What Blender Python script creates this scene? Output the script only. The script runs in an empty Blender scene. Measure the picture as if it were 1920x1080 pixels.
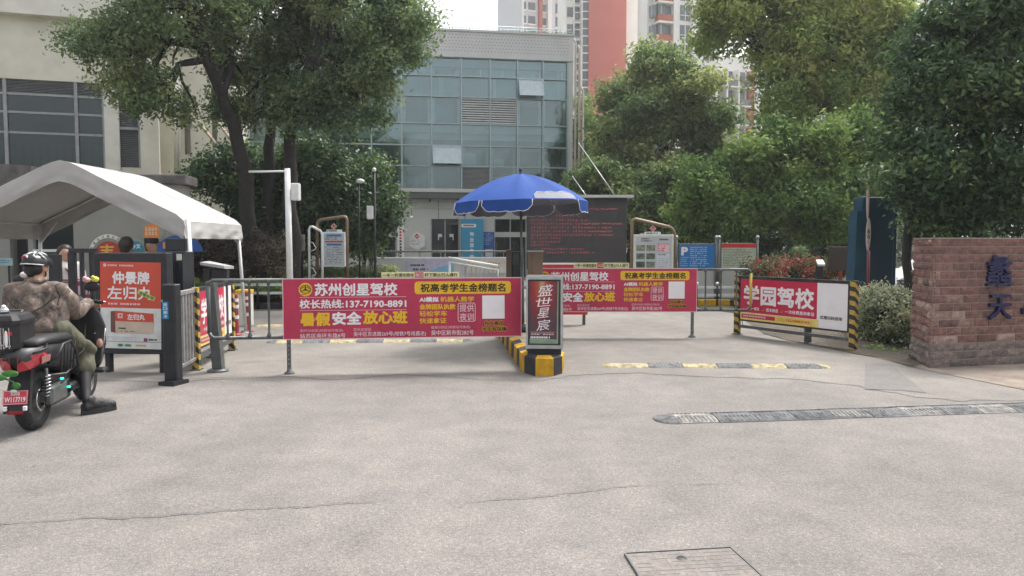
import bpy, bmesh, math, random
import numpy as np
from mathutils import Vector, Matrix, noise
rnd = random.Random(7)
SC = bpy.context.scene
COL = SC.collection
RAD = math.radians

# ---------------------------------------------------------------- camera
FPX, PITCH, EYE = 1400.0, RAD(3.27), 1.55
cam_d = bpy.data.cameras.new('camera'); cam = bpy.data.objects.new('camera', cam_d); COL.objects.link(cam)
cam.location = (0, 0, EYE); cam.rotation_euler = (RAD(90) - PITCH, 0, 0)
cam_d.sensor_width = 36; cam_d.lens = 36 * FPX / 1920; cam_d.clip_start = 0.1; cam_d.clip_end = 2000
SC.camera = cam
# ---------------------------------------------------------------- world, sun, exposure
SUN_EL, SUN_AZ = RAD(62), RAD(38)          # azimuth from +Y towards +X
world = bpy.data.worlds.new('World'); SC.world = world; world.use_nodes = True
wn = world.node_tree.nodes; wl = world.node_tree.links
bg = wn['Background']
sky = wn.new('ShaderNodeTexSky'); sky.sky_type = 'NISHITA'; sky.sun_disc = False
sky.sun_elevation = SUN_EL; sky.sun_rotation = SUN_AZ; sky.dust_density = 6.0; sky.air_density = 1.0; sky.ozone_density = 1.0
hs = wn.new('ShaderNodeHueSaturation'); hs.inputs['Saturation'].default_value = 0.22; hs.inputs['Value'].default_value = 1.0
wl.new(sky.outputs[0], hs.inputs['Color']); wl.new(hs.outputs[0], bg.inputs['Color'])
bg.inputs['Strength'].default_value = 0.15
sd = bpy.data.lights.new('sun', 'SUN'); sun = bpy.data.objects.new('sun', sd); COL.objects.link(sun)
sd.energy = 1.1; sd.angle = RAD(10); sd.color = (1.0, 0.95, 0.87)
sdir = Vector((math.sin(SUN_AZ) * math.cos(SUN_EL), math.cos(SUN_AZ) * math.cos(SUN_EL), math.sin(SUN_EL)))
sun.rotation_euler = sdir.to_track_quat('Z', 'Y').to_euler(); sun.location = (0, 0, 60)
SC.view_settings.view_transform = 'Standard'; SC.view_settings.look = 'None'
SC.view_settings.gamma = 1; SC.view_settings.use_curve_mapping = False
SC.view_settings.exposure = 1.24

# ---------------------------------------------------------------- photograph measurements -> world points
def ray(px, py):
    u = (px - 960) / FPX; w = (540 - py) / FPX
    return Vector((u, math.cos(PITCH) + w * math.sin(PITCH), -math.sin(PITCH) + w * math.cos(PITCH)))
def P(px, py, Y):
    d = ray(px, py); return Vector((0, 0, EYE)) + d * (Y / d.y)
def G(px, py, z=0.0):
    d = ray(px, py); return Vector((0, 0, EYE)) + d * ((z - EYE) / d.z)
def lin(c):
    return tuple(((x / 255) / 12.92 if x / 255 <= .04045 else ((x / 255 + .055) / 1.055) ** 2.4) for x in c)

# ---------------------------------------------------------------- materials
def mk(name):
    m = bpy.data.materials.new(name); m.use_nodes = True
    return m, m.node_tree.nodes, m.node_tree.links, m.node_tree.nodes['Principled BSDF']
def M(name, col, rough=.6, metal=0.0, var=.18, scale=6.0, bump=0.0, bscale=60.0, spec=.4, dirt=None):
    """painted / plain surface whose tone wanders a little (grime), col is linear rgb"""
    m, n, l, b = mk(name)
    tc = n.new('ShaderNodeTexCoord'); nz = n.new('ShaderNodeTexNoise'); nz.inputs['Scale'].default_value = scale
    nz.inputs['Detail'].default_value = 6; nz.inputs['Roughness'].default_value = .65
    l.new(tc.outputs['Object'], nz.inputs['Vector'])
    mx = n.new('ShaderNodeMix'); mx.data_type = 'RGBA'
    c2 = dirt or tuple(max(0, x * (1 - var)) for x in col); c1 = tuple(min(1, x * (1 + var * .5)) for x in col)
    mx.inputs[6].default_value = (*c1, 1); mx.inputs[7].default_value = (*c2, 1)
    mr = n.new('ShaderNodeMapRange'); mr.inputs[1].default_value = .35; mr.inputs[2].default_value = .7
    l.new(nz.outputs['Fac'], mr.inputs[0]); l.new(mr.outputs[0], mx.inputs[0]); l.new(mx.outputs[2], b.inputs['Base Color'])
    b.inputs['Roughness'].default_value = rough; b.inputs['Metallic'].default_value = metal
    b.inputs['Specular IOR Level'].default_value = spec
    if bump:
        n2 = n.new('ShaderNodeTexNoise'); n2.inputs['Scale'].default_value = bscale; n2.inputs['Detail'].default_value = 4
        l.new(tc.outputs['Object'], n2.inputs['Vector'])
        bp = n.new('ShaderNodeBump'); bp.inputs['Strength'].default_value = bump; bp.inputs['Distance'].default_value = .02
        l.new(n2.outputs['Fac'], bp.inputs['Height']); l.new(bp.outputs[0], b.inputs['Normal'])
    return m
def Mtint(name, stops, rough=.7, spec=.3, noise_scale=0, noise_amt=.25, bump=0, bscale=40, transl=0.0):
    """colour chosen per face from the 'tint' attribute; stops = [(pos, linear rgb)]"""
    m, n, l, b = mk(name)
    at = n.new('ShaderNodeAttribute'); at.attribute_name = 'tint'
    cr = n.new('ShaderNodeValToRGB'); el = cr.color_ramp.elements
    while len(el) < len(stops): el.new(.5)
    for e, (p, c) in zip(el, stops): e.position = p; e.color = (*c, 1)
    l.new(at.outputs['Fac'], cr.inputs[0]); out = cr.outputs[0]
    if noise_scale:
        tc = n.new('ShaderNodeTexCoord'); nz = n.new('ShaderNodeTexNoise'); nz.inputs['Scale'].default_value = noise_scale
        nz.inputs['Detail'].default_value = 5; l.new(tc.outputs['Object'], nz.inputs['Vector'])
        mr = n.new('ShaderNodeMapRange'); mr.inputs[1].default_value = .3; mr.inputs[2].default_value = .7
        mr.inputs[3].default_value = 1 - noise_amt; mr.inputs[4].default_value = 1 + noise_amt
        l.new(nz.outputs['Fac'], mr.inputs[0])
        mm = n.new('ShaderNodeMix'); mm.data_type = 'RGBA'; mm.blend_type = 'MULTIPLY'; mm.inputs[0].default_value = 1
        l.new(out, mm.inputs[6]); l.new(mr.outputs[0], mm.inputs[7]); out = mm.outputs[2]
        if bump:
            n2 = n.new('ShaderNodeTexNoise'); n2.inputs['Scale'].default_value = bscale; n2.inputs['Detail'].default_value = 5
            l.new(tc.outputs['Object'], n2.inputs['Vector'])
            bp = n.new('ShaderNodeBump'); bp.inputs['Strength'].default_value = bump; bp.inputs['Distance'].default_value = .03
            l.new(n2.outputs['Fac'], bp.inputs['Height']); l.new(bp.outputs[0], b.inputs['Normal'])
    l.new(out, b.inputs['Base Color']); b.inputs['Roughness'].default_value = rough; b.inputs['Specular IOR Level'].default_value = spec
    if transl:
        tr = n.new('ShaderNodeBsdfTranslucent'); l.new(out, tr.inputs['Color'])
        ms = n.new('ShaderNodeMixShader'); ms.inputs[0].default_value = transl
        l.new(b.outputs[0], ms.inputs[1]); l.new(tr.outputs[0], ms.inputs[2])
        l.new(ms.outputs[0], n['Material Output'].inputs['Surface'])
    return m
def Memit(name, col, s=1.0, base=(.02, .02, .02)):
    m, n, l, b = mk(name); b.inputs['Base Color'].default_value = (*base, 1)
    b.inputs['Emission Color'].default_value = (*col, 1); b.inputs['Emission Strength'].default_value = s
    return m
def Mglass(name, tint, fac=.3, rough=.03):
    m, n, l, b = mk(name); n.remove(b)
    tr = n.new('ShaderNodeBsdfTransparent'); tr.inputs[0].default_value = (*tint, 1)
    gl = n.new('ShaderNodeBsdfGlossy'); gl.inputs['Roughness'].default_value = rough; gl.inputs[0].default_value = (.85, .95, .95, 1)
    lw = n.new('ShaderNodeLayerWeight'); lw.inputs[0].default_value = .22
    mr = n.new('ShaderNodeMapRange'); mr.inputs[3].default_value = fac; mr.inputs[4].default_value = .9
    ms = n.new('ShaderNodeMixShader'); l.new(lw.outputs['Fresnel'], mr.inputs[0]); l.new(mr.outputs[0], ms.inputs[0])
    l.new(tr.outputs[0], ms.inputs[1]); l.new(gl.outputs[0], ms.inputs[2]); l.new(ms.outputs[0], n['Material Output'].inputs['Surface'])
    return m

# ---------------------------------------------------------------- objects
def tag(o, label=None, cat=None, group=None, kind=None):
    if label: o['label'] = label
    if cat: o['category'] = cat
    if group: o['group'] = group
    if kind: o['kind'] = kind
    return o
def thing(name, label, cat, loc=(0, 0, 0), rotz=0.0, group=None):
    o = bpy.data.objects.new(name, None); COL.objects.link(o)
    o.empty_display_size = .2
    o.location = loc; o.rotation_euler = (0, 0, rotz)
    return tag(o, label, cat, group)
def world_mat(o):
    m = Matrix.LocRotScale(o.location, o.rotation_euler, o.scale)
    return world_mat(o.parent) @ m if o.parent else m

class MB:
    """collects faces (world coordinates) and links them as ONE mesh object"""
    def __init__(s): s.v = []; s.f = []; s.m = []; s.t = []; s.sm = []; s.mats = []; s.tint = 0.0
    def mi(s, mat):
        if mat not in s.mats: s.mats.append(mat)
        return s.mats.index(mat)
    def add(s, verts, faces, mat, smooth=False, tint=None):
        b = len(s.v); s.v += [tuple(v) for v in verts]; k = s.mi(mat)
        t = s.tint if tint is None else tint
        for f in faces: s.f.append([b + i for i in f]); s.m.append(k); s.t.append(t); s.sm.append(smooth)
    def quad(s, a, b, c, d, mat, tint=None): s.add([a, b, c, d], [(0, 1, 2, 3)], mat, False, tint)
    def hexa(s, p, mat, tint=None):
        s.add(p, [(0, 3, 2, 1), (4, 5, 6, 7), (0, 1, 5, 4), (1, 2, 6, 5), (2, 3, 7, 6), (3, 0, 4, 7)], mat, False, tint)
    def box(s, o, ax, ay, az, x0, x1, y0, y1, z0, z1, mat, tint=None, bev=0.0):
        o = Vector(o); ax = Vector(ax); ay = Vector(ay); az = Vector(az)
        q = lambda x, y, z: o + ax * x + ay * y + az * z
        if not bev:
            s.hexa([q(x0, y0, z0), q(x1, y0, z0), q(x1, y1, z0), q(x0, y1, z0), q(x0, y0, z1), q(x1, y0, z1), q(x1, y1, z1), q(x0, y1, z1)], mat, tint)
            return
        b = bev; vs = []; idx = {}
        for i, (X, sx) in enumerate(((x0, 1), (x1, -1))):
            for j, (Y, sy) in enumerate(((y0, 1), (y1, -1))):
                for k, (Z, sz) in enumerate(((z0, 1), (z1, -1))):
                    idx[i, j, k] = len(vs)
                    vs += [q(X, Y + sy * b, Z + sz * b), q(X + sx * b, Y, Z + sz * b), q(X + sx * b, Y + sy * b, Z)]
        fs = []
        for i in (0, 1):
            fs.append([idx[i, 0, 0], idx[i, 0, 1], idx[i, 1, 1], idx[i, 1, 0]])
            fs.append([idx[0, i, 0] + 1, idx[1, i, 0] + 1, idx[1, i, 1] + 1, idx[0, i, 1] + 1])
            fs.append([idx[0, 0, i] + 2, idx[1, 0, i] + 2, idx[1, 1, i] + 2, idx[0, 1, i] + 2])
            for j in (0, 1):
                a, c = idx[i, j, 0], idx[i, j, 1]; fs.append([a, c, c + 1, a + 1])
                a, c = idx[i, 0, j], idx[i, 1, j]; fs.append([a, c, c + 2, a + 2])
                a, c = idx[0, i, j], idx[1, i, j]; fs.append([a + 1, c + 1, c + 2, a + 2])
                for k in (0, 1): a = idx[i, j, k]; fs.append([a, a + 1, a + 2])
        s.add(vs, fs, mat, False, tint)
    def wbox(s, x0, x1, y0, y1, z0, z1, mat, tint=None, bev=0.0):
        s.box((0, 0, 0), (1, 0, 0), (0, 1, 0), (0, 0, 1), x0, x1, y0, y1, z0, z1, mat, tint, bev)
    def tube(s, pts, r, mat, n=8, caps=True, tint=None):
        pts = [Vector(p) for p in pts]; k = len(pts)
        rs = r if isinstance(r, (list, tuple)) else [r] * k
        vs = []; fs = []; prev = None
        for i, p in enumerate(pts):
            d = (pts[min(i + 1, k - 1)] - pts[max(i - 1, 0)]).normalized()
            if prev is None:
                a = d.orthogonal().normalized()
            else:
                a = prev - d * prev.dot(d)
                a = a.normalized() if a.length > 1e-6 else d.orthogonal().normalized()
            prev = a; b = d.cross(a)
            for j in range(n):
                t = 2 * math.pi * j / n; vs.append(p + (a * math.cos(t) + b * math.sin(t)) * rs[i])
        for i in range(k - 1):
            for j in range(n):
                fs.append((i * n + j, i * n + (j + 1) % n, (i + 1) * n + (j + 1) % n, (i + 1) * n + j))
        s.add(vs, fs, mat, True, tint)
        if caps:
            b = len(s.v) - len(vs); ki = s.mi(mat)
            t = s.tint if tint is None else tint
            s.f.append([b + j for j in range(n)][::-1]); s.f.append([b + (k - 1) * n + j for j in range(n)])
            s.m += [ki, ki]; s.t += [t, t]; s.sm += [False, False]
    def lathe(s, o, prof, mat, n=20, ax=(1, 0, 0), ay=(0, 1, 0), az=(0, 0, 1), tint=None, smooth=True):
        o = Vector(o); ax = Vector(ax); ay = Vector(ay); az = Vector(az); vs = []; fs = []
        for (r, z) in prof:
            for j in range(n):
                t = 2 * math.pi * j / n; vs.append(o + (ax * math.cos(t) + ay * math.sin(t)) * r + az * z)
        for i in range(len(prof) - 1):
            for j in range(n): fs.append((i * n + j, i * n + (j + 1) % n, (i + 1) * n + (j + 1) % n, (i + 1) * n + j))
        s.add(vs, fs, mat, smooth, tint)
    def ball(s, o, r, mat, sc=(1, 1, 1), n=12, m=8, tint=None):
        prof = [(max(1e-4, math.sin(math.pi * i / m)) * r, -math.cos(math.pi * i / m) * r * sc[2]) for i in range(m + 1)]
        s.lathe(o, prof, mat, n, (sc[0], 0, 0), (0, sc[1], 0), (0, 0, 1), tint)
    def build(s, name, parent=None, loc=None, label=None):
        me = bpy.data.meshes.new(name)
        o = bpy.data.objects.new(name, me); COL.objects.link(o)
        vs = s.v
        if parent:
            o.parent = parent; inv = world_mat(parent).inverted(); vs = [inv @ Vector(v) for v in vs]
        elif vs:
            if loc is None:
                xs = [v[0] for v in vs]; ys = [v[1] for v in vs]; loc = ((min(xs) + max(xs)) / 2, (min(ys) + max(ys)) / 2, min(v[2] for v in vs))
            o.location = loc; vs = [(v[0] - loc[0], v[1] - loc[1], v[2] - loc[2]) for v in vs]
        me.from_pydata([tuple(v) for v in vs], [], s.f)
        for m in s.mats: me.materials.append(m)
        if s.f:
            me.polygons.foreach_set('material_index', s.m); me.polygons.foreach_set('use_smooth', s.sm)
            a = me.attributes.new('tint', 'FLOAT', 'FACE'); a.data.foreach_set('value', s.t)
        me.validate(); me.update()
        if label: o['label'] = label
        return o

# ---------------------------------------------------------------- lettering (built-in font)
_tc = {}
def glyphs(s, bold):
    if (s, bold) not in _tc:
        if bold > 0:                                             # heavier strokes: overlaid copies, no self-crossing outlines
            v0, f0, asp = _glyphs(s); dx, dy = bold / asp[0], bold / asp[1]; V = []; Fs = []
            off = [(0, 0)] + [(math.cos(k * math.pi / 4), math.sin(k * math.pi / 4)) for k in range(8)]
            for ox, oy in off:
                b = len(V); V += [((x + ox * dx + dx) / (1 + 2 * dx), (y + oy * dy + dy) / (1 + 2 * dy)) for x, y in v0]; Fs += [tuple(b + i for i in f) for f in f0]
            _tc[s, bold] = (V, Fs); return _tc[s, bold]
        v0, f0, asp = _glyphs(s); _tc[s, bold] = (v0, f0)
    return _tc[s, bold]
_tg = {}
def _glyphs(s):
    if s not in _tg:
        bold = 0
        cu = bpy.data.curves.new('lettering_curve', 'FONT'); cu.body = s; cu.size = 1; cu.offset = bold; cu.resolution_u = 2
        o = bpy.data.objects.new('lettering_curve', cu); COL.objects.link(o)
        dg = bpy.context.evaluated_depsgraph_get(); me = bpy.data.meshes.new_from_object(o.evaluated_get(dg))
        v = [(p.co.x, p.co.y) for p in me.vertices]; f = [tuple(p.vertices) for p in me.polygons]
        bpy.data.objects.remove(o); bpy.data.curves.remove(cu); bpy.data.meshes.remove(me)
        xs = [a for a, _ in v] or [0, 1]; ys = [b for _, b in v] or [0, 1]
        x0, x1, y0, y1 = min(xs), max(xs), min(ys), max(ys)
        _tg[s] = ([((a - x0) / max(1e-6, x1 - x0), (b - y0) / max(1e-6, y1 - y0)) for a, b in v], f, (max(.05, x1 - x0), max(.05, y1 - y0)))
    return _tg[s]
class Board:
    """a flat rectangle in space: o = top-left corner, u along, v down, n out of the face; all drawing in 0..W, 0..H units"""
    def __init__(s, tl, tr, bl, W=1.0, H=1.0, n=None):
        s.o = Vector(tl); s.u = (Vector(tr) - s.o) / W; s.d = (Vector(bl) - s.o) / H
        s.n = n or s.d.cross(s.u).normalized(); s.k = 0
        if s.n.y > 0 and n is None: s.n = -s.n
    def pt(s, x, y, out=0.0): return s.o + s.u * x + s.d * y + s.n * out
    def rect(s, mb, x0, y0, x1, y1, mat, out=.002, tint=None): mb.quad(s.pt(x0, y1, out), s.pt(x1, y1, out), s.pt(x1, y0, out), s.pt(x0, y0, out), mat, tint)
    def rrect(s, mb, x0, y0, x1, y1, r, mat, out=.002):
        pts = []
        for cx, cy, a0 in ((x1 - r, y0 + r, -90), (x1 - r, y1 - r, 0), (x0 + r, y1 - r, 90), (x0 + r, y0 + r, 180)):
            for k in range(6): a = RAD(a0 + 18 * k); pts.append(s.pt(cx + r * math.cos(a), cy + r * math.sin(a), out))
        mb.add(pts, [list(range(len(pts)))[::-1]], mat)
    def disc(s, mb, cx, cy, rx, ry, mat, out=.002, a0=0, a1=360, n=28, inner=0.0):
        if inner:
            o_ = [(cx + rx * math.cos(RAD(a0 + (a1 - a0) * k / n)), cy + ry * math.sin(RAD(a0 + (a1 - a0) * k / n))) for k in range(n + 1)]
            i_ = [(cx + rx * inner * math.cos(RAD(a0 + (a1 - a0) * k / n)), cy + ry * inner * math.sin(RAD(a0 + (a1 - a0) * k / n))) for k in range(n + 1)]
            for k in range(n): mb.quad(s.pt(*o_[k], out), s.pt(*o_[k + 1], out), s.pt(*i_[k + 1], out), s.pt(*i_[k], out), mat)
        else:
            pts = [s.pt(cx + rx * math.cos(RAD(a0 + (a1 - a0) * k / n)), cy + ry * math.sin(RAD(a0 + (a1 - a0) * k / n)), out) for k in range(n + (a1 - a0 < 360))]
            mb.add(pts, [list(range(len(pts)))[::-1]], mat)
    def poly(s, mb, pts, mat, out=.002): mb.add([s.pt(x, y, out) for x, y in pts], [list(range(len(pts)))], mat)
    def text(s, mb, t, x0, y0, x1, y1, mat, bold=.0, out=.004, rot=0.0):
        """fit the text's ink into the box"""
        g, f = glyphs(t, bold); cx, cy = (x0 + x1) / 2, (y0 + y1) / 2; c, sn = math.cos(rot), math.sin(rot); vs = []
        k9 = max(1, len(g) // 9)
        for i, (a, b) in enumerate(g):
            x = x0 + (x1 - x0) * a - cx; y = y1 - (y1 - y0) * b - cy
            vs.append(s.pt(cx + x * c - y * sn, cy + x * sn + y * c, out + (i // k9 * 8e-5 if bold else 0)))
        mb.add(vs, f, mat)
    def bars(s, mb, x0, y0, x1, y1, mat, n, rg, fill=.8, out=.004, h=.5):
        """unreadable small print: broken dashes"""
        for i in range(n):
            yy = y0 + (y1 - y0) * i / max(1, n); hh = (y1 - y0) / n * h; x = x0; end = x0 + (x1 - x0) * rg.uniform(.6, 1)
            while x < end:
                w = (x1 - x0) * rg.uniform(.02, .06)
                if rg.random() < fill: s.rect(mb, x, yy, min(x + w, end), yy + hh, mat, out)
                x += w * 1.35

class Facade:
    """vertical plane through two photographed points; boxes are given by pixel rectangles measured on that plane"""
    def __init__(s, px0, Y0, px1, Y1, py=300):
        a = P(px0, py, Y0); b = P(px1, py, Y1); a.z = b.z = 0
        s.o = a; s.u = (b - a).normalized(); s.n = Vector((s.u.y, -s.u.x, 0)); s.L = (b - a).length
        if s.n.y > 0: s.n = -s.n
    def sz(s, px, py):
        d = ray(px, py); e = Vector((0, 0, EYE)); t = (s.o - e).dot(s.n) / d.dot(s.n); p = e + d * t
        return (p - s.o).dot(s.u), p.z
    def pt(s, a, z, out=0.0): return s.o + s.u * a + Vector((0, 0, z)) + s.n * out
    def rect(s, px0, py0, px1, py1):
        m = (py0 + py1) / 2; c = (px0 + px1) / 2
        return s.sz(px0, m)[0], s.sz(px1, m)[0], s.sz(c, py1)[1], s.sz(c, py0)[1]
    def bx(s, mb, a0, a1, z0, z1, o0, o1, mat, tint=None, bev=0.0):
        mb.box(s.o, s.u, -s.n, (0, 0, 1), a0, a1, -o1, -o0, z0, z1, mat, tint, bev)
    def pbox(s, mb, px0, py0, px1, py1, o0, o1, mat, tint=None, bev=0.0):
        a0, a1, z0, z1 = s.rect(px0, py0, px1, py1); s.bx(mb, a0, a1, z0, z1, o0, o1, mat, tint, bev)
    def board(s, px0, py0, px1, py1, out=.0, W=None, H=None):
        a0, a1, z0, z1 = s.rect(px0, py0, px1, py1)
        return Board(s.pt(a0, z1, out), s.pt(a1, z1, out), s.pt(a0, z0, out), W or (px1 - px0), H or (py1 - py0), n=s.n.copy())

# ---------------------------------------------------------------- leaves
def leaf_mesh(name, blobs, n_leaf, size, mat, seed, parent=None, spray=.28, per=22, up=.35, shell=.55, tint_mid=.5, tint_var=.28, asp=.5, top_tint=0.0, pad=None, fill=.22, flat=.62):
    """blobs: (centre, (rx,ry,rz), weight). Leaf-sized rhombs: each blob carries leaf pads, each pad leaf sprays over its upper side"""
    g = np.random.default_rng(seed)
    w = np.array([b[2] * (b[1][0] * b[1][1] * b[1][2]) ** (2 / 3) for b in blobs]); w = w / w.sum()
    cs = []; nn = []; tt = []
    total = int(n_leaf / per)
    for b, wi in zip(blobs, w):
        k = max(3, int(total * wi)); c = np.array(b[0]); r = np.array(b[1]); rm = float(r.mean())
        pr = pad or min(max(.34 * rm, spray * 1.1), .8)
        npad = int(max(5, min(70, 3.0 * (rm / pr) ** 2)))
        d = g.normal(size=(npad, 3)); d /= np.linalg.norm(d, axis=1)[:, None]
        rad = np.where(g.random(npad) < fill, g.random(npad) ** .5 * shell, shell + (1 - shell) * g.random(npad) ** .6)
        pc = c + d * np.maximum(r - pr * .35, r * .5) * rad[:, None] * g.uniform(.82, 1.12, npad)[:, None]
        ps = pr * g.uniform(.6, 1.25, npad); pt = tint_mid + g.normal(size=npad) * tint_var * .75
        i = g.choice(npad, size=k, p=ps ** 2 / (ps ** 2).sum())
        q = g.normal(size=(k, 3)); q[:, 2] = np.abs(q[:, 2]) * np.where(g.random(k) < .2, -.6, 1); q += d[i] * .45; q /= np.linalg.norm(q, axis=1)[:, None]
        cc = pc[i] + q * ps[i][:, None] * np.array([1, 1, flat]) * (.55 + .45 * g.random(k) ** .5)[:, None]
        cs.append(cc); nn.append(q); tt.append(pt[i] + g.normal(size=k) * tint_var * .35 + top_tint * np.clip(q[:, 2], 0, 1) * .6)  # top_tint paints light from above into the upper leaves
    cs = np.concatenate(cs); nn = np.concatenate(nn); tt = np.concatenate(tt)
    K = len(cs); N = K * per
    dirs = g.normal(size=(K, 3)) * .6 + nn + np.array([0, 0, -.1]); dirs /= np.linalg.norm(dirs, axis=1)[:, None]
    t = g.random((K, per)); off = g.normal(size=(K, per, 3)) * spray * .34
    pos = (cs[:, None, :] + dirs[:, None, :] * ((t - .4) * spray * 1.5)[..., None] + off).reshape(N, 3)
    base_n = (nn * .5)[:, None, :] + np.array([0, 0, up]) + g.normal(size=(K, per, 3)) * .75
    nrm = base_n.reshape(N, 3); nrm /= np.linalg.norm(nrm, axis=1)[:, None]
    a = g.normal(size=(N, 3)) + np.repeat(dirs, per, 0) * .7; a -= nrm * (a * nrm).sum(1)[:, None]; a /= np.linalg.norm(a, axis=1)[:, None]
    b_ = np.cross(nrm, a); L = size * g.uniform(.65, 1.3, N)
    fold = nrm * (L * .12)[:, None]
    v = np.empty((N, 4, 3)); v[:, 0] = pos - a * (L * .5)[:, None]; v[:, 2] = pos + a * (L * .5)[:, None] - fold
    wv = b_ * (L * asp * .5)[:, None]; v[:, 1] = pos + wv + fold; v[:, 3] = pos - wv + fold
    tint = np.clip(np.repeat(tt, per) + g.normal(size=N) * tint_var * .5, 0, 1)
    v = v.reshape(-1, 3)
    if parent:
        inv = np.array(world_mat(parent).inverted()); v = v @ inv[:3, :3].T + inv[:3, 3]
    me = bpy.data.meshes.new(name); o = bpy.data.objects.new(name, me); COL.objects.link(o); o.parent = parent
    if not parent:
        lo = v.min(0); hi = v.max(0); loc = np.array([(lo[0] + hi[0]) / 2, (lo[1] + hi[1]) / 2, max(0, lo[2])]); v = v - loc; o.location = loc
    me.vertices.add(N * 4); me.vertices.foreach_set('co', v.astype(np.float32).ravel())
    me.loops.add(N * 4); me.loops.foreach_set('vertex_index', np.arange(N * 4, dtype=np.int32))
    me.polygons.add(N); me.polygons.foreach_set('loop_start', np.arange(0, N * 4, 4, dtype=np.int32))
    me.polygons.foreach_set('loop_total', np.full(N, 4, dtype=np.int32))
    me.materials.append(mat); at = me.attributes.new('tint', 'FLOAT', 'FACE'); at.data.foreach_set('value', tint.astype(np.float32))
    me.update(calc_edges=True)
    return o
def wob(a, b, n, amt, rg):
    a = Vector(a); b = Vector(b); L = (b - a).length; out = []
    for i in range(n + 1):
        t = i / n; p = a.lerp(b, t)
        if 0 < i < n: p += Vector((rg.uniform(-1, 1), rg.uniform(-1, 1), rg.uniform(-.4, .4))) * amt * L
        out.append(p)
    return out
def PB(px, py, rx, ry, Y, depth=None, w=1.0):
    k = Y / FPX; return (tuple(P(px, py, Y)), (rx * k, (depth or (rx + ry) / 2 * k), ry * k), w)
def make_tree(name, label, base, trunk_pts, r0, blobs, n_leaf, size, mat, bark, seed, group=None, cat='tree', limbs=7, **kw):
    rg = random.Random(seed); t = thing(name, label, cat, base, 0, group)
    mb = MB(); pts = [Vector(p) for p in trunk_pts]
    full = []
    for i in range(len(pts) - 1):
        q = wob(pts[i], pts[i + 1], 4, .03, rg); full += q if i == 0 else q[1:]
    k = len(full); mb.tube(full, [r0 * (1.25 if i == 0 else 1 - .6 * i / k) for i in range(k)], bark, 10)
    top = full[-1]
    order = sorted(blobs, key=lambda b: -b[1][0])[:limbs]
    for b in order:
        c = Vector(b[0]); st = full[rg.randint(int(k * .55), k - 1)]
        mid = st.lerp(c, .5) + Vector((rg.uniform(-.3, .3), rg.uniform(-.3, .3), rg.uniform(-.1, .5)))
        L = wob(st, mid, 3, .05, rg) + wob(mid, c, 3, .06, rg)[1:]
        mb.tube(L, [r0 * .5 * (1 - .75 * i / len(L)) for i in range(len(L))], bark, 7)
        for _ in range(4):
            p = L[rg.randint(2, len(L) - 1)]
            e = c + Vector((rg.uniform(-1, 1) * b[1][0], rg.uniform(-1, 1) * b[1][1], rg.uniform(-.8, 1) * b[1][2])) * .85
            q = wob(p, e, 3, .07, rg); mb.tube(q, [r0 * .2 * (1 - .7 * i / len(q)) for i in range(len(q))], bark, 5)
    mb.build('trunk', t)
    leaf_mesh('crown', blobs, n_leaf, size, mat, seed, t, **kw)
    return t

# ---------------------------------------------------------------- bodies: tapered chains fused into one skin
def organic(name, chains, mat, parent, voxel=.012, smooth=3, wrinkle=0.0, wscale=9.0, balls=(), label=None):
    bm = bmesh.new()
    def ball(p, r, sc=(1, 1, 1), R=None):
        g = bmesh.ops.create_uvsphere(bm, u_segments=14, v_segments=10, radius=r)
        for v in g['verts']:
            q = Vector((v.co.x * sc[0], v.co.y * sc[1], v.co.z * sc[2]))
            v.co = (R @ q if R else q) + Vector(p)
    for ch in chains:
        for i, (p, r) in enumerate(ch):
            ball(p, r)
            if i:
                p0, r0 = Vector(ch[i - 1][0]), ch[i - 1][1]; p1 = Vector(p); d = p1 - p0
                if d.length < 1e-5: continue
                g = bmesh.ops.create_cone(bm, cap_ends=True, segments=14, radius1=r0, radius2=r, depth=d.length)
                R = d.normalized().to_track_quat('Z', 'Y').to_matrix()
                for v in g['verts']: v.co = R @ v.co + (p0 + p1) / 2
    for b in balls: ball(*b)
    me = bpy.data.meshes.new(name); bm.to_mesh(me); bm.free()
    tmp = bpy.data.objects.new(name + '_tmp', me); COL.objects.link(tmp)
    md = tmp.modifiers.new('r', 'REMESH'); md.mode = 'VOXEL'; md.voxel_size = voxel
    dg = bpy.context.evaluated_depsgraph_get(); m2 = bpy.data.meshes.new_from_object(tmp.evaluated_get(dg))
    bpy.data.objects.remove(tmp); bpy.data.meshes.remove(me)
    bm = bmesh.new(); bm.from_mesh(m2)
    for _ in range(smooth): bmesh.ops.smooth_vert(bm, verts=bm.verts, factor=.5, use_axis_x=True, use_axis_y=True, use_axis_z=True)
    if wrinkle:
        bm.normal_update()
        for v in bm.verts:
            q = Vector((v.co.x * wscale, v.co.y * wscale, v.co.z * wscale * .45 + v.co.x * 3)); a = noise.noise(q) + .6 * noise.noise(q * 2.1) - .5 * abs(noise.noise(q * 1.3))
            v.co += v.normal * wrinkle * a
    inv = world_mat(parent).inverted()
    for v in bm.verts: v.co = inv @ v.co
    for f in bm.faces: f.smooth = True
    bm.to_mesh(m2); bm.free(); m2.materials.clear(); m2.materials.append(mat); m2.name = name
    o = bpy.data.objects.new(name, m2); COL.objects.link(o); o.parent = parent
    if label: o['label'] = label
    return o
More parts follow.
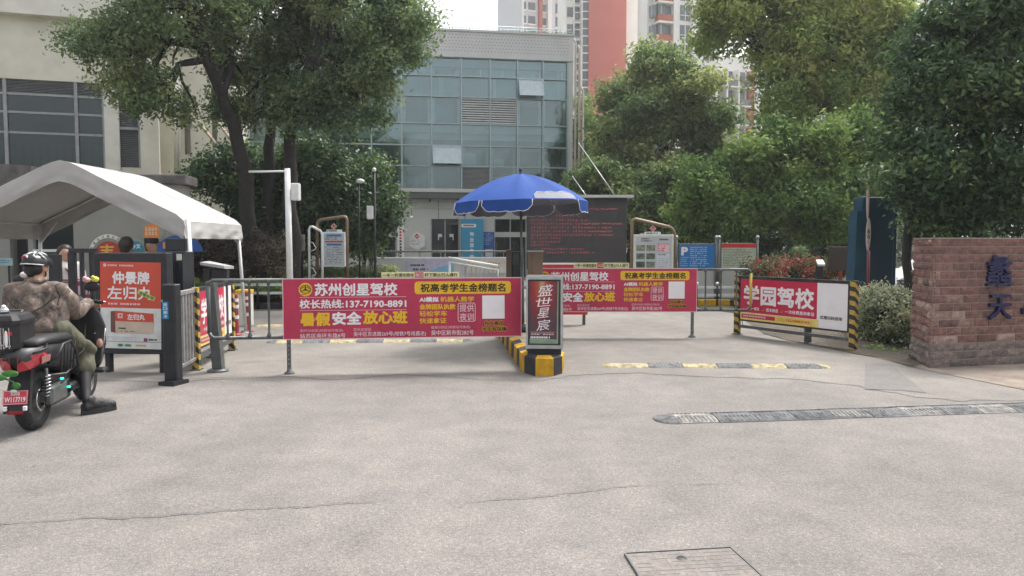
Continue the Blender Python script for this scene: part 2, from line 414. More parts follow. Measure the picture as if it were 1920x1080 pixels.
# ================================================================ GROUND
def ground_mat(name, base, stone, dark, sc=95.0, amt=.5, bump=.35, patch=.12, rough=.9):
    m, n, l, b = mk(name); tc = n.new('ShaderNodeTexCoord')
    def nz(scale, det=3, dis=0.0):
        q = n.new('ShaderNodeTexNoise'); q.inputs['Scale'].default_value = scale; q.inputs['Detail'].default_value = det
        q.inputs['Distortion'].default_value = dis; l.new(tc.outputs['Object'], q.inputs['Vector']); return q
    def ramp(src, p0, c0, p1, c1):
        r = n.new('ShaderNodeValToRGB'); e = r.color_ramp.elements; e[0].position = p0; e[0].color = (*c0, 1); e[1].position = p1; e[1].color = (*c1, 1)
        l.new(src, r.inputs[0]); return r.outputs[0]
    def mul(a, b_, f=1.0):
        x = n.new('ShaderNodeMix'); x.data_type = 'RGBA'; x.blend_type = 'MULTIPLY'; x.inputs[0].default_value = f; l.new(a, x.inputs[6]); l.new(b_, x.inputs[7]); return x.outputs[2]
    vo = n.new('ShaderNodeTexVoronoi'); vo.inputs['Scale'].default_value = sc; l.new(tc.outputs['Object'], vo.inputs['Vector'])
    sep = n.new('ShaderNodeSeparateColor'); l.new(vo.outputs['Color'], sep.inputs[0])
    r = n.new('ShaderNodeValToRGB'); e = r.color_ramp.elements
    e[0].position = .0; e[0].color = (*dark, 1); e[1].position = 1; e[1].color = (*stone, 1)
    for p, c in ((.3, tuple(x * .88 for x in base)), (.72, tuple(x * 1.06 for x in base))):
        q = e.new(p); q.color = (*c, 1)
    l.new(sep.outputs[0], r.inputs[0])
    mx = n.new('ShaderNodeMix'); mx.data_type = 'RGBA'; mx.inputs[0].default_value = amt; mx.inputs[6].default_value = (*base, 1); l.new(r.outputs[0], mx.inputs[7])
    big = ramp(nz(.35, 5, .6).outputs['Fac'], .32, (1 - patch * 1.6,) * 3, .68, (1 + patch, 1 + patch * .95, 1 + patch * .85))
    mid = ramp(nz(3.2, 6, .3).outputs['Fac'], .3, (.86, .86, .87), .7, (1.07, 1.06, 1.04))
    fine = ramp(nz(38, 4).outputs['Fac'], .3, (.84,) * 3, .7, (1.12,) * 3)
    mp = n.new('ShaderNodeMapping'); mp.inputs['Scale'].default_value = (1.5, .13, 1); mp.inputs['Rotation'].default_value = (0, 0, .12); l.new(tc.outputs['Object'], mp.inputs[0])
    tk = n.new('ShaderNodeTexNoise'); tk.inputs['Scale'].default_value = 1.0; tk.inputs['Detail'].default_value = 4; l.new(mp.outputs[0], tk.inputs['Vector'])
    track = ramp(tk.outputs['Fac'], .36, (.955, .955, .96), .64, (1.03, 1.03, 1.02))
    stain = ramp(nz(.85, 8, 1.6).outputs['Fac'], .60, (1, 1, 1), .80, (.88, .875, .87))
    spots = ramp(nz(7, 3, .4).outputs['Fac'], .68, (1, 1, 1), .74, (.82, .81, .80))
    l.new(mul(mul(mul(mul(mul(mul(mx.outputs[2], big), mid), fine), track), stain), spots), b.inputs['Base Color'])
    b.inputs['Roughness'].default_value = rough; b.inputs['Specular IOR Level'].default_value = .25
    bp = n.new('ShaderNodeBump'); bp.inputs['Strength'].default_value = bump; bp.inputs['Distance'].default_value = .012
    l.new(vo.outputs['Distance'], bp.inputs['Height']); l.new(bp.outputs[0], b.inputs['Normal'])
    return m
m_asphalt = ground_mat('asphalt_aggregate', (.192, .179, .169), (.42, .40, .382), (.10, .094, .089), 165, .45, .3, .10)
m_concrete = ground_mat('drive_concrete', (.200, .188, .173), (.26, .247, .23), (.155, .146, .136), 60, .25, .12, .14)
m_dirt = ground_mat('bare_soil', (.10, .085, .068), (.2, .17, .14), (.05, .04, .03), 70, .6, .5, .25)
m_patch = ground_mat('patched_concrete', (.165, .158, .153), (.21, .20, .195), (.145, .137, .133), 50, .3, .12, .1)
m_crack = M('crack_dark', (.12, .108, .098), .95)
def sheet(name, pts, mat, z, kind='structure'):
    mb = MB(); mb.add([(p[0], p[1], z) for p in pts], [list(range(len(pts)))], mat); o = mb.build(name, None, (0, 0, 0)); o['kind'] = kind; return o
gm = ground_mat('open_ground', (.16, .16, .12), (.24, .23, .19), (.09, .09, .07), 20, .5, .1, .3)
sheet('ground', [(-900, -300), (900, -300), (900, 900), (-900, 900)], gm, -.03)
sheet('road', [(-40, -30), (40, -30), (40, 10.4), (-40, 10.4)], m_asphalt, 0.0)
# concrete drive behind the entrance line, its front edge ragged
edge = [G(x, y) for x, y in ((120, 712), (330, 716), (520, 706), (640, 712), (760, 702), (900, 712), (1000, 716), (1080, 704), (1200, 700), (1350, 708), (1500, 712), (1600, 722), (1700, 742), (1800, 752), (1990, 752))]
fine_edge = []
for a, b in zip(edge[:-1], edge[1:]):
    for i in range(6):
        q = a.lerp(b, i / 6); fine_edge.append((q.x + rnd.uniform(-.02, .02), q.y + rnd.uniform(-.05, .05)))
sheet('driveway', fine_edge + [(9.5, 9.6), (9.5, 33), (-14, 33), (-14, 8.8)], m_concrete, .004)
sheet('concrete_patch', [G(x, y) for x, y in ((1622, 683), (1672, 682), (1690, 700), (1738, 738), (1690, 733), (1621, 731))], m_patch, .008)
#sheet('road_patch', [G(x, y) for x, y in ((818, 660), (955, 656), (960, 668), (850, 673), (812, 670))], m_patch, .008)
# cracks and slab joints
mb = MB()
def crack(pix, w):
    pts = [G(*p, .008) for p in pix]; q = []
    for a, b in zip(pts[:-1], pts[1:]):
        for i in range(8): q.append(a.lerp(b, i / 8) + Vector((0, rnd.uniform(-1, 1) * .012, 0)))
    q.append(pts[-1]); n_ = len(q)
    for i in range(n_ - 1):
        t0 = w * rnd.uniform(.35, 1.2) * min(1, i / 3 + .2, (n_ - 1 - i) / 3 + .1); t1 = w * rnd.uniform(.35, 1.2) * min(1, (i + 1) / 3 + .2, (n_ - 2 - i) / 3 + .1)
        d = Vector((0, 1, 0)); mb.quad(q[i] - d * t0, q[i + 1] - d * t1, q[i + 1] + d * t1, q[i] + d * t0, m_crack)
crack([(-60, 988), (60, 977), (160, 970), (230, 970), (300, 967), (400, 958), (500, 951), (560, 950), (640, 943), (720, 938)], .0055)
crack([(870, 943), (930, 936), (1000, 931), (1080, 922), (1160, 912), (1230, 907)], .0045)
crack([(1290, 908), (1370, 905)], .004)
crack([(560, 668), (700, 668), (800, 670), (940, 668)], .006)
crack([(1060, 620), (1200, 622), (1300, 621)], .008)
crack([(410, 676), (470, 678), (530, 676)], .006)
mb.build('road_cracks', None, (0, 0, 0))['kind'] = 'structure'
# brown block paving in front of the brick wall + soil strip by the hedge
def paver_mat():
    m, n, l, b = mk('brown_block_paving'); tc = n.new('ShaderNodeTexCoord'); br = n.new('ShaderNodeTexBrick')
    mp = n.new('ShaderNodeMapping'); mp.inputs['Rotation'].default_value = (0, 0, RAD(38)); l.new(tc.outputs['Object'], mp.inputs[0]); l.new(mp.outputs[0], br.inputs['Vector'])
    br.inputs['Scale'].default_value = 1; br.inputs['Brick Width'].default_value = .2; br.inputs['Row Height'].default_value = .1; br.inputs['Mortar Size'].default_value = .006
    br.inputs['Color1'].default_value = (.21, .155, .125, 1); br.inputs['Color2'].default_value = (.17, .13, .11, 1); br.inputs['Mortar'].default_value = (.11, .09, .075, 1)
    nz = n.new('ShaderNodeTexNoise'); nz.inputs['Scale'].default_value = 2.5; nz.inputs['Detail'].default_value = 7; l.new(tc.outputs['Object'], nz.inputs['Vector'])
    mr = n.new('ShaderNodeMapRange'); mr.inputs[1].default_value = .35; mr.inputs[2].default_value = .65; l.new(nz.outputs['Fac'], mr.inputs[0])
    mx = n.new('ShaderNodeMix'); mx.data_type = 'RGBA'; mx.inputs[7].default_value = (.27, .235, .19, 1); l.new(mr.outputs[0], mx.inputs[0]); l.new(br.outputs[0], mx.inputs[6]); l.new(mx.outputs[2], b.inputs['Base Color'])
    b.inputs['Roughness'].default_value = .9; return m
sheet('pavement', [G(x, y) for x, y in ((1708, 688), (1760, 700), (1840, 716), (1990, 746))] + [(9.5, 9.3), (9.5, 13), (4.9, 11.4)], paver_mat(), .010)
sheet('soil_bed', [G(x, y) for x, y in ((1480, 640), (1560, 655), (1600, 664), (1650, 672), (1712, 690))] + [(5.6, 9.9), (9, 12), (9, 16.5), (5.0, 16.5), (4.4, 13)], m_dirt, .014)
sheet('lawn_bed', [(5.2, 16.6), (20, 16.6), (20, 40), (3.6, 40), (3.6, 21)], ground_mat('bed_soil', (.07, .075, .035), (.12, .12, .06), (.04, .04, .02), 30, .6, .5, .3), .012)
sheet('left_bed', [(-9.2, 17.6), (-3.2, 17.6), (-3.0, 31), (-14, 31), (-14, 17.6)], ground_mat('bed_grass', (.06, .07, .035), (.1, .11, .05), (.035, .04, .02), 30, .6, .5, .3), .012)

# ================================================================ BUILDINGS
m_cream = M('cream_render', (.66, .63, .53), .85, var=.12, scale=.9, bump=.05, dirt=(.56, .535, .45))
m_creamd = M('cream_trim', (.68, .66, .59), .8, var=.15, scale=1.5)
m_glassdk = Mglass('dark_window_glass', (.30, .36, .37), .06)
m_frame = M('grey_window_frame', (.30, .31, .32), .5, .3)
m_dark = M('dark_interior', (.035, .038, .04), .9)
m_louver = M('grey_louvre', (.27, .275, .29), .5, .2)
m_wood = M('stain_wood', (.30, .24, .17), .8)
E_ = Vector((0, 0, 1))
# ---- cream building at the left
cb = thing('cream_building', 'cream rendered building with dark gridded windows and louvres at the far left', 'building', (-18, 26, 0))
F1 = Facade(0, 24.0, 268, 25.2, 200); F2 = Facade(268, 26.6, 440, 27.4, 240)
mb = MB()
a0 = F1.sz(-420, 200)[0]; a1 = F1.sz(268, 200)[0]; zt = F1.sz(60, 32)[1]
w0, w1, wz0, wz1 = F1.rect(-400, 140, 196, 330); l0, l1, lz0, lz1 = F1.rect(215, 168, 262, 314)
F1.bx(mb, a0, a1, wz1, zt, -9, 0, m_cream)                      # wall above the windows
F1.bx(mb, w1, l0, 0, wz1, -9, 0, m_cream); F1.bx(mb, l1, a1, 0, wz1, -9, 0, m_cream)
F1.bx(mb, l0, l1, 0, lz0, -9, 0, m_cream); F1.bx(mb, l0, l1, lz1, wz1, -9, 0, m_cream)
F1.bx(mb, a0, w1, 0, wz0, -9, 0, m_cream)
F1.bx(mb, w1 + .02, w1 + .45, 0, wz1 - .02, 0, .14, m_creamd); F1.bx(mb, l1 + .03, l1 + .6, 0, wz1 + 1.1, 0, .16, m_cream)
b0, b1, bz0, bz1 = F2.rect(268, 90, 440, 330); n0 = F2.sz(345, 240)[0]; n1 = F2.sz(357, 240)[0]; q0 = F2.sz(397, 240)[0]; q1 = F2.sz(407, 240)[0]
zt2 = zt - .35
for x0, x1 in ((b0 - .6, n0), (n1, q0), (q1, b1)): F2.bx(mb, x0, x1, 0, zt2, -8, 0, m_cream)
zz0, zz1 = F2.rect(345, 160, 357, 290)[2:]
for x0, x1 in ((n0, n1), (q0, q1)):
    F2.bx(mb, x0, x1, 0, zz0, -8, 0, m_cream); F2.bx(mb, x0, x1, zz1, zt2, -8, 0, m_cream); F2.bx(mb, x0, x1, zz0, zz1, -8, -.5, m_creamd)
mb.build('wall', cb)
mb = MB(); F1.bx(mb, a0, a1 + .25, zt, zt + .75, -9, .35, m_creamd); F1.bx(mb, a0, a1 + .3, zt + .75, zt + .9, -9, .42, m_creamd); F2.bx(mb, b0 - .6, b1, zt2, zt2 + .9, -8, .2, m_creamd); mb.build('parapet', cb)
mb = MB(); F1.bx(mb, a0, w1, wz0, wz1, -3.0, -.75, m_dark); F1.bx(mb, l0, l1, lz0, lz1, -1, -.3, m_dark); mb.build('interior', cb)
# window grid: uprights, transoms, panes, top louvres
ups = [-390, -265, -120, 10, 143, 195]; rows = [140, 178, 212, 250, 330]
sx = [F1.sz(u, 230)[0] for u in ups]; sz_ = [F1.sz(90, r)[1] for r in rows]
mb = MB()
for x in sx: F1.bx(mb, x - .05, x + .05, wz0, wz1, -.16, -.02, m_frame)
for z in sz_: F1.bx(mb, a0, sx[-1], z - .035, z + .035, -.14, -.05, m_frame)
mb.build('window_frame', cb)
for i in range(len(sx) - 1):
    mb = MB()
    for k in range(11):
        z = sz_[1] + .06 + (sz_[0] - sz_[1] - .1) * k / 11; mb.box(F1.pt(sx[i] + .05, z, -.1), F1.u, (F1.n - E_ * .5).normalized(), (E_ + F1.n * .5).normalized(), 0, sx[i + 1] - sx[i] - .1, -.035, .035, 0, .012, m_louver)
    mb.build('louvre_panel', cb)
    for r in (1, 2, 3):
        mb = MB(); F1.bx(mb, sx[i] + .05, sx[i + 1] - .05, sz_[r + 1] + .035, sz_[r] - .035, -.11, -.095, m_glassdk); p = mb.build('window_pane', cb)
    mb = MB(); rg = random.Random(i); x = sx[i] + .1
    while x < sx[i + 1] - .2:                                    # vertical blinds drawn behind the lowest panes
        F1.bx(mb, x, x + .19, sz_[4], sz_[3] - .25, -.6, -.585, M('pale_blind', (.34, .40, .42), .9) if 'pale_blind' not in bpy.data.materials else bpy.data.materials['pale_blind']); x += .235
    mb.build('blind', cb)
mb = MB()
for k in range(42):
    z = lz0 + (lz1 - lz0) * (k + .5) / 42; mb.box(F1.pt(l0 + .03, z, -.1), F1.u, (F1.n - E_ * .6).normalized(), (E_ + F1.n * .6).normalized(), 0, l1 - l0 - .06, -.05, .05, 0, .012, m_louver)
zm = F1.sz(240, 241)[1]
for bxs in ((l0, l0 + .05, lz0, lz1), (l1 - .05, l1, lz0, lz1), (l0, l1, zm - .04, zm + .04)): F1.bx(mb, *bxs, -.12, .02, m_frame)
mb.build('louvre_panel', cb)
mb = MB(); mb.tube([P(330, 125, 26.5), P(330, 330, 26.5)], .07, m_creamd, 8); mb.tube([P(336, 125, 26.55), P(336, 330, 26.55)], .05, m_creamd, 8); mb.build('drain_pipe', cb)
mb = MB(); mb.tube([P(-60, 14, 26), P(150, 30, 27)], .02, m_frame, 5); 
for x in (-30, 20, 52, 60, 110, 140): mb.tube([P(x, 20, 26), P(x, 36, 26)], .02, m_frame, 5)
mb.build('roof_railing', cb)

# ---- glass curtain wall building
m_gray = M('grey_cladding', (.50, .51, .49), .6, var=.1, scale=.6)
m_par = M('perforated_parapet', (.55, .54, .54), .55, .1, var=.08, scale=1.2)
m_mull = M('aluminium_mullion', (.34, .42, .43), .4, .5)
m_pane = Mglass('green_curtain_glass', (.68, .79, .81), .13, .02)
m_hole = M('perforation_shade', (.24, .235, .24), .9)
gb = thing('glass_building', 'three storey office with grey green glass curtain wall behind the blue umbrella', 'building', (-3, 38, 0))
FG = Facade(430, 34.5, 1068, 37.0, 300)
gx = [FG.sz(u, 230)[0] for u in (378, 430, 473, 526, 582, 638, 696, 753, 809, 865, 919, 970, 1018, 1064)]
gz = [FG.sz(809, r)[1] for r in (106, 141, 180, 231, 272.5, 311, 360.5)]
g0, g1 = gx[0], gx[-1] + .25; ztop = FG.sz(900, 62)[1]
mb = MB(); FG.bx(mb, g0, g1, gz[-1], gz[0], -12, -2.2, M('room_wall', (.22, .25, .24), .9)); 
FG.bx(mb, g1 - .22, g1, 0, gz[0], -12, .05, m_gray)
for k in (0, 3, 6): FG.bx(mb, g0, g1 - .23, gz[k] - .42, gz[k] - .02, -2.19, -.16, M('floor_slab', (.5, .52, .5), .8))
mb.build('body', gb)
mb = MB(); FG.bx(mb, g0, g1, gz[0], ztop, -12, .12, m_par); FG.bx(mb, g0, g1 + .05, ztop, ztop + .1, -12, .18, m_gray)
a = g0 + .3
rowk = 0
while a < g1 - .2:                                               # perforations in the parapet sheet
    for k in range(8):
        z = gz[0] + .28 + k * .15; o = .06 if k % 2 else 0
        mb.quad(FG.pt(a + o, z, .124), FG.pt(a + o + .05, z, .124), FG.pt(a + o + .05, z + .04, .124), FG.pt(a + o, z + .04, .124), m_hole)
    a += .16
mb.build('parapet', gb)
mb = MB()
for x in gx: FG.bx(mb, x - .035, x + .035, gz[-1], gz[0], -.12, .06, m_mull)
for z in gz: FG.bx(mb, g0, gx[-1], z - .03, z + .03, -.1, .035, m_mull)
mb.build('mullion_grid', gb)
rg = random.Random(3)
m_bl = Mtint('room_blind', [(0, (.05, .07, .07)), (.35, (.24, .29, .28)), (.7, (.55, .62, .60)), (1, (.85, .90, .90))], .9, noise_scale=1.5, noise_amt=.12)
m_white = M('white_louvre', (.62, .63, .63), .5)
for i in range(1, len(gx) - 1):
    for r in range(6):
        x0, x1, z0, z1 = gx[i] + .035, gx[i + 1] - .035, gz[r + 1] + .03, gz[r] - .03
        if i < 2 and r < 2: continue
        if (i in (9, 10) and r == 2) or (i == 9 and r == 5):
            mb = MB(); n_ = 11 if r == 2 else 20
            for k in range(n_):
                z = z0 + (z1 - z0) * (k + .3) / n_; FG.bx(mb, x0, x1, z, z + (z1 - z0) / n_ * .5, -.1, -.02, m_white if r == 2 else m_louver)
            FG.bx(mb, x0, x1, z0, z1, -.3, -.26, m_dark); mb.build('louvre_panel', gb); continue
        mb = MB(); opened = (i == 11 and r == 1) or (i == 8 and r == 4)
        if opened:                                               # top-hung sash standing open: tilts up to the sky
            t = .55; mb.box(FG.pt(x0, z1, .05), FG.u, FG.n, E_, 0, x1 - x0, -.01, .02, -(z1 - z0), 0, m_pane)
            mb = MB(); p0, p1 = FG.pt(x0, z1, .05), FG.pt(x1, z1, .05); d = FG.n * .42 - E_ * (z1 - z0) * .95
            mb.hexa([p0 + d, p1 + d, p1 + d + FG.n * .03, p0 + d + FG.n * .03, p0, p1, p1 + FG.n * .03, p0 + FG.n * .03], M('pale_sash_glass', (.40, .47, .50), .12, spec=.8) if 'pale_sash_glass' not in bpy.data.materials else bpy.data.materials['pale_sash_glass'])
        else:
            tw = rg.uniform(-.006, .006); mb.hexa([FG.pt(x0, z0, -.07 + tw), FG.pt(x1, z0, -.07 - tw), FG.pt(x1, z0, -.085 - tw), FG.pt(x0, z0, -.085 + tw), FG.pt(x0, z1, -.07 - tw), FG.pt(x1, z1, -.07 + tw), FG.pt(x1, z1, -.085 + tw), FG.pt(x0, z1, -.085 - tw)], m_pane)
        p = mb.build('window_pane', gb)
        if opened:
            f = MB(); fd = FG.n * .03
            for s0, s1, t0_, t1_ in ((0, 1, 0, .05), (0, 1, .95, 1), (0, .04, .05, .95), (.96, 1, .05, .95)):
                cr = [p0.lerp(p1, s) + d * t for s, t in ((s0, t1_), (s1, t1_), (s1, t0_), (s0, t0_))]; f.hexa([v + fd * 1.05 for v in cr] + [v + fd * 2 for v in cr], m_mull)
            f.build('sash_frame', p)
        # what shows through: curtain, blind drawn part way, dado, dark gap
        mb = MB(); tb = .9 if r < 2 else (.7 if r == 2 else .5); h = z1 - z0; w = x1 - x0; dz = -.35
        s = rg.random()
        if r in (0, 1):
            FG.bx(mb, x0, x1, z0, z1, dz - .02, dz, m_bl, min(1, tb + rg.uniform(-.35, .15)))
            for _ in range(rg.randint(1, 3)):
                q = x0 + rg.uniform(0, .85) * w; FG.bx(mb, q, q + w * rg.uniform(.05, .16), z0, z1, dz, dz + .03, m_bl, tb + rg.uniform(-.3, .2))
            if s < .3: FG.bx(mb, x0 + w * .1, x1 - w * .2, z0, z0 + h * rg.uniform(.3, .7), dz + .03, dz + .05, m_bl, .4)
        elif r == 3:
            FG.bx(mb, x0, x1, z0 + h * .3, z1, dz - .02, dz, m_bl, tb + .25 + rg.uniform(-.25, .2)); FG.bx(mb, x0 + w * .05, x1 - w * .02, z0 + h * .06, z0 + h * .26, dz, dz + .05, m_bl, .25 + rg.uniform(-.1, .1))
        else:
            FG.bx(mb, x0, x0 + w * .12, z0, z1, dz - .02, dz, m_bl, tb + .1)
            if s < .75: FG.bx(mb, x0 + w * .12, x1 - w * rg.uniform(.05, .3), z0 + h * rg.uniform(0, .12), z1 - h * rg.uniform(.05, .3), dz - .02, dz, m_bl, rg.uniform(.0, .4))
            if s > .5: FG.bx(mb, x0 + w * .15, x0 + w * .55, z0, z0 + h * rg.uniform(.3, .8), dz, dz + .03, m_bl, rg.uniform(.2, .6))
            FG.bx(mb, x1 - w * .1, x1, z0, z1, dz - .02, dz + .01, m_bl, tb + .05)
        mb.build('curtain', p)
mb = MB(); rzr = ztop + .1
for k in range(26):
    x = g0 + 7 + (g1 - g0 - 7.2) * k / 25; mb.tube([FG.pt(x, rzr, -.1), FG.pt(x, rzr + .28, -.1)], .012, m_mull, 5)
for zr in (.15, .28): mb.tube([FG.pt(g0 + 6, rzr + zr, -.1), FG.pt(g1, rzr + zr, -.1)], .014, m_mull, 5)
mb.build('roof_railing', gb)
m_pipe = M('buff_pipe', (.5, .45, .40), .6)
for dx, r_, z_ in ((.12, .05, 0), (.32, .06, -.3), (.5, .055, -2.3)):
    mb = MB(); mb.tube([FG.pt(g1 + dx, 0, .1), FG.pt(g1 + dx, ztop - .3 + z_, .1), FG.pt(g1 + dx - .1, ztop - .1 + z_, .1)], r_, m_pipe, 8); mb.build('drain_pipe', gb)
# ground floor
zl = gz[-1]; z1f = FG.sz(780, 410)[1]
mb = MB(); FG.bx(mb, g0, g1, zl - .32, zl - .04, -.3, .55, M('canopy_edge', (.10, .105, .105), .6)); FG.bx(mb, g0, g1, zl - .03, zl + .14, -.2, .6, m_gray)
for k in range(13):
    x = g0 + 1 + (g1 - g0 - 1.4) * k / 12; FG.bx(mb, x, x + .07, zl - .48, zl - .325, .2, .4, m_dark)
mb.build('canopy', gb)
doors = [(690, 743), (808, 862), (927, 988), (1000, 1060)]
mb = MB(); xs = [FG.sz(u, 450)[0] for pr in doors for u in pr]
FG.bx(mb, g0, g1 - .23, z1f, zl - .33, -1, 0, m_gray); zsm = FG.sz(780, 388)[1]
FG.bx(mb, g0, g1 - .23, zsm - .05, zsm + .0, 0, .06, m_gray)
seg = [g0] + xs + [g1 - .23]
for k in range(0, len(seg), 2): FG.bx(mb, seg[k], seg[k + 1], 0, z1f, -1, 0, m_gray)
for u in (772, 822, 872, 690, 640): x = FG.sz(u, 400)[0]; FG.bx(mb, x - .012, x + .012, z1f, zl - .4, .0, .004, m_dark)
mb.build('ground_floor_wall', gb)
for k in range(4):
    x0, x1 = xs[2 * k], xs[2 * k + 1]
    f = MB(); FG.bx(f, x0, x1, 0, z1f, -1.5, -.9, m_dark)
    nm = 'door' if k == 1 else 'window'
    if nm == 'window': FG.bx(f, x0, x1, 1.95, 2.2, -.3, -.12, m_gray)
    for q in (x0, (x0 + x1) / 2 - .03, x1 - .06): FG.bx(f, q, q + .06, 0, z1f, -.2, -.13, m_frame)
    o = f.build(nm, gb); f = MB(); FG.bx(f, x0, x1, 0, z1f, -.22, -.21, m_glassdk); f.build('pane', o)
    if k == 1:
        for q in (.25, .65):
            f = MB(); FG.bx(f, x0 + (x1 - x0) * q, x0 + (x1 - x0) * (q + .14), 1.95, 2.1, -.12, -.08, m_white); FG.bx(f, x0 + (x1 - x0) * (q + (.0 if q < .5 else .11)), x0 + (x1 - x0) * (q + (.03 if q < .5 else .14)), 1.8, 1.95, -.12, -.08, m_white); f.build('handle', o)

# ---- guard house behind the canopy tent
m_olive = M('olive_grey_render', (.25, .25, .225), .85, var=.12, scale=1.2)
m_slab = M('weathered_shaded_slab', (.13, .12, .115), .9, var=.5, scale=2.2, dirt=(.055, .05, .048), bump=.3)  # weathered concrete, its colour darkened further for the tree shade
gh = thing('guard_house', 'low flat roofed olive grey guard house behind the white tent', 'building', (-9.5, 15.3, 0))
FH = Facade(0, 15.0, 345, 15.5, 420)
h0, h1 = FH.sz(-330, 430)[0], FH.sz(342, 430)[0]; hz = FH.sz(320, 346)[1]
d0, d1 = FH.sz(18, 450)[0], FH.sz(52, 450)[0]; e0, e1 = FH.sz(62, 450)[0], FH.sz(138, 450)[0]
mb = MB()
for x0, x1 in ((h0, d0), (d1, e0), (e1, h1)): FH.bx(mb, x0, x1, 0, hz, -.6, 0, m_olive)
FH.bx(mb, d0, d1, 2.1, hz, -.6, 0, m_olive); FH.bx(mb, e0, e1, 2.0, hz, -.6, 0, m_olive); FH.bx(mb, e0, e1, 0, .9, -2, 0, m_olive)
mb.build('wall', gh)
mb = MB(); FH.bx(mb, h0 - .3, h1 + .12, hz, hz + .2, -.8, .12, m_slab, bev=.02); mb.build('roof', gh)
mb = MB(); FH.bx(mb, d0, d1, 0, 2.1, -1.9, -.3, m_dark); mb.build('door', gh)
mb = MB(); FH.bx(mb, e0, e1, .9, 2.0, -1.9, -.4, M('dim_room', (.05, .07, .05), .9)); FH.bx(mb, e0, e1, 1.42, 1.47, -.1, .03, m_white); w_ = mb.build('window', gh)
mb = MB(); FH.bx(mb, e0, e1, .9, 2.0, -.13, -.12, m_glassdk); mb.build('pane', w_)
# weathered slab canopy poking in at the very left
mb = MB(); mb.hexa([P(-140, 352, 15.5), P(58, 352, 14.6), P(100, 348, 17), P(-140, 348, 17), P(-140, 296, 15.5), P(58, 311, 14.6), P(100, 318, 17), P(-140, 300, 17)], m_slab); mb.build('roof_slab', gh)

# ---- residential towers
m_tc = M('tower_cream', (.84, .82, .78), .8, var=.08, scale=.1); m_salmon = M('salmon_tower_panel', (.56, .165, .125), .8, var=.1, scale=.15, dirt=(.50, .14, .105))
m_or = M('orange_spandrel', (.44, .13, .07), .8); m_tw = M('tower_window', (.10, .12, .13), .15, spec=.7); m_tg = M('tower_pale_grey', (.66, .67, .69), .8)
def tower(name, label, Y, base_px):
    return thing(name, label, 'building', (P(base_px, 460, Y).x, Y, 0))
def win(root, F, px0, px1, z0, z1, o=.1):
    mb = MB(); a0 = F.sz(px0, 200)[0]; a1 = F.sz(px1, 200)[0]
    F.bx(mb, a0, a1, z0, z1, -.4, o, m_tw); F.bx(mb, (a0 + a1) / 2 - .06, (a0 + a1) / 2 + .06, z0, z1, o, o + .08, m_tc); F.bx(mb, a0, a1, z0 + (z1 - z0) * .3, z0 + (z1 - z0) * .3 + .1, o, o + .07, m_tc); mb.build('window', root)
FL = 2.9
ts = tower('salmon_tower', 'tall residential tower with a blank salmon red wall beyond the glass office', 130, 1140); F = Facade(1040, 130, 1200, 131, 200)
mb = MB(); s_ = lambda u: F.sz(u, 200)[0]
F.bx(mb, s_(1103), s_(1173), 0, 62, -14, 0, m_salmon); mb.build('salmon_wall', ts)
mb = MB(); F.bx(mb, s_(1173) + .01, s_(1199), 0, 62, -14, -.7, m_tc); F.bx(mb, s_(1064), s_(1103) - .01, 0, 62, -14, -2.4, m_tc); mb.build('wall', ts)
for k in range(2, 21):
    z = k * FL
    mb = MB(); a0, a1 = s_(1091), s_(1103) - .02      # bay window column
    F.bx(mb, a0, a1, z, z + FL - .35, -2.3, -.5, m_tw); F.bx(mb, a0 - .12, a1, z + FL - .34, z + FL - .1, -2.3, -.25, m_tc); F.bx(mb, a0 - .12, a1, z + 1.0, z + 1.15, -2.3, -.3, m_tc); F.bx(mb, a0 - .1, a0 + .12, z, z + FL - .35, -.49, -.3, m_tc); mb.build('bay_window', ts)
    mb = MB(); a0, a1 = s_(1079), s_(1090)
    F.bx(mb, a0, a1, z + .3, z + 2.2, -2.39, -1.9, m_tw); F.bx(mb, a0, a1, z + 2.21, z + 2.5, -2.39, -1.3, m_tc); F.bx(mb, a0, a1, z + 1.15, z + 1.3, -1.89, -1.5, m_tc); mb.build('balcony', ts)
    mb = MB(); F.bx(mb, s_(1066), s_(1077), z + .7, z + 2.3, -2.39, -2.2, m_tw); mb.build('window', ts)
mb = MB(); F.bx(mb, s_(1077.5), s_(1078.8), 0, 62, -2.39, -1.2, m_tc); F.bx(mb, s_(1089.8), s_(1091) - .15, 0, 62, -2.39, -.9, m_tc); mb.build('pilaster', ts)
tb_ = tower('pale_tower', 'pale faded residential tower seen above the glass office roof', 165, 1010); F = Facade(975, 165, 1070, 170, 200); s2 = lambda u: F.sz(u, 200)[0]
mb = MB(); F.bx(mb, s2(979), s2(1066), 0, 68, -14, 0, m_tg); F.bx(mb, s2(1008), s2(1014), 0, 68, .01, .8, m_or); F.bx(mb, s2(1024), s2(1031), 0, 68, .01, .9, m_tc); F.bx(mb, s2(978), s2(980), 0, 68, .01, .6, m_tc); mb.build('wall', tb_)
for k in range(12, 23):
    z = k * FL
    for p0, p1, h in ((990, 1003, 1.7), (1016, 1023, 1.6), (1041, 1053, 2.2), (981, 986, 1.6)):
        mb = MB(); F.bx(mb, s2(p0), s2(p1), z + .5, z + .5 + h, -.4, .12, m_tw); F.bx(mb, s2(p0) - .1, s2(p1) + .1, z + .2, z + .48, .05, .35, m_tc); mb.build('window', tb_)
tr_ = tower('balcony_tower', 'cream residential tower with orange spandrels behind the feathery tree', 112, 1280); F = Facade(1215, 112, 1440, 118, 150); s3 = lambda u: F.sz(u, 150)[0]
mb = MB()
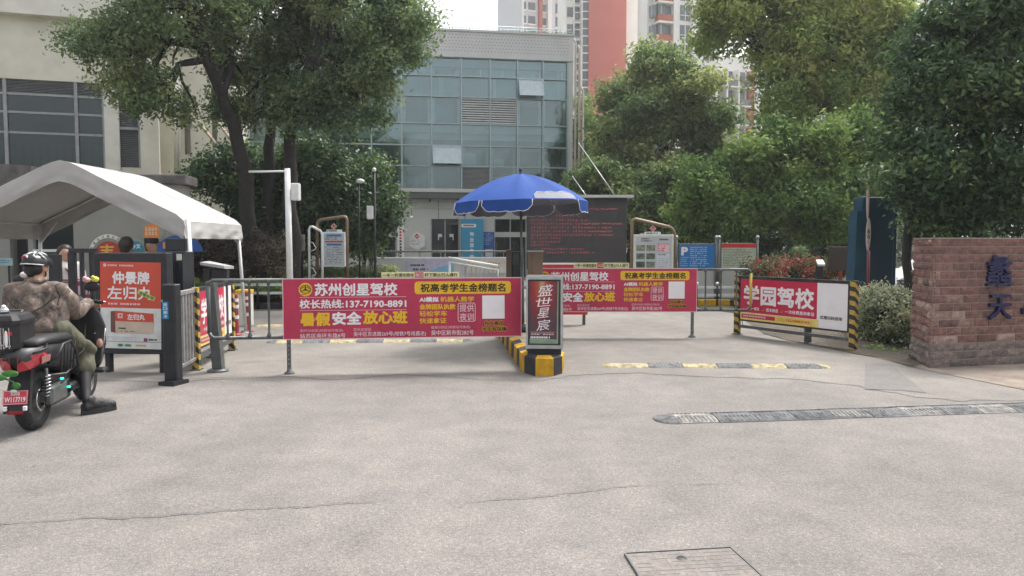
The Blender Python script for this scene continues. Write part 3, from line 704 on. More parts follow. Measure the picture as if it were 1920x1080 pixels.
F.bx(mb, s3(1221), s3(1233), 0, 60, -3.5, -1.5, m_tc); F.bx(mb, s3(1233) + .01, s3(1262), 0, 60, -6, -1.2, m_tc); F.bx(mb, s3(1262), s3(1345), 0, 60, -12, 0, m_tc); F.bx(mb, s3(1345) + .01, s3(1500), 0, 31, -12, -2.0, m_tc)
F.bx(mb, s3(1293), s3(1300), 0, 60, .01, .6, m_tc); mb.build('wall', tr_)
for k in range(2, 20):
    z = k * FL
    mb = MB(); F.bx(mb, s3(1233) + .1, s3(1262) - .1, z, z + .95, -1.19, -.1, m_or); F.bx(mb, s3(1233) + .05, s3(1262) - .1, z - .3, z - .01, -1.19, .05, m_tc); F.bx(mb, s3(1233) + .3, s3(1250), z + .96, z + 2.5, -1.19, -.6, m_tw); F.bx(mb, s3(1252), s3(1261), z + .96, z + 2.5, -1.19, -.9, m_tw); F.bx(mb, s3(1241), s3(1242), z + .96, z + 2.5, -.59, -.5, m_tc); mb.build('balcony', tr_)
    win(tr_, F, 1273, 1291, z + .3, z + 2.5); win(tr_, F, 1223.5, 1231, z + .6, z + 2.3, -1.4)
    if z < 34:
        win(tr_, F, 1318, 1337, z + .5, z + 2.3)
    if z < 29:
        for p0, p1 in ((1350, 1366), (1369, 1388), (1391, 1412)):
            mb = MB(); F.bx(mb, s3(p0), s3(p1), z, z + 1.0, -1.99, -.6, M('balcony_grey', (.20, .19, .19), .7) if 'balcony_grey' not in bpy.data.materials else bpy.data.materials['balcony_grey']); F.bx(mb, s3(p0), s3(p1), z - .22, z - .01, -1.99, -.4, m_tc); F.bx(mb, s3(p0) + .3, s3(p1) - .3, z + 1.01, z + 2.5, -1.99, -1.7, m_tw); F.bx(mb, s3(p0) - .25, s3(p0) - .02, z - .2, z + FL - .25, -1.99, -.45, m_tc); mb.build('balcony', tr_)
        mb = MB(); F.bx(mb, s3(1414), s3(1424), z, z + 2.6, -1.99, -1.2, m_or); mb.build('spandrel', tr_)
tn = tower('near_tower', 'cream apartment block glimpsed between the trees above the blue totem', 60, 1650); F = Facade(1540, 60, 1760, 60, 300); s4 = lambda u: F.sz(u, 300)[0]
mb = MB(); F.bx(mb, s4(1545), s4(1640), 0, 27, -9, -1.2, m_tc); F.bx(mb, s4(1640) + .01, s4(1770), 0, 27, -9, 0, m_tc); mb.build('wall', tn)
for k in range(0, 9):
    z = .4 + k * 2.8
    for p0, p1 in ((1652, 1676), (1690, 1712), (1725, 1745)):
        win(tn, F, p0, p1, z + .7, z + 2.2); mb = MB(); F.bx(mb, s4(p0) - .3, s4(p1) + .3, z + .38, z + .6, .01, .7, m_tc); mb.build('sill', tn)
    win(tn, F, 1558, 1572, z + .7, z + 2.2, -1.1); win(tn, F, 1600, 1618, z + .7, z + 2.2, -1.1)
# ================================================================ TREES AND PLANTING
bark = M('dark_bark', (.034, .03, .027), .9, var=.4, scale=9, bump=.5, bscale=25)
lf_camphor = Mtint('camphor_leaf', [(0, (.08, .135, .068)), (.45, (.175, .255, .115)), (.8, (.28, .35, .145)), (1, (.37, .40, .16))], .55, .3, transl=.45)
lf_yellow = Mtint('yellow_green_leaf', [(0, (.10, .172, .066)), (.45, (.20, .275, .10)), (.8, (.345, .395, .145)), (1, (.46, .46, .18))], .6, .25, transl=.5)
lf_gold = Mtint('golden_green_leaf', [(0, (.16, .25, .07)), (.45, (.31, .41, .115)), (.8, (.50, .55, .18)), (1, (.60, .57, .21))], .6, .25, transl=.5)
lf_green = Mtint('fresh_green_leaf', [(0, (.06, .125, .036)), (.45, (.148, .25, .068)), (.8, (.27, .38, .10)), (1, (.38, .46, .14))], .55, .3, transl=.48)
lf_mag = Mtint('glossy_dark_leaf', [(0, (.022, .05, .022)), (.5, (.055, .108, .043)), (.85, (.13, .215, .075)), (1, (.23, .31, .11))], .45, .4, transl=.3)
lf_var = Mtint('variegated_leaf', [(0, (.035, .055, .025)), (.4, (.16, .21, .10)), (.65, (.36, .41, .25)), (.96, (.62, .64, .48)), (1, (.60, .58, .36))], .5, .35, transl=.25)
lf_flower = Mtint('red_flower', [(0, (.04, .07, .025)), (.58, (.13, .16, .06)), (.64, (.30, .03, .035)), (.85, (.38, .06, .06)), (1, (.42, .11, .10))], .6, .3, transl=.3)
lf_brown = Mtint('brown_hedge_leaf', [(0, (.03, .025, .02)), (.5, (.065, .05, .04)), (.85, (.10, .075, .05)), (1, (.11, .10, .05))], .7, .3, transl=.15)
def gx0(px, Y): return (P(px, 460, Y).x, Y, 0)
# the three camphor trees over the gate
grp = 'camphor trees by the gate'
make_tree('camphor_tree', 'leaning dark camphor tree whose crown hangs over the cream building', gx0(478, 20.0),
          [gx0(478, 20), P(462, 330, 19.8), P(440, 240, 19.4), P(415, 175, 19), P(385, 110, 18.6), P(370, 20, 18.4)], .21,
          [PB(230, 70, 90, 62, 18), PB(335, 30, 110, 66, 18), PB(262, 150, 74, 52, 18), PB(318, 190, 44, 36, 18), PB(190, 90, 42, 30, 17.5), PB(430, 105, 50, 52, 19.6), PB(345, 228, 26, 16, 18.3), PB(232, 196, 32, 22, 17.5), PB(148, 95, 30, 15, 17.3), PB(340, -60, 140, 70, 18.5), PB(440, 20, 70, 60, 19), PB(280, -30, 90, 60, 18)],
          33000, .115, lf_camphor, bark, 11, grp, spray=.34, per=24, tint_mid=.5, limbs=9)
make_tree('camphor_tree', 'straight trunked camphor tree in the middle of the three beside the gate', gx0(506, 21.5),
          [gx0(506, 21.5), P(504, 330, 21.5), P(507, 225, 21.5), P(500, 120, 21.3), P(505, 0, 21)], .19,
          [PB(490, 130, 66, 50, 20.6), PB(530, 40, 110, 64, 20.5), PB(462, 205, 46, 32, 20), PB(560, 190, 66, 40, 20), PB(590, 95, 66, 52, 20.5), PB(500, -40, 130, 60, 21), PB(425, 195, 24, 24, 20.5), PB(515, 215, 50, 22, 20)],
          32000, .12, lf_camphor, bark, 12, grp, spray=.36, per=24, tint_mid=.4)
make_tree('camphor_tree', 'camphor tree whose wide crown covers the left end of the glass office', gx0(552, 20.0),
          [gx0(552, 20), P(546, 330, 20), P(543, 265, 19.9), P(556, 190, 19.7), P(590, 110, 19.4), P(625, 40, 19.2)], .2,
          [PB(655, 66, 80, 54, 19), PB(704, 140, 60, 46, 19), PB(640, 190, 74, 44, 19), PB(735, 40, 66, 50, 19.3), PB(745, 110, 42, 40, 18.7), PB(690, 218, 46, 18, 18.8), PB(790, 32, 32, 15, 18.6), PB(765, 60, 26, 26, 19), PB(650, -40, 120, 60, 19.5), PB(590, 235, 42, 20, 19.2), PB(783, 105, 14, 18, 18.5), PB(640, 255, 14, 22, 18.9), PB(606, 165, 48, 38, 19.2), PB(735, -30, 70, 40, 19.3)],
          34000, .115, lf_camphor, bark, 13, grp, spray=.34, per=24, tint_mid=.44, limbs=9)
# dark evergreens under them
grp = 'dark evergreen shrubs under the camphor trees'
def shrub(name, label, px, Y, blobs, n, size, mat, seed, group=None, cat='shrub', r0=.07, **kw):
    b = gx0(px, Y); top = Vector(blobs[0][0])
    return make_tree(name, label, b, [b, (b[0] + .05, b[1], max(.4, top.z * .5)), (top.x, top.y, max(.6, top.z))], r0, blobs, n, size, mat, bark, seed, group, cat, limbs=4, **kw)
shrub('evergreen_shrub', 'dark broadleaf evergreen shrub left of the white camera pole', 425, 22, [PB(425, 350, 66, 50, 22), PB(455, 410, 80, 50, 22), PB(385, 330, 34, 34, 21.5), PB(470, 320, 50, 45, 22), PB(425, 300, 40, 22, 21.6)], 16000, .14, lf_mag, 21, grp, spray=.4)
shrub('evergreen_shrub', 'dark evergreen shrub just right of the white camera pole, tallest of them', 600, 22.5, [PB(590, 330, 66, 60, 22.5), PB(560, 400, 64, 60, 22.5), PB(620, 400, 62, 66, 22), PB(600, 300, 36, 26, 22), PB(530, 340, 50, 60, 22.8), PB(560, 460, 60, 34, 22.5)], 20000, .14, lf_mag, 22, grp, spray=.4)
shrub('evergreen_shrub', 'dark drooping evergreen shrub beside the black lamp post', 682, 22, [PB(672, 345, 46, 46, 22), PB(690, 400, 40, 50, 21.8), PB(665, 440, 40, 46, 22), PB(708, 370, 20, 46, 21.6), PB(640, 350, 40, 40, 22)], 15000, .14, lf_mag, 23, grp, spray=.4)
# brown clipped hedge mound
hb = thing('brown_hedge', 'low dark reddish brown clipped hedge behind the barrier posts at left', 'hedge', gx0(440, 19.6))
leaf_mesh('foliage', [PB(375, 480, 50, 34, 19.6, 1.0), PB(430, 480, 62, 44, 19.6, 1.0), PB(495, 482, 54, 42, 19.6, 1.0), PB(350, 495, 40, 30, 19.5, .9), PB(460, 505, 80, 26, 19.4, .9)], 22000, .07, lf_brown, 31, hb, spray=.14, per=16, shell=.85)
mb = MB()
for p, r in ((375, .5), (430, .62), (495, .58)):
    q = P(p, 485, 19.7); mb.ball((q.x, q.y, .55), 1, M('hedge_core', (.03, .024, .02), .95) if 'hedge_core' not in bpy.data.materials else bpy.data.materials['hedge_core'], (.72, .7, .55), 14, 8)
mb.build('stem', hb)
lh = thing('low_hedge', 'thin green edging hedge along the far road behind the left barrier', 'hedge', gx0(470, 18.3))
leaf_mesh('foliage', [PB(px, 538, 26, 14, 18.35, .3) for px in range(352, 540, 22)], 7000, .06, lf_green, 32, lh, spray=.1, per=14, shell=.7)
lh = thing('low_hedge', 'low mossy ground hedge under the tilted notice board', 'hedge', gx0(650, 21))
leaf_mesh('foliage', [PB(px, 512, 26, 10, 21, .4) for px in range(556, 730, 24)], 7000, .07, lf_camphor, 33, lh, spray=.12, per=14, shell=.7)
# right side trees
make_tree('feathery_tree', 'feathery yellow green tree in front of the balcony tower', gx0(1235, 34),
          [gx0(1235, 34), P(1235, 380, 34), P(1238, 300, 34), P(1240, 200, 34), P(1245, 130, 34)], .2,
          [PB(1245, 150, 66, 50, 34), PB(1292, 180, 48, 56, 33.5), PB(1182, 200, 56, 46, 33.5), PB(1235, 232, 78, 44, 33), PB(1312, 235, 36, 50, 33), PB(1150, 245, 36, 30, 33), PB(1190, 300, 60, 34, 33), PB(1290, 300, 44, 30, 34), PB(1240, 110, 34, 26, 34), PB(1345, 228, 30, 26, 32.5), PB(1215, 170, 40, 60, 34.4), PB(1160, 320, 44, 34, 33.5), PB(1255, 330, 60, 40, 33.5), PB(1330, 290, 30, 36, 33)],
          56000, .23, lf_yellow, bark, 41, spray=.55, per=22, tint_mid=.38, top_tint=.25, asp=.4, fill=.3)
make_tree('understorey_tree', 'dark bushy tree beside the black screen under the feathery tree', gx0(1180, 31),
          [gx0(1180, 31), P(1182, 430, 31), P(1190, 360, 31)], .13,
          [PB(1130, 345, 54, 46, 31), PB(1215, 370, 76, 56, 31), PB(1175, 415, 70, 56, 30.5), PB(1275, 345, 46, 50, 31), PB(1105, 400, 46, 60, 31.5), PB(1240, 440, 70, 46, 31)],
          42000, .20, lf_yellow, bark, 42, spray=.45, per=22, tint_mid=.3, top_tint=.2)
make_tree('slim_tree', 'slim pale green tree between the glass office and the salmon tower', gx0(1092, 43),
          [gx0(1092, 43), P(1092, 380, 43), P(1093, 250, 43)], .12, [PB(1092, 215, 16, 38, 43), PB(1096, 270, 20, 40, 43), PB(1088, 320, 22, 40, 43), PB(1100, 360, 30, 36, 43)], 9000, .18, lf_green, bark, 43, spray=.5, per=20, tint_mid=.6)
make_tree('golden_tree', 'tall golden green tree filling the top right behind the broad green tree', gx0(1500, 28),
          [gx0(1500, 28), P(1505, 380, 28), P(1510, 250, 28), P(1520, 120, 28), P(1530, 20, 28)], .26,
          [PB(1378, 60, 66, 62, 27.5), PB(1448, 125, 56, 44, 27.5), PB(1482, 205, 54, 38, 27), PB(1525, 95, 92, 80, 27.5), PB(1600, 150, 70, 76, 27.5), PB(1660, 60, 90, 70, 27.5), PB(1480, 10, 100, 60, 28), PB(1555, 195, 60, 46, 27), PB(1625, 225, 56, 40, 27), PB(1410, -40, 90, 60, 28), PB(1560, -30, 110, 60, 28), PB(1350, 10, 36, 44, 27.5), PB(1700, 160, 70, 80, 27.5), PB(1660, 290, 30, 40, 27)],
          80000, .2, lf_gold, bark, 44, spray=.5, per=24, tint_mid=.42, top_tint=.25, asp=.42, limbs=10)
make_tree('broad_green_tree', 'broad fresh green tree with forked trunk above the red flower bed', gx0(1552, 24),
          [gx0(1552, 24), P(1550, 440, 24), P(1545, 390, 24), P(1520, 320, 24)], .13,
          [PB(1335, 345, 60, 56, 24), PB(1440, 315, 90, 60, 24), PB(1545, 305, 80, 70, 24), PB(1600, 355, 46, 66, 23.7), PB(1505, 385, 96, 46, 23.5), PB(1390, 405, 84, 40, 23.7), PB(1300, 385, 36, 40, 24), PB(1580, 255, 46, 36, 24), PB(1455, 262, 46, 26, 24), PB(1620, 300, 26, 40, 24), PB(1560, 420, 50, 26, 23.6), PB(1330, 430, 60, 26, 24)],
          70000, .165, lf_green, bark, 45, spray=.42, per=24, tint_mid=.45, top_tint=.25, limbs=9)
make_tree('magnolia_tree', 'dark glossy leaved magnolia towering behind the brick wall', gx0(1702, 13.2),
          [gx0(1702, 13.2), P(1702, 440, 13.2), P(1720, 330, 13.3), P(1780, 200, 13.5), P(1840, 60, 13.5)], .085,
          [PB(1850, 60, 140, 96, 13.5), PB(1785, 190, 92, 70, 13), PB(1905, 210, 120, 100, 13.2), PB(1740, 315, 62, 56, 12.8), PB(1850, 350, 116, 80, 13), PB(1960, 390, 110, 70, 13), PB(1722, 380, 24, 36, 12.6), PB(1690, 265, 36, 26, 13), PB(1790, 415, 70, 36, 13), PB(1930, -30, 150, 80, 13.7), PB(1745, 120, 40, 30, 13.2), PB(1660, 350, 18, 16, 12.3)],
          64000, .125, lf_mag, bark, 46, spray=.3, per=16, tint_mid=.5, limbs=10, asp=.42)
# shaded shrubs under the right trees, wood beyond
grp = 'shaded shrubs behind the flower bed'
for i, (px, Y, bl, lb) in enumerate(((1300, 29, [PB(1300, 450, 60, 36, 29), PB(1260, 470, 50, 30, 29), PB(1340, 480, 50, 30, 29)], 'shaded dark shrub behind the blue parking board'),
                                     (1440, 29, [PB(1440, 450, 70, 40, 29), PB(1400, 480, 50, 30, 29), PB(1490, 470, 50, 40, 29)], 'shaded dark shrub behind the red flower bed, right of the green notice board'),
                                     (1575, 27, [PB(1575, 460, 46, 40, 27), PB(1610, 480, 40, 34, 27), PB(1530, 480, 40, 30, 27)], 'shaded dark shrub beside the blue totem'))):
    shrub('shaded_shrub', lb, px, Y, bl, 9000, .15, lf_mag, 51 + i, grp, spray=.4)
tl = leaf_mesh('treeline', [PB(px, 400 + 40 * math.sin(px), 70, 90, 48 + (px % 7), 3) for px in range(1060, 2900, 60)], 60000, .3, lf_mag, 60, None, spray=.9, per=18); tl['kind'] = 'stuff'
fb = leaf_mesh('red_flower_ground_cover', [PB(px, 505 + 4 * math.sin(px), 24, 16, 19.5 + .8 * math.sin(px * 3), .7) for px in range(1428, 1625, 17)], 16000, .075, lf_flower, 61, None, spray=.2, per=18, tint_var=.5, tint_mid=.36, shell=.6); fb['kind'] = 'stuff'
hr = thing('variegated_hedge', 'clipped hedge with pale variegated leaves beside the brick wall', 'hedge', gx0(1660, 11.6))
hbl = []
for px, y0, y1, Y in ((1630, 548, 655, 12.4), (1630, 548, 640, 13.1), (1660, 546, 664, 11.9), (1665, 546, 650, 12.6), (1692, 546, 672, 11.4), (1700, 546, 660, 12.2), (1725, 546, 668, 12.2), (1615, 552, 640, 13.6)):
    for k in range(3): hbl.append(PB(px, y0 + (y1 - y0) * (k + .5) / 3, 30, 26, Y, .34))
leaf_mesh('foliage', hbl, 26000, .055, lf_var, 62, hr, spray=.13, per=14, shell=.7, tint_var=.4, tint_mid=.52)
mb = MB()
for px, Y in ((1635, 12.9), (1665, 12.4), (1695, 12.1)):
    q = P(px, 460, Y); mb.tube([(q.x, q.y, 0), (q.x + .03, q.y, .45), (q.x - .02, q.y, .8)], [.03, .02, .01], bark, 6)
mb.build('stem', hr)
gt = leaf_mesh('verge_grass', [PB(px, 668 + (px - 1640) * .22, 14, 6, 10.6 + (1700 - px) * .008, .15) for px in range(1630, 1712, 8)], 3500, .09, lf_green, 63, None, spray=.1, per=10, up=.1, asp=.16); gt['kind'] = 'stuff'
tp = make_tree('topiary_tree', 'small mushroom shaped topiary tree in the red flower bed', gx0(1503, 21), [gx0(1503, 21), P(1501, 500, 21), P(1504, 478, 21)], .03, [PB(1504, 473, 13, 6, 21), PB(1495, 476, 8, 4, 21)], 1500, .08, lf_camphor, bark, 64, spray=.12, limbs=2)
# ================================================================ STREET FURNITURE
m_iron = M('dark_grey_steel', (.115, .12, .12), .45, .3, var=.3, scale=12)
m_black = M('black_painted_metal', (.022, .024, .028), .4, var=.3, scale=10)
m_grey = M('galvanised_steel', (.34, .345, .35), .4, .5, var=.3, scale=14)
m_red = M('banner_crimson', (.46, .03, .082), .4, var=.22, scale=1.6, bump=.22, bscale=2.6)
m_wht = M('print_white', (.78, .75, .76), .5, var=.05)
m_yel = M('print_yellow', (.75, .45, .02), .5, var=.05)
m_ink = M('print_dark_brown', (.04, .03, .01), .5)
m_pink = M('print_pale_pink', (.72, .50, .53), .5, var=.05)
m_blue = M('print_blue', (.03, .18, .42), .5); m_red2 = M('print_red', (.55, .03, .03), .5); m_green = M('print_green', (.03, .22, .10), .5)
m_stripe_y = (.62, .40, .05)
def Mstripe(name, c1, c2, freq, slant=(0, 0, 1)):
    m, n, l, b = mk(name); tc = n.new('ShaderNodeTexCoord'); dp = n.new('ShaderNodeVectorMath'); dp.operation = 'DOT_PRODUCT'
    dp.inputs[1].default_value = tuple(x * freq for x in slant); l.new(tc.outputs['Object'], dp.inputs[0])
    fr = n.new('ShaderNodeMath'); fr.operation = 'FRACT'; l.new(dp.outputs['Value'], fr.inputs[0])
    gt_ = n.new('ShaderNodeMath'); gt_.operation = 'GREATER_THAN'; gt_.inputs[1].default_value = .5; l.new(fr.outputs[0], gt_.inputs[0])
    nz = n.new('ShaderNodeTexNoise'); nz.inputs['Scale'].default_value = 25; nz.inputs['Detail'].default_value = 5; l.new(tc.outputs['Object'], nz.inputs['Vector'])
    mx = n.new('ShaderNodeMix'); mx.data_type = 'RGBA'; mx.inputs[6].default_value = (*c1, 1); mx.inputs[7].default_value = (*c2, 1); l.new(gt_.outputs[0], mx.inputs[0])
    mr = n.new('ShaderNodeMapRange'); mr.inputs[1].default_value = .3; mr.inputs[2].default_value = .7; mr.inputs[3].default_value = .72; mr.inputs[4].default_value = 1.1; l.new(nz.outputs['Fac'], mr.inputs[0])
    mm = n.new('ShaderNodeMix'); mm.data_type = 'RGBA'; mm.blend_type = 'MULTIPLY'; mm.inputs[0].default_value = 1; l.new(mx.outputs[2], mm.inputs[6]); l.new(mr.outputs[0], mm.inputs[7])
    l.new(mm.outputs[2], b.inputs['Base Color']); b.inputs['Roughness'].default_value = .6; return m
m_tiger = Mstripe('tiger_stripe_paint', (.50, .33, .06), (.03, .027, .025), 7.2, (.9, .3, 1))

# ---- swinging barrier fences with the driving school banner
def banner(B, mb):
    B.rect(mb, 0, 0, 1798, 450, m_red, .0)
    for r in ((0, 0, 1798, 6), (0, 444, 1798, 450), (0, 6, 6, 444), (1792, 6, 1798, 444)): B.rect(mb, *r, m_pink, .002)
    B.disc(mb, 168, 82, 50, 50, m_yel); B.disc(mb, 168, 80, 41, 32, m_ink, .004, inner=.84); B.disc(mb, 168, 84, 34, 24, m_ink, .004, 200, 340, 12, .8)
    for a in (-90, 30, 150):
        ca, sa = math.cos(RAD(a)), math.sin(RAD(a)); B.poly(mb, [(168 + 4 * -sa, 82 + 4 * ca), (168 + 38 * ca - 3 * sa, 82 + 29 * sa + 3 * ca), (168 + 38 * ca + 3 * sa, 82 + 29 * sa - 3 * ca), (168 + 4 * sa, 82 - 4 * ca)], m_ink, .004)
    B.disc(mb, 168, 82, 10, 9, m_ink, .005); B.bars(mb, 142, 116, 194, 124, m_ink, 1, random.Random(1), .9)
    B.text(mb, '苏州创星驾校', 234, 36, 847, 130, m_wht, .03)
    B.rect(mb, 125, 138, 912, 141, m_pink); B.rect(mb, 125, 235, 912, 238, m_pink)
    B.text(mb, '校长热线:137-7190-8891', 122, 155, 914, 222, m_wht, .03)
    B.text(mb, '暑假', 127, 250, 348, 352, m_yel, .045); B.text(mb, '安全', 360, 247, 578, 346, m_wht, .045); B.text(mb, '放心班', 588, 242, 922, 342, m_yel, .045)
    B.text(mb, '南环分校区(地铁站可接送)', 125, 374, 440, 398, m_pink, 0); B.text(mb, '姑苏区南环东路8号', 125, 406, 457, 440, m_wht, 0)
    B.text(mb, '苏州总校区', 517, 369, 650, 393, m_pink, 0); B.text(mb, '吴中区东进路269号(地铁7号线直达)', 517, 398, 1060, 437, m_wht, 0)
    B.text(mb, '临湖分校区(地铁站可接送)', 1100, 361, 1399, 386, m_pink, 0); B.text(mb, '吴中区新市街282号', 1100, 394, 1425, 432, m_wht, 0)
    B.rrect(mb, 977, 28, 1714, 122, 22, m_yel); B.text(mb, '祝高考学生金榜题名', 1020, 43, 1672, 108, m_ink, .03)
    B.text(mb, 'AI模拟', 1012, 143, 1160, 182, m_wht, .035); B.text(mb, '机器人教学', 1170, 141, 1430, 182, m_yel, .025)
    B.text(mb, '金牌团队执教', 1012, 196, 1287, 238, m_yel, .035); B.text(mb, '轻松学车', 1012, 247, 1222, 289, m_yel, .02); B.text(mb, '快速拿证', 1012, 300, 1217, 342, m_yel, .02)
    B.rrect(mb, 1304, 190, 1440, 332, 16, m_pink, .002); B.rrect(mb, 1309, 195, 1435, 327, 13, m_red, .003)
    B.text(mb, '提供', 1317, 200, 1427, 257, m_pink, .012, .005); B.text(mb, '夜训', 1317, 267, 1427, 325, m_pink, .012, .005)
    B.rect(mb, 1492, 136, 1665, 312, m_wht, .002)
    B.text(mb, '校长直招', 1507, 326, 1659, 364, m_yel, .08, .003); B.text(mb, '校长直招', 1509, 329, 1657, 361, m_ink, .03, .005)
    B.text(mb, '学车有保障', 1487, 370, 1682, 412, m_yel, .08, .003); B.text(mb, '学车有保障', 1489, 373, 1680, 409, m_ink, .03, .005)
def banner_gate(label, F, px, py, rails, leg_px, cap_side, sign, sign_px, outer, end_yellow):
    a0, a1, z0, z1 = F.rect(px[0], py[0], px[1], py[1]); ro = [F.sz(u, 560)[0] for u in rails]
    r = thing('banner_gate', label, 'barrier', tuple(F.pt(F.sz(leg_px, 600)[0], 0)), 0, 'barrier fences with a driving school banner')
    mb = MB(); F.bx(mb, a0, a1, z0, z1, -.045, 0, m_iron, bev=.006); mb.build('panel_frame', r)
    mb = MB(); banner(Board(F.pt(a0, z1, .003), F.pt(a1, z1, .003), F.pt(a0, z0, .003), 1798, 450, F.n.copy()), mb); mb.build('banner', r)
    e = F.sz(outer, 560)[0]; far = a0 if e < a0 else a1; zt, zb = z1 - .02, z0 + .03; s = 1 if e < far else -1
    for z in (zt, zb):
        mb = MB(); c = (zt + zb) / 2; q = .05 if z == zt else -.05
        mb.tube([F.pt(far, z, -.02), F.pt(e + s * .06, z, -.02), F.pt(e + s * .02, z - q * .4, -.02), F.pt(e, z - q * 1.3, -.02)], .022, m_iron, 10); mb.build('rail', r)
    mb = MB(); mb.tube([F.pt(e, zt - .06, -.02), F.pt(e, zb + .06, -.02)], .022, M('yellow_reflective_tape', (.6, .42, .08), .4) if end_yellow else m_iron, 10); mb.build('end_upright', r)
    for x in ro:
        mb = MB(); mb.tube([F.pt(x, zb, -.02), F.pt(x, zb + .03, -.02), F.pt(x, zb + .06, -.02), F.pt(x, zt - .06, -.02), F.pt(x, zt - .03, -.02), F.pt(x, zt, -.02)], [.03, .028, .014, .014, .028, .03], m_iron, 8); mb.build('baluster', r)
    x = F.sz(leg_px, 650)[0]
    mb = MB(); F.bx(mb, x - .022, x + .022, .07, z0, -.05, -.005, m_iron)
    for k in range(6): F.bx(mb, x - .007, x + .007, .12 + k * .055, .135 + k * .055, -.005, -.003, m_grey)
    mb.lathe(F.pt(x, 0, -.028), [(.0, 0), (.065, 0), (.06, .02), (.03, .04), (.025, .08), (0, .08)], m_iron, 12); mb.build('support_leg', r)
    s0, s1, t0, t1 = F.rect(*sign_px); mb = MB(); F.bx(mb, s0, s1, z1 + .002, z1 + .002 + (t1 - t0), -.035, -.02, M('pale_yellow_board', (.72, .70, .38), .6) if 'pale_yellow_board' not in bpy.data.materials else bpy.data.materials['pale_yellow_board'])
    B = Board(F.pt(s0, z1 + .002 + t1 - t0, -.018), F.pt(s1, z1 + .002 + t1 - t0, -.018), F.pt(s0, z1 + .002, -.018), 19, 1.2, F.n.copy())
    B.text(mb, '一车一杆请勿跟车', .3, .2, 7.9, 1.0, m_ink, .015); B.rect(mb, 8.1, .02, 10.2, 1.18, m_red2, .002); B.text(mb, sign, 8.3, .2, 10.0, 1.0, m_wht, .02); B.text(mb, '杆下禁止行人通行', 10.5, .2, 18.6, 1.0, m_ink, .015)
    mb.build('warning_strip', r)
    return r
FBL = Facade(530, 8.9, 978, 9.25, 560); FBR = Facade(1015, 12.5, 1307, 12.5, 545)
banner_gate('long crimson banner gate to the left of the upright light box', FBL, (530, 978), (521, 634), (425, 467, 503), 541, 0, '出口', (715, 511, 861, 521), 390, False)
banner_gate('long crimson banner gate to the right of the upright light box', FBR, (992, 1307), (503, 585), (1323, 1352, 1381), 1298, 0, '入口', (1076, 492, 1180, 502), 1408, True)
# second red panel gate peeping over the right one
F = Facade(1000, 14.5, 1100, 14.5, 500); t = thing('red_gate', 'plain red gate panel peeping over the right banner', 'barrier', tuple(F.pt(F.sz(1050, 500)[0], 0)))
mb = MB(); F.pbox(mb, 990, 496, 1102, 590, -.04, 0, m_red2); mb.build('panel', t); mb = MB(); F.pbox(mb, 990, 493, 1102, 496, -.045, .01, m_wht); mb.build('top_rail', t)
for u in (1000, 1095):
    mb = MB(); a, _ = F.sz(u, 600); F.bx(mb, a - .03, a + .03, 0, .3, -.04, -.005, m_iron); mb.build('leg', t)
# post the left gate rests against
gp = G(404, 697); t = thing('gate_post', 'dark grey square gate post with a flat round base at left of the banner', 'post', (gp.x, gp.y, 0))
mb = MB(); h = 1.11
mb.hexa([gp + Vector(q) for q in ((-.02, -.05, .03), (.10, -.05, .03), (.10, .06, .03), (-.02, .06, .03), (-.085, -.05, h), (.02, -.05, h), (.02, .06, h), (-.085, .06, h))], m_iron); mb.build('post', t)
mb = MB(); mb.lathe(gp + Vector((.03, 0, 0)), [(0, 0), (.13, 0), (.125, .022), (.09, .04), (0, .042)], m_iron, 18, (1, 0, 0), (0, .9, 0)); mb.build('base_plate', t)

# ---- traffic island
m_kerb = Mtint('painted_kerb', [(0, (.035, .035, .04)), (.45, (.05, .05, .055)), (.5, (.52, .29, .015)), (1, (.58, .34, .03))], .65, noise_scale=9, noise_amt=.28, bump=.2)
m_kerb.node_tree.nodes['Color Ramp'].color_ramp.interpolation = 'CONSTANT'
m_top = M('island_concrete', (.36, .30, .22), .85, var=.3, scale=4, bump=.15)
isl = thing('traffic_island', 'narrow kerbed traffic island painted in yellow and black blocks', 'traffic island', (.1, 9.0, 0))
KH = .235
ring = [G(1048, 700.5), G(1054, 693)]; lft = [G(x, y) for x, y in ((1003, 705.5), (984, 700), (974, 690))]
front = [G(974, 690), G(983, 700), G(1004, 706), G(1038, 706), G(1054, 701), G(1058, 692)]
L0, R0 = front[0], front[-1]; far = Vector((-.40, 3.9, 0)); L1, R1 = L0 + far, R0 + far
def kerbrun(a, b, inw, n, t0, mb):
    for i in range(n):
        p, q = a.lerp(b, i / n), a.lerp(b, (i + 1) / n); u = Vector((0, 0, 1))
        mb.hexa([p, q, q + inw, p + inw, p + u * (KH - .03) + inw * .06, q + u * (KH - .03) + inw * .06, q + u * KH + inw, p + u * KH + inw], m_kerb, ((i + t0) % 2) * .9 + .05)
mb = MB(); ci = sum(front, Vector()) / 6
tints = [1, 0, 1, 0, 1]
for i in range(5):
    p, q = front[i], front[i + 1]; c = lambda v: v.lerp(ci + Vector((0, .25, 0)), .28); u = Vector((0, 0, 1)) * KH
    mb.hexa([p, q, c(q), c(p), p + u * .9, q + u * .9, c(q) + u, c(p) + u], m_kerb, tints[i] * .9 + .05)
d = Vector((.12, 0, 0)); kerbrun(L1, L0, d, 11, 0, mb); kerbrun(R0, R1, -d, 11, 0, mb)
mb.build('kerb', isl)
mb = MB(); q = [L0 + d, R0 - d, R1 - d, L1 + d]; mb.hexa([v + Vector((0, .02, 0)) for v in q] + [v + Vector((0, .02, KH - .012)) for v in q], m_top); mb.build('top_slab', isl)

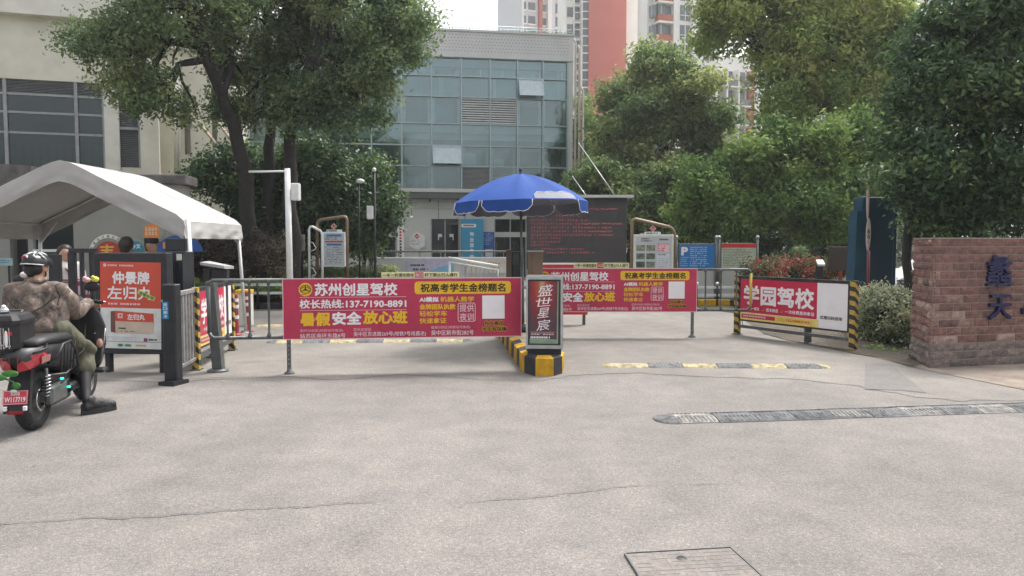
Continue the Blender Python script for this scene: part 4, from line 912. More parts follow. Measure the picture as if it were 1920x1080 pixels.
# ---- upright light box (gate machine) on the island nose
lb = thing('light_box', 'upright advertising light box with white brush lettering on a dark red poster', 'light box', tuple(G(1020, 697) + Vector((0, .1, KH))))
FL_ = Facade(986, 9.02, 1055, 8.98, 590)
a0, a1, z0, z1 = FL_.rect(986, 517, 1055, 672); z0 = KH + .055
m_alu = M('brushed_aluminium', (.46, .47, .48), .35, .6, var=.2)
mb = MB(); FL_.bx(mb, a0 + .02, a1 - .02, KH - .02, z0, -.26, -.03, m_black); FL_.bx(mb, a0, a1, z0, z1, -.30, 0, m_iron, bev=.01); mb.build('housing', lb)
B = Board(FL_.pt(a0, z1, 0), FL_.pt(a1, z1, 0), FL_.pt(a0, z0, 0), 320, 750, FL_.n.copy())
mb = MB()
for r in ((0, 8, 320, 38), (0, 706, 320, 742), (0, 38, 18, 706), (302, 38, 320, 706)): 
    q = [B.pt(r[0], r[3]), B.pt(r[2], r[3]), B.pt(r[2], r[1]), B.pt(r[0], r[1])]; mb.hexa([v + B.n * .012 for v in q] + [v for v in q], m_alu)
mb.build('frame', lb)
def poster_mat():
    m, n, l, b = mk('red_flare_poster'); tc = n.new('ShaderNodeTexCoord'); mp = n.new('ShaderNodeMapping'); l.new(tc.outputs['Generated'], mp.inputs[0])
    gr = n.new('ShaderNodeTexGradient'); gr.gradient_type = 'SPHERICAL'; mp.inputs['Location'].default_value = (-.35, -.5, -1.15); mp.inputs['Scale'].default_value = (1.0, 1.0, 1.25); l.new(mp.outputs[0], gr.inputs[0])
    cr = n.new('ShaderNodeValToRGB'); e = cr.color_ramp.elements; e[0].position = 0; e[0].color = (.075, .045, .055, 1); e[1].position = .95; e[1].color = (.55, .42, .22, 1)
    for p, c in ((.3, (.13, .03, .04, 1)), (.6, (.30, .025, .03, 1)), (.8, (.36, .09, .05, 1))): q = e.new(p); q.color = c
    l.new(gr.outputs['Color'], cr.inputs[0]); l.new(cr.outputs[0], b.inputs['Base Color']); b.inputs['Roughness'].default_value = .25; return m
mb = MB(); B.rect(mb, 18, 38, 302, 706, m_black, .003); mb.build('poster_border', lb)
mb = MB(); B.rect(mb, 30, 56, 290, 692, poster_mat(), .006); mb.build('poster', lb)
mb = MB(); B.poly(mb, [(34, 690), (280, 690), (284, 56), (276, 56), (268, 648), (34, 640)][::-1], M('poster_green_edge', (.20, .33, .22), .4), .0075)
B.poly(mb, [(205, 330), (262, 460), (262, 640), (190, 600)], M('poster_dark_ridge', (.09, .04, .055), .4), .0085)
for s_, y0, y1, x0, x1 in (('盛', 90, 205, 110, 232), ('世', 222, 310, 85, 225), ('星', 325, 425, 105, 205), ('宸', 445, 555, 100, 210)):
    g_, f_ = glyphs(s_, .0); B_ = B; vs = [B.pt(x0 + (x1 - x0) * a + (b_ - .5) * 16, y1 - (y1 - y0) * b_ - (a - .5) * 14, .010) for a, b_ in g_]; mb.add(vs, f_, m_wht)
B.rect(mb, 40, 572, 250, 575, m_pink, .010); B.rect(mb, 40, 655 - 8, 250, 657 - 8, m_pink, .010)
B.text(mb, '品牌推广 媒体宣传', 45, 585, 245, 604, m_pink, .02, .010); B.bars(mb, 42, 617, 240, 645, m_wht, 1, random.Random(5), .95, .010, .7); mb.build('lettering', lb)
mb = MB(); F_ = FL_; mb.ball(F_.pt(a0 - .012, z1 - .14, -.14), .03, m_grey, (1, 1, 1)); F_.bx(mb, a0 - .006, a0 - .001, z1 - .34, z1 - .2, -.17, -.11, m_pink); mb.build('hinge', lb)
# brown cabinets and ticket machine further back on the island
m_brown = M('brown_wood_cabinet', (.215, .15, .11), .7, var=.2, scale=3)
t = thing('brown_cabinet', 'tan brown upright cabinet behind the light box', 'cabinet', (.42, 12.35, KH)); F = Facade(989, 12.2, 1018, 12.2, 495); x0, x1, _, zz = F.rect(990, 472, 1018, 560)
mb = MB(); F.bx(mb, x0, x1, KH - .02, zz, -.3, 0, m_brown, bev=.008); F.bx(mb, x0 + .06, x0 + .065, KH, zz - .02, 0, .004, m_ink); mb.build('body', t)
mb = MB(); F.bx(mb, x0 - .01, x1 + .01, zz, zz + .015, -.31, .01, m_grey); mb.build('top', t)
t = thing('ticket_machine', 'narrow dark brown ticket machine left of the umbrella pole', 'ticket machine', (-.1, 12.4, KH)); x0, x1, _, zz = F.rect(949, 468, 975, 560)
mb = MB(); F.bx(mb, x0, x0 + .09, KH - .02, zz, -.28, 0, M('dark_brown_side', (.10, .07, .055), .6), bev=.006); F.bx(mb, x0 + .092, x1, KH - .02, zz - .03, -.26, -.02, m_black, bev=.01); mb.build('body', t)
mb = MB(); F.bx(mb, x0 + .105, x1 - .015, zz - .28, zz - .06, -.02, -.012, M('screen_glass', (.02, .025, .03), .1, spec=.8)); mb.build('screen', t)

# ---- parasol
UC = P(976, 400, 11.5); UX, UY = UC.x, UC.y; zr, za, UR = 2.20, 2.64, 1.04
t = thing('blue_parasol', 'large blue garden parasol with white piping over the traffic island', 'umbrella', (UX, UY, KH))
m_ub = M('blue_canopy_cloth', (.022, .068, .265), .8, var=.15, scale=2.5, spec=.15); m_us = M('silver_lining', (.16, .17, .22), .35, .3, var=.2); m_usb = M('silver_valance', (.21, .225, .27), .7)
m_pp = M('white_piping', (.75, .75, .78), .6)
def ucan(th, k, inner=0.0):
    """k 0..1 from the apex to the rim; eight panels sag between the ribs"""
    ph = (th / (math.pi / 4)) % 1; sag = math.sin(ph * math.pi) * 1.5
    r = UR * k * (1 - .035 * sag * k); z = za - (za - zr) * (k ** 1.75) - .025 * sag * math.sin(k * math.pi) - inner
    tilt = -.055 * math.cos(th) * -1
    return Vector((UX + r * math.cos(th), UY + r * math.sin(th), z + tilt * k * .9 - .03 * k * math.cos(th)))
NT, NR = 64, 10
def usurf(mat, inner, name, up):
    mb = MB(); vs = [[ucan(2 * math.pi * j / NT + RAD(10), i / NR, inner) for j in range(NT)] for i in range(NR + 1)]
    for i in range(NR):
        fl = [v for row in (vs[i], vs[i + 1]) for v in row]; mb.add(fl, [(j, NT + j, NT + (j + 1) % NT, (j + 1) % NT) if up else (j, (j + 1) % NT, NT + (j + 1) % NT, NT + j) for j in range(NT)], mat, True)
    return mb.build(name, t)
usurf(m_ub, 0, 'canopy', True); usurf(m_us, .006, 'lining', False)
def val(th, d):
    p = ucan(th, 1); o = Vector((math.cos(th), math.sin(th), 0)); return p + o * (.02 * math.sin(d * 3)) + Vector((0, 0, -.17 * d))
for k in range(8):
    t0 = RAD(10) + k * math.pi / 4; mb = MB(); n = 12; flip = k == 6
    A = []; Bq = []; pip = []
    for j in range(n + 1):
        f = .03 + .94 * j / n; th = t0 + f * math.pi / 4; drop = 1 - (abs(2 * f - 1) ** 8)
        if flip:
            p = ucan(th, .985); up_ = Vector((-math.cos(th) * .10, -math.sin(th) * .10, .0)) + Vector((0, 0, .085)); p2 = p + Vector((0, 0, .012)) + up_ * (.2 + .8 * drop) * (1 + .12 * math.sin(j * 1.7))
        else:
            p = ucan(th, 1); p2 = val(th, .15 + .85 * drop * (1 + .05 * math.sin(j * 2.1 + k)))
        A.append(p); Bq.append(p2)
    nv = len(A); mb.add(A + Bq, [(j, j + 1, nv + j + 1, nv + j) for j in range(nv - 1)], m_usb if flip else m_ub, True)
    off = [v + (v - Vector((UX, UY, v.z))).normalized() * -.006 for v in A + Bq]; mb.add(off, [(j, nv + j, nv + j + 1, j + 1) for j in range(nv - 1)], m_us, True)
    v_ = mb.build('valance', t); mb = MB(); mb.tube([A[0]] + Bq + [A[-1]], .0045, m_pp, 5); mb.build('piping', v_)
for k in range(8):
    th = RAD(10) + k * math.pi / 4; mb = MB(); mb.tube([ucan(th, i / 8, .018) for i in range(1, 9)], .007, m_grey, 5); mb.tube([ucan(th, .5, .02), Vector((UX, UY, zr - .02))], .005, m_grey, 5); mb.build('rib', t)
mb = MB(); mb.tube([(UX + .03, UY, KH + .1), (UX, UY, za - .02)], .02, m_iron, 10); mb.tube([(UX + .035, UY, KH + .1), (UX + .022, UY, 1.35)], .028, m_iron, 10); mb.build('pole', t)
mb = MB(); mb.lathe((UX, UY, za - .03), [(.05, 0), (.045, .02), (.02, .035), (.018, .07), (.03, .085), (.025, .11), (0, .12)], M('dark_blue_plastic', (.02, .03, .1), .4), 12); mb.build('finial', t)
mb = MB(); mb.lathe((UX + .03, UY, KH - .012), [(0, 0), (.2, 0), (.2, .07), (.16, .1), (.04, .12), (0, .12)], m_black, 20, (.9, 0, 0), (0, .9, 0)); mb.build('base', t)

# ---- speed humps
m_hump = Mtint('rubber_hump', [(0, (.095, .098, .102)), (.3, (.135, .138, .142)), (.55, (.31, .26, .145)), (.8, (.37, .32, .20)), (1, (.185, .182, .182))], .8, noise_scale=14, noise_amt=.5, bump=.5, bscale=70)
def hump(label, a, b, w, seg, t_of, round0=True, round1=True, taper=None):
    a = Vector(a); b = Vector(b); L = (b - a).length; u = (b - a) / L; s = Vector((u.y, -u.x, 0)); n = max(2, round(L / seg)); rg = random.Random(label)
    r = thing('speed_hump', label, 'speed bump', tuple((a + b) / 2), 0, 'rubber speed humps on the entrance road'); prof = [(-.5, .004), (-.46, .012), (-.3, .026), (-.12, .034), (.12, .034), (.3, .026), (.46, .012), (.5, .004)]
    def sect(d, sc, jit=0): return [a + u * d + s * (x * w * sc + jit) + Vector((0, 0, .004 + (z - .004) * min(1, sc))) for x, z in prof]
    for i in range(n):
        mb = MB(); d0, d1 = L * i / n + .004, L * (i + 1) / n - .004; jit = rg.uniform(-.012, .012); k = len(prof); A, Bq = sect(d0, 1, jit), sect(d1, 1, jit + rg.uniform(-.006, .006))
        mb.add(A + Bq, [(j, k + j, k + j + 1, j + 1) for j in range(k - 1)] + [list(range(k)), list(range(k, 2 * k))[::-1]], m_hump, False, t_of(i, rg))
        for q in range(9):                                       # moulded ribs on the near and far slopes
            dd = d0 + (d1 - d0) * (q + .6) / 9.4
            for x0, x1, za, zb in ((-.44, -.14, .014, .036), (.14, .44, .036, .014)):
                A2, B2 = a + u * dd + s * (x0 * w + jit), a + u * dd + s * (x1 * w + jit); h_ = u * .007
                mb.hexa([A2 - h_ + Vector((0, 0, za - .006)), A2 + h_ + Vector((0, 0, za - .006)), B2 + h_ + Vector((0, 0, zb - .006)), B2 - h_ + Vector((0, 0, zb - .006)), A2 - h_ + Vector((0, 0, za + .003)), A2 + h_ + Vector((0, 0, za + .003)), B2 + h_ + Vector((0, 0, zb + .003)), B2 - h_ + Vector((0, 0, zb + .003))], m_hump, t_of(i, random.Random(i)))
        mb.build('hump_segment', r)
    for d, sg, on in ((0, -1, round0), (L, 1, round1)):
        if on:
            mb = MB(); rows = [sect(d + sg * w * .5 * math.sin(q * math.pi / 12), math.cos(q * math.pi / 12) + .01) for q in range(7)]; k = len(prof)
            for A, Bq in zip(rows[:-1], rows[1:]): mb.add(A + Bq, [(j, k + j, k + j + 1, j + 1) if sg > 0 else (j, j + 1, k + j + 1, k + j) for j in range(k - 1)], m_hump, True, .62 if taper else .15)
            mb.build('end_cap', r)
yb = lambda i, rg: (.62 + rg.uniform(0, .2)) if i % 2 == 0 else rg.uniform(.05, .3)
gb_ = lambda i, rg: (.94 + rg.uniform(0, .06)) if i % 2 == 0 and rg.random() < .75 else rg.uniform(.0, .3)
hump('worn yellow and grey speed hump in front of the right banner', G(1150, 686.5), G(1535, 688.5), .30, .42, yb, True, True, True)
hump('yellow and grey speed hump behind the left banner', G(520, 642), G(868, 639.5), .34, .42, yb, True, True)
hump('grey weathered speed hump nearest the camera at right', G(1262, 786.5), G(2010, 762), .36, .36, gb_, True, False)
hump('short yellow hump end behind the left gate post', G(495, 612), G(575, 612), .34, .42, yb, True, True, True)

# ---- manhole cover
t = thing('manhole_cover', 'square recessed manhole cover in a steel frame at the bottom edge', 'manhole cover', tuple(G(1300, 1065)))
c4 = [G(1170, 1041), G(1371, 1029.5), G(1440, 1092), G(1213, 1110)]; cc = sum(c4, Vector()) / 4
m_mh = ground_mat('worn_stone_tile', (.215, .195, .182), (.26, .238, .222), (.15, .135, .127), 35, .35, .2, .1)
mb = MB(); mb.add([v.lerp(cc, .03) + Vector((0, 0, .009)) for v in c4], [(3, 2, 1, 0)], m_mh)
for i in range(4):
    for k in range(1, 9): pass
mb.build('cover_plate', t); mb = MB()
for i in range(4):
    p, q = c4[i], c4[(i + 1) % 4]; pi, qi = p.lerp(cc, .028), q.lerp(cc, .028); u = Vector((0, 0, .014)); lo = Vector((0, 0, .002))
    mb.hexa([p + lo, q + lo, qi + lo, pi + lo, p + u, q + u, qi + u, pi + u], m_iron)
mb.build('steel_frame', t); mb = MB(); h_ = G(1278, 1050); mb.lathe(h_ + Vector((0, 0, .0105)), [(.0, .0015), (.022, .0015), (.026, 0)], m_black, 16); mb.build('lift_hole', t)
mb = MB(); rg = random.Random(8); e1, e2 = (c4[1] - c4[0]), (c4[3] - c4[0])
for i in range(1, 9):
    for j in range(0, 6):
        if rg.random() < .7: s_ = c4[0] + e1 * (j / 6 + .04) + e2 * (i / 9.4); mb.box(s_, e1.normalized(), e2.normalized(), (0, 0, 1), 0, e1.length / 6.6, -.0022, .0022, .0085, .0105, M('tile_joint', (.198, .18, .168), .9) if 'tile_joint' not in bpy.data.materials else bpy.data.materials['tile_joint'])
for j in range(1, 12):
    for i in range(0, 5):
        if rg.random() < .5: s_ = c4[0] + e1 * (j / 12) + e2 * (i / 5 + .03); mb.box(s_, e2.normalized(), e1.normalized(), (0, 0, 1), 0, e2.length / 7, -.0022, .0022, .0085, .0104, bpy.data.materials['tile_joint'])
mb.build('tile_joints', t)

# ---- leaning-school poster fences (one each side)
def school_poster(B, mb):
    yl = M('poster_yellow', (.75, .58, .16), .5) if 'poster_yellow' not in bpy.data.materials else bpy.data.materials['poster_yellow']; rd = bpy.data.materials.get('poster_scarlet') or M('poster_scarlet', (.50, .02, .065), .35, var=.2, scale=2, bump=.3, bscale=4)
    B.rect(mb, 0, 0, 1, 1, m_wht, 0); B.rect(mb, 0, 0, .745, .82, rd, .002); B.rect(mb, 0, .83, .76, 1, yl, .002)
    B.text(mb, '学园驾校', .035, .14, .72, .62, m_wht, .032, .005)
    for x0, x1, s in ((.07, .20, '一对一练车'), (.27, .39, '班车接送'), (.455, .725, '一次收费直到拿证')):
        B.text(mb, s, x0, .67, x1, .755, m_wht, .02, .005); B.poly(mb, [(x0 - .045, .71), (x0 - .035, .75), (x0 - .012, .68), (x0 - .035, .735)], m_yel, .005)
    B.rrect(mb, .015, .86, .36, .955, .012, rd, .004); B.bars(mb, .03, .885, .37, .94, m_pink, 1, random.Random(4), .95, .006, .7)
    B.rrect(mb, .375, .865, .70, .955, .012, bpy.data.materials.get('poster_gold') or M('poster_gold', (.72, .48, .08), .5), .004); B.text(mb, '152-9888-9183', .47, .885, .68, .935, rd, .02, .006)
    B.text(mb, '优惠扫码咨询', .775, .72, .96, .80, m_ink, .02, .005)
def poster_fence(label, A, Bp, zt=.98, zb=.28, face=None, group='driving school poster fences'):
    A = Vector(A); Bp = Vector(Bp); A.z = Bp.z = 0; u = (Bp - A).normalized(); L = (Bp - A).length; n = Vector((u.y, -u.x, 0))
    r = thing('poster_fence', label, 'sign', tuple((A + Bp) / 2), 0, group); q = lambda x, z, o=0: A + u * x + Vector((0, 0, z)) + n * o
    for x in (0, L):
        mb = MB(); mb.box(q(x, 0), u, n, (0, 0, 1), -.045, .045, -.04, .04, .006, zt + .05, m_tiger); o = mb.build('striped_post', r)
        mb = MB(); mb.box(q(x, 0), u, n, (0, 0, 1), -.075, .075, -.06, .06, .004, .016, m_iron); mb.build('foot_plate', o)
    mb = MB(); mb.box(A, u, n, (0, 0, 1), .046, L - .046, -.03, .03, zt + .005, zt + .045, m_black); mb.build('top_rail', r)
    mb = MB(); mb.box(A, u, n, (0, 0, 1), .046, L - .046, -.025, .025, .13, .18, m_iron); mb.build('bottom_rail', r)
    mb = MB(); mb.box(A, u, n, (0, 0, 1), .06, L - .06, -.028, .02, zb - .03, zt + .004, m_black); mb.build('poster_frame', r)
    mb = MB(); school_poster(Board(q(.09, zt - .005, .023), q(L - .09, zt - .005, .023), q(.09, zb, .023), 1, 1, n.copy()), mb); mb.build('poster', r)
    mb = MB(); mb.box(q(L * .62, 0), u, n, (0, 0, 1), -.04, .04, -.12, -.04, .006, zb, m_iron); mb.box(q(L * .62, 0), u, n, (0, 0, 1), -.11, .11, -.16, 0, .004, .02, m_iron); mb.build('leg', r)
    mb = MB(); mb.tube([q(.12, zb - .03, .01), q(.14, zb - .09, .01), q(.1, zb - .13, .02), q(.06, .17, .0)], .006, m_black, 5); mb.build('cable', r)
poster_fence('scarlet poster fence on striped posts by the hedge at the right', G(1382, 627) , G(1599, 657))
pa, pb_ = G(369, 694), Vector((-4.13, 10.95, 0)); poster_fence('scarlet poster fence on striped posts seen edge-on by the grey bar gate', pa, pb_)

# ---- brick wall with blue characters
m_brick = Mtint('split_face_brick', [(0, (.105, .078, .072)), (.3, (.165, .098, .086)), (.6, (.225, .122, .104)), (.8, (.27, .178, .155)), (.92, (.36, .26, .225)), (1, (.28, .145, .095))], .9, .2, 14, .3, .7, 45)
m_base = Mtint('base_stone', [(0, (.15, .13, .12)), (1, (.23, .185, .165))], .9, .2, 14, .3, .7, 45)
m_mortar = M('lime_mortar', (.31, .255, .222), .95, var=.3, scale=20)
wc = G(1743, 691); wl_ = G(1707, 671); wr = G(2330, 663); WH = 1.635
bw = thing('brick_wall', 'rough reddish brick sign wall with blue characters at the right edge', 'wall', tuple((wc + wr) / 2))
ud = (wr - wc).normalized(); ed = (wl_ - wc).normalized(); WL = (wr - wc).length; WE = (wl_ - wc).length
mb = MB(); tk = .026; A_ = [wc + ed * tk * .8 + ud * .03, wr + ed * .03, wr + ed * WE, wc + ed * WE + ud * .03]
A_ = [wc + (ud + ed) * .004, wr + ed * .004 - ud * .02, wr + ed * (WE - .03) - ud * .02, wc + ed * (WE - .028) + ud * .004]
mb.hexa(A_ + [v + Vector((0, 0, WH - .006)) for v in A_], m_mortar); mb.build('core', bw)
mb = MB(); rows = 16; rh = WH / rows; rg = random.Random(17)
def bricks(o, u, nrm, L, zlo, row, flip):
    x = 0.0; first = True
    while x < L - .01:
        w = rg.choice((.24, .22, .26, .30)); 
        if first and (row + flip) % 2: w = .115
        first = False; w = min(w, L - x)
        if L - x - w < .06: w = L - x
        t = rg.gauss(.48, .15) if row > 2 else rg.random(); t = min(1, max(0, t)) if rg.random() > .1 else rg.uniform(.85, 1)
        j = .0065; x0, x1, z0, z1 = x + j, x + w - j, zlo + j, zlo + rh - j; nx, nz_ = 5, 3; vs = []; k = 0
        dm = (.012 + rg.random() * .016) if flip else (.003 + rg.random() * .009)
        for a in range(nx + 1):
            for b_ in range(nz_ + 1):
                edge_ = a in (0, nx) or b_ in (0, nz_); d_ = (.001 if edge_ else dm + rg.uniform(-.5, .5) * (.02 if flip else .009)) + rg.uniform(0, .003)
                vs.append(o + u * (x0 + (x1 - x0) * a / nx + (0 if edge_ else rg.uniform(-.008, .008))) + Vector((0, 0, z0 + (z1 - z0) * b_ / nz_ + (0 if edge_ else rg.uniform(-.006, .006)))) + nrm * d_)
        fs = [(a * (nz_ + 1) + b_, (a + 1) * (nz_ + 1) + b_, (a + 1) * (nz_ + 1) + b_ + 1, a * (nz_ + 1) + b_ + 1) for a in range(nx) for b_ in range(nz_)]
        base = len(vs); bd = [a * (nz_ + 1) for a in range(nx + 1)] + [nx * (nz_ + 1) + b_ for b_ in range(1, nz_ + 1)] + [a * (nz_ + 1) + nz_ for a in range(nx - 1, -1, -1)] + [b_ for b_ in range(nz_ - 1, 0, -1)]
        vs += [vs[i] - nrm * .04 for i in bd]; m_ = len(bd); fs += [(bd[i], base + i, base + (i + 1) % m_, bd[(i + 1) % m_]) for i in range(m_)]
        mb.add(vs, fs, m_brick if row > 2 else m_base, False, t); x += w
nf = Vector((ud.y, -ud.x, 0)); nf = nf if nf.y < 0 else -nf; ne = Vector((ed.y, -ed.x, 0)); ne = ne if ne.x < 0 else -ne
for r in range(rows): bricks(wc, ud, nf, WL, r * rh, r, 0); bricks(wc, ed, ne, WE, r * rh, r, 1)
mb.build('brickwork', bw)
mb = MB(); cp = [wc - ud * .0 + nf * .012 + ne * .012, wr + nf * .012, wr + ed * WE, wc + ed * WE + ne * .012]; mb.hexa([v + Vector((0, 0, WH - .004)) for v in cp] + [v + Vector((0, 0, WH + .012)) for v in cp], m_mortar); mb.build('coping', bw)
m_bluep = M('dark_blue_letter_paint', (.012, .012, .065), .6, var=.4, scale=20)
mb = MB()
def raised(s, px0, py0, px1, py1):
    F = Facade.__new__(Facade); F.o = wc; F.u = ud; F.n = nf; a0, a1, z0, z1 = F.rect(px0, py0, px1, py1); g_, f_ = glyphs(s, .014); k9 = max(1, len(g_) // 9)
    top = [F.pt(a0 + (a1 - a0) * a, z0 + (z1 - z0) * b_, .05 + i // k9 * 2e-4) for i, (a, b_) in enumerate(g_)]; bot = [v - nf * .045 for v in top]; mb.add(top, f_, m_bluep)
    ec = {}
    for f in f_:
        for i in range(len(f)): e = (f[i], f[(i + 1) % len(f)]); ec[tuple(sorted(e))] = ec.get(tuple(sorted(e)), []) + [e]
    for k, v in ec.items():
        if len(v) == 1: a, b_ = v[0]; mb.add([top[a], top[b_], bot[b_], bot[a]], [(0, 1, 2, 3)], m_bluep)
raised('蠡', 1846, 478, 1893, 537); raised('天', 1850, 552, 1892, 598); raised('一', 1912, 577, 1950, 588)
mb.build('characters', bw)
# ---- white canopy tent
m_canvas = M('white_canvas', (.405, .392, .378), .85, var=.14, scale=1.3, bump=.5, bscale=5)
m_tleg = M('white_tent_pole', (.60, .60, .60), .4, .2)
tx, ty0, ty1, hw, zp, ze, vz = -6.62, 11.0, 13.35, 1.80, 2.83, 1.955, .27
tent = thing('canopy_tent', 'white gable roofed canopy tent on slim poles in front of the guard house', 'tent', (tx, 12.2, 0))
def roofz(x, y, o=0):
    k = abs(x) / hw; sag = .035 * math.sin(math.pi * k) * math.sin(math.pi * (y - ty0) / (ty1 - ty0)) + .012 * noise.noise(Vector((x * 2.2, y * 2.2, 1)))
    rnd_ = .04 * max(0, 1 - k * 9) ** 1.5; ed = .05 * max(0, (k - .93) / .07) ** 2
    return zp - (zp - ze) * k - sag - rnd_ - ed - o
mb = MB(); nx, ny = 36, 16
for o, up in ((0, True), (.012, False)):
    vs = [Vector((tx + (i / nx * 2 - 1) * hw, ty0 + (ty1 - ty0) * j / ny, roofz((i / nx * 2 - 1) * hw, ty0 + (ty1 - ty0) * j / ny, o))) for i in range(nx + 1) for j in range(ny + 1)]
    mb.add(vs, [((i * (ny + 1) + j, (i + 1) * (ny + 1) + j, (i + 1) * (ny + 1) + j + 1, i * (ny + 1) + j + 1) if up else (i * (ny + 1) + j, i * (ny + 1) + j + 1, (i + 1) * (ny + 1) + j + 1, (i + 1) * (ny + 1) + j)) for i in range(nx) for j in range(ny)], m_canvas, True)
mb.build('roof_cover', tent)
mb = MB()
for yy in (ty0 + .012, ty0 + .8, ty0 + 1.6, ty1 - .012):                # sewn seams
    mb.tube([(tx + x * hw, yy, roofz(x * hw, yy) + .002) for x in np.linspace(-1, 1, 31)], .005, m_canvas, 5)
mb.tube([(tx, y, roofz(0, y) + .001) for y in np.linspace(ty0, ty1, 9)], .006, m_canvas, 5); mb.build('seams', tent)
def valance(pts, drop, name, nrm):
    mb = MB(); rows = 6; n = len(pts); vs = []
    for r in range(rows + 1):
        for i, p in enumerate(pts):
            w = .022 * noise.noise(Vector((i * .22, r * 1.1, p.y))) + .01 * math.sin(i * .9 + r * 1.2)
            vs.append(p + Vector((0, 0, -drop * r / rows)) + nrm * (w * (r / rows + .2) + .012 * math.sin(r / rows * 2.4)))
    mb.add(vs, [(r * n + i, (r + 1) * n + i, (r + 1) * n + i + 1, r * n + i + 1) for r in range(rows) for i in range(n - 1)], m_canvas, True)
    mb.build(name, tent)
for y, d in ((ty0, Vector((0, -1, 0))), (ty1, Vector((0, 1, 0)))):
    valance([Vector((tx + (i / 44 * 2 - 1) * hw, y, roofz((i / 44 * 2 - 1) * hw, y) - .002)) for i in range(45)], vz + .03, 'gable_valance', d)
for sx_ in (-1, 1): valance([Vector((tx + sx_ * hw, ty0 + (ty1 - ty0) * i / 24, roofz(hw, ty0 + (ty1 - ty0) * i / 24) - .002)) for i in range(25)], vz - .02, 'eave_valance', Vector((sx_, 0, 0)))
for y in (ty0 + .06, ty1 - .06):
    for sx_ in (-1, 1):
        mb = MB(); top = Vector((tx + sx_ * (hw - .05), y, ze - .02)); ft = Vector((tx + sx_ * (hw - .02) + (.10 if sx_ > 0 else 0), y - .05, .0))
        if sx_ > 0 and y < 12: ft = Vector((-4.73, 11.11, 0)); top = Vector((-4.82, 11.11, ze - .02))
        mb.tube([ft, top], .045 if sx_ > 0 and y < 12 else .03, m_tleg, 10); mb.lathe(ft, [(0, 0), (.07, 0), (.07, .012), (.03, .02)], m_tleg, 12); mb.build('leg', tent)
        mb = MB(); mb.tube([top + Vector((0, 0, -.35)), top + Vector((-sx_ * .3, 0, .02))], .014, m_tleg, 8); mb.build('brace', tent)
    mb = MB(); mb.tube([(tx - hw + .05, y, ze - .03), (tx, y, zp - .08), (tx + hw - .05, y, ze - .03)], .018, m_tleg, 8); mb.build('rafter', tent)
for sx_ in (-1, 1):
    mb = MB(); mb.tube([(tx + sx_ * (hw - .05), ty0 + .06, ze - .03), (tx + sx_ * (hw - .05), ty1 - .06, ze - .03)], .018, m_tleg, 8); mb.build('eave_rail', tent)
mb = MB(); mb.tube([(tx, ty0 + .06, zp - .08), (tx, ty1 - .06, zp - .08)], .018, m_tleg, 8); mb.build('ridge_rail', tent)

# ---- murals on the guard house wall
def wall_sign(name, label, px, out=.01):
    B = FH.board(*px, out=out); t = thing(name, label, 'sign', tuple(B.pt((px[2] - px[0]) / 2, px[3] - px[1]))); return t, B
m_murr = M('mural_red', (.36, .045, .03), .6); m_muro = M('mural_orange', (.62, .22, .05), .6); m_murb = M('mural_blue', (.02, .085, .30), .6); m_murt = M('mural_teal', (.02, .20, .30), .6); m_murg = M('mural_grey_green', (.25, .28, .24), .6); m_gold = M('mural_gold', (.62, .40, .08), .5)
t, B = wall_sign('arched_wall_sign', 'arched red wall sign with a pale lettered band over a gold character', (168, 436, 240, 476))
mb = MB(); B.disc(mb, 36, 48, 39, 44, m_murg, .003, 180, 360, 30); B.disc(mb, 36, 50, 29, 34, m_murr, .012, 180, 360, 30); mb.build('panel', t)
mb = MB(); B.disc(mb, 36, 46, 39, 43, m_creamd, .016, 200, 340, 26, .83); B.text(mb, '志', 20, 22, 46, 46, m_gold, .03, .016)
for i, ch in enumerate('社会主义核心价值观'):
    a = RAD(206 + i * 16); cx, cy = 36 + 35.5 * math.cos(a), 46 + 39 * math.sin(a); B.text(mb, ch, cx - 2.4, cy - 2.6, cx + 2.4, cy + 2.6, m_ink, .02, .020, a + math.pi / 2)
mb.build('lettering', t)
t, B = wall_sign('round_wall_sign', 'round orange wall sign with two lines of lettering above the blue ones', (264, 417, 306, 452))
mb = MB(); B.disc(mb, 21, 18, 22, 20, m_murg, .008); B.disc(mb, 21, 18, 16, 15.5, m_muro, .014); mb.build('panel', t); mb = MB(); [B.rect(mb, 9 + k * 6 + dx, y + dy, 9 + k * 6 + dx + w, y + dy + .9, m_creamd, .018) for y in (10, 18) for k in range(4) for dx, dy, w in ((0, 0, 4.6), (.8, 1.9, 3), (0, 3.8, 4.6), (1.6, 5.3, 1.6))]; mb.build('lettering', t)
t, B = wall_sign('domed_wall_sign', 'teal domed wall sign reading 办文 just behind the man in the cap', (238, 445, 272, 478))
mb = MB(); B.disc(mb, 17, 24, 21, 23, m_murg, .002, 180, 360); B.disc(mb, 17, 26, 16, 19, m_murt, .010, 180, 360); mb.build('panel', t); mb = MB(); B.text(mb, '办文', 8, 12, 27, 21, m_wht, .02, .014); mb.build('lettering', t)
t, B = wall_sign('domed_wall_sign', 'large blue domed wall sign nearest the tent pole at right', (292, 440, 342, 478), .02)
mb = MB(); B.disc(mb, 45, 32, 44, 31, m_murb, .006, 180, 360); mb.build('panel', t); mb = MB(); B.rect(mb, 14, 14, 20, 26, m_muro, .012); mb.build('figure', t)

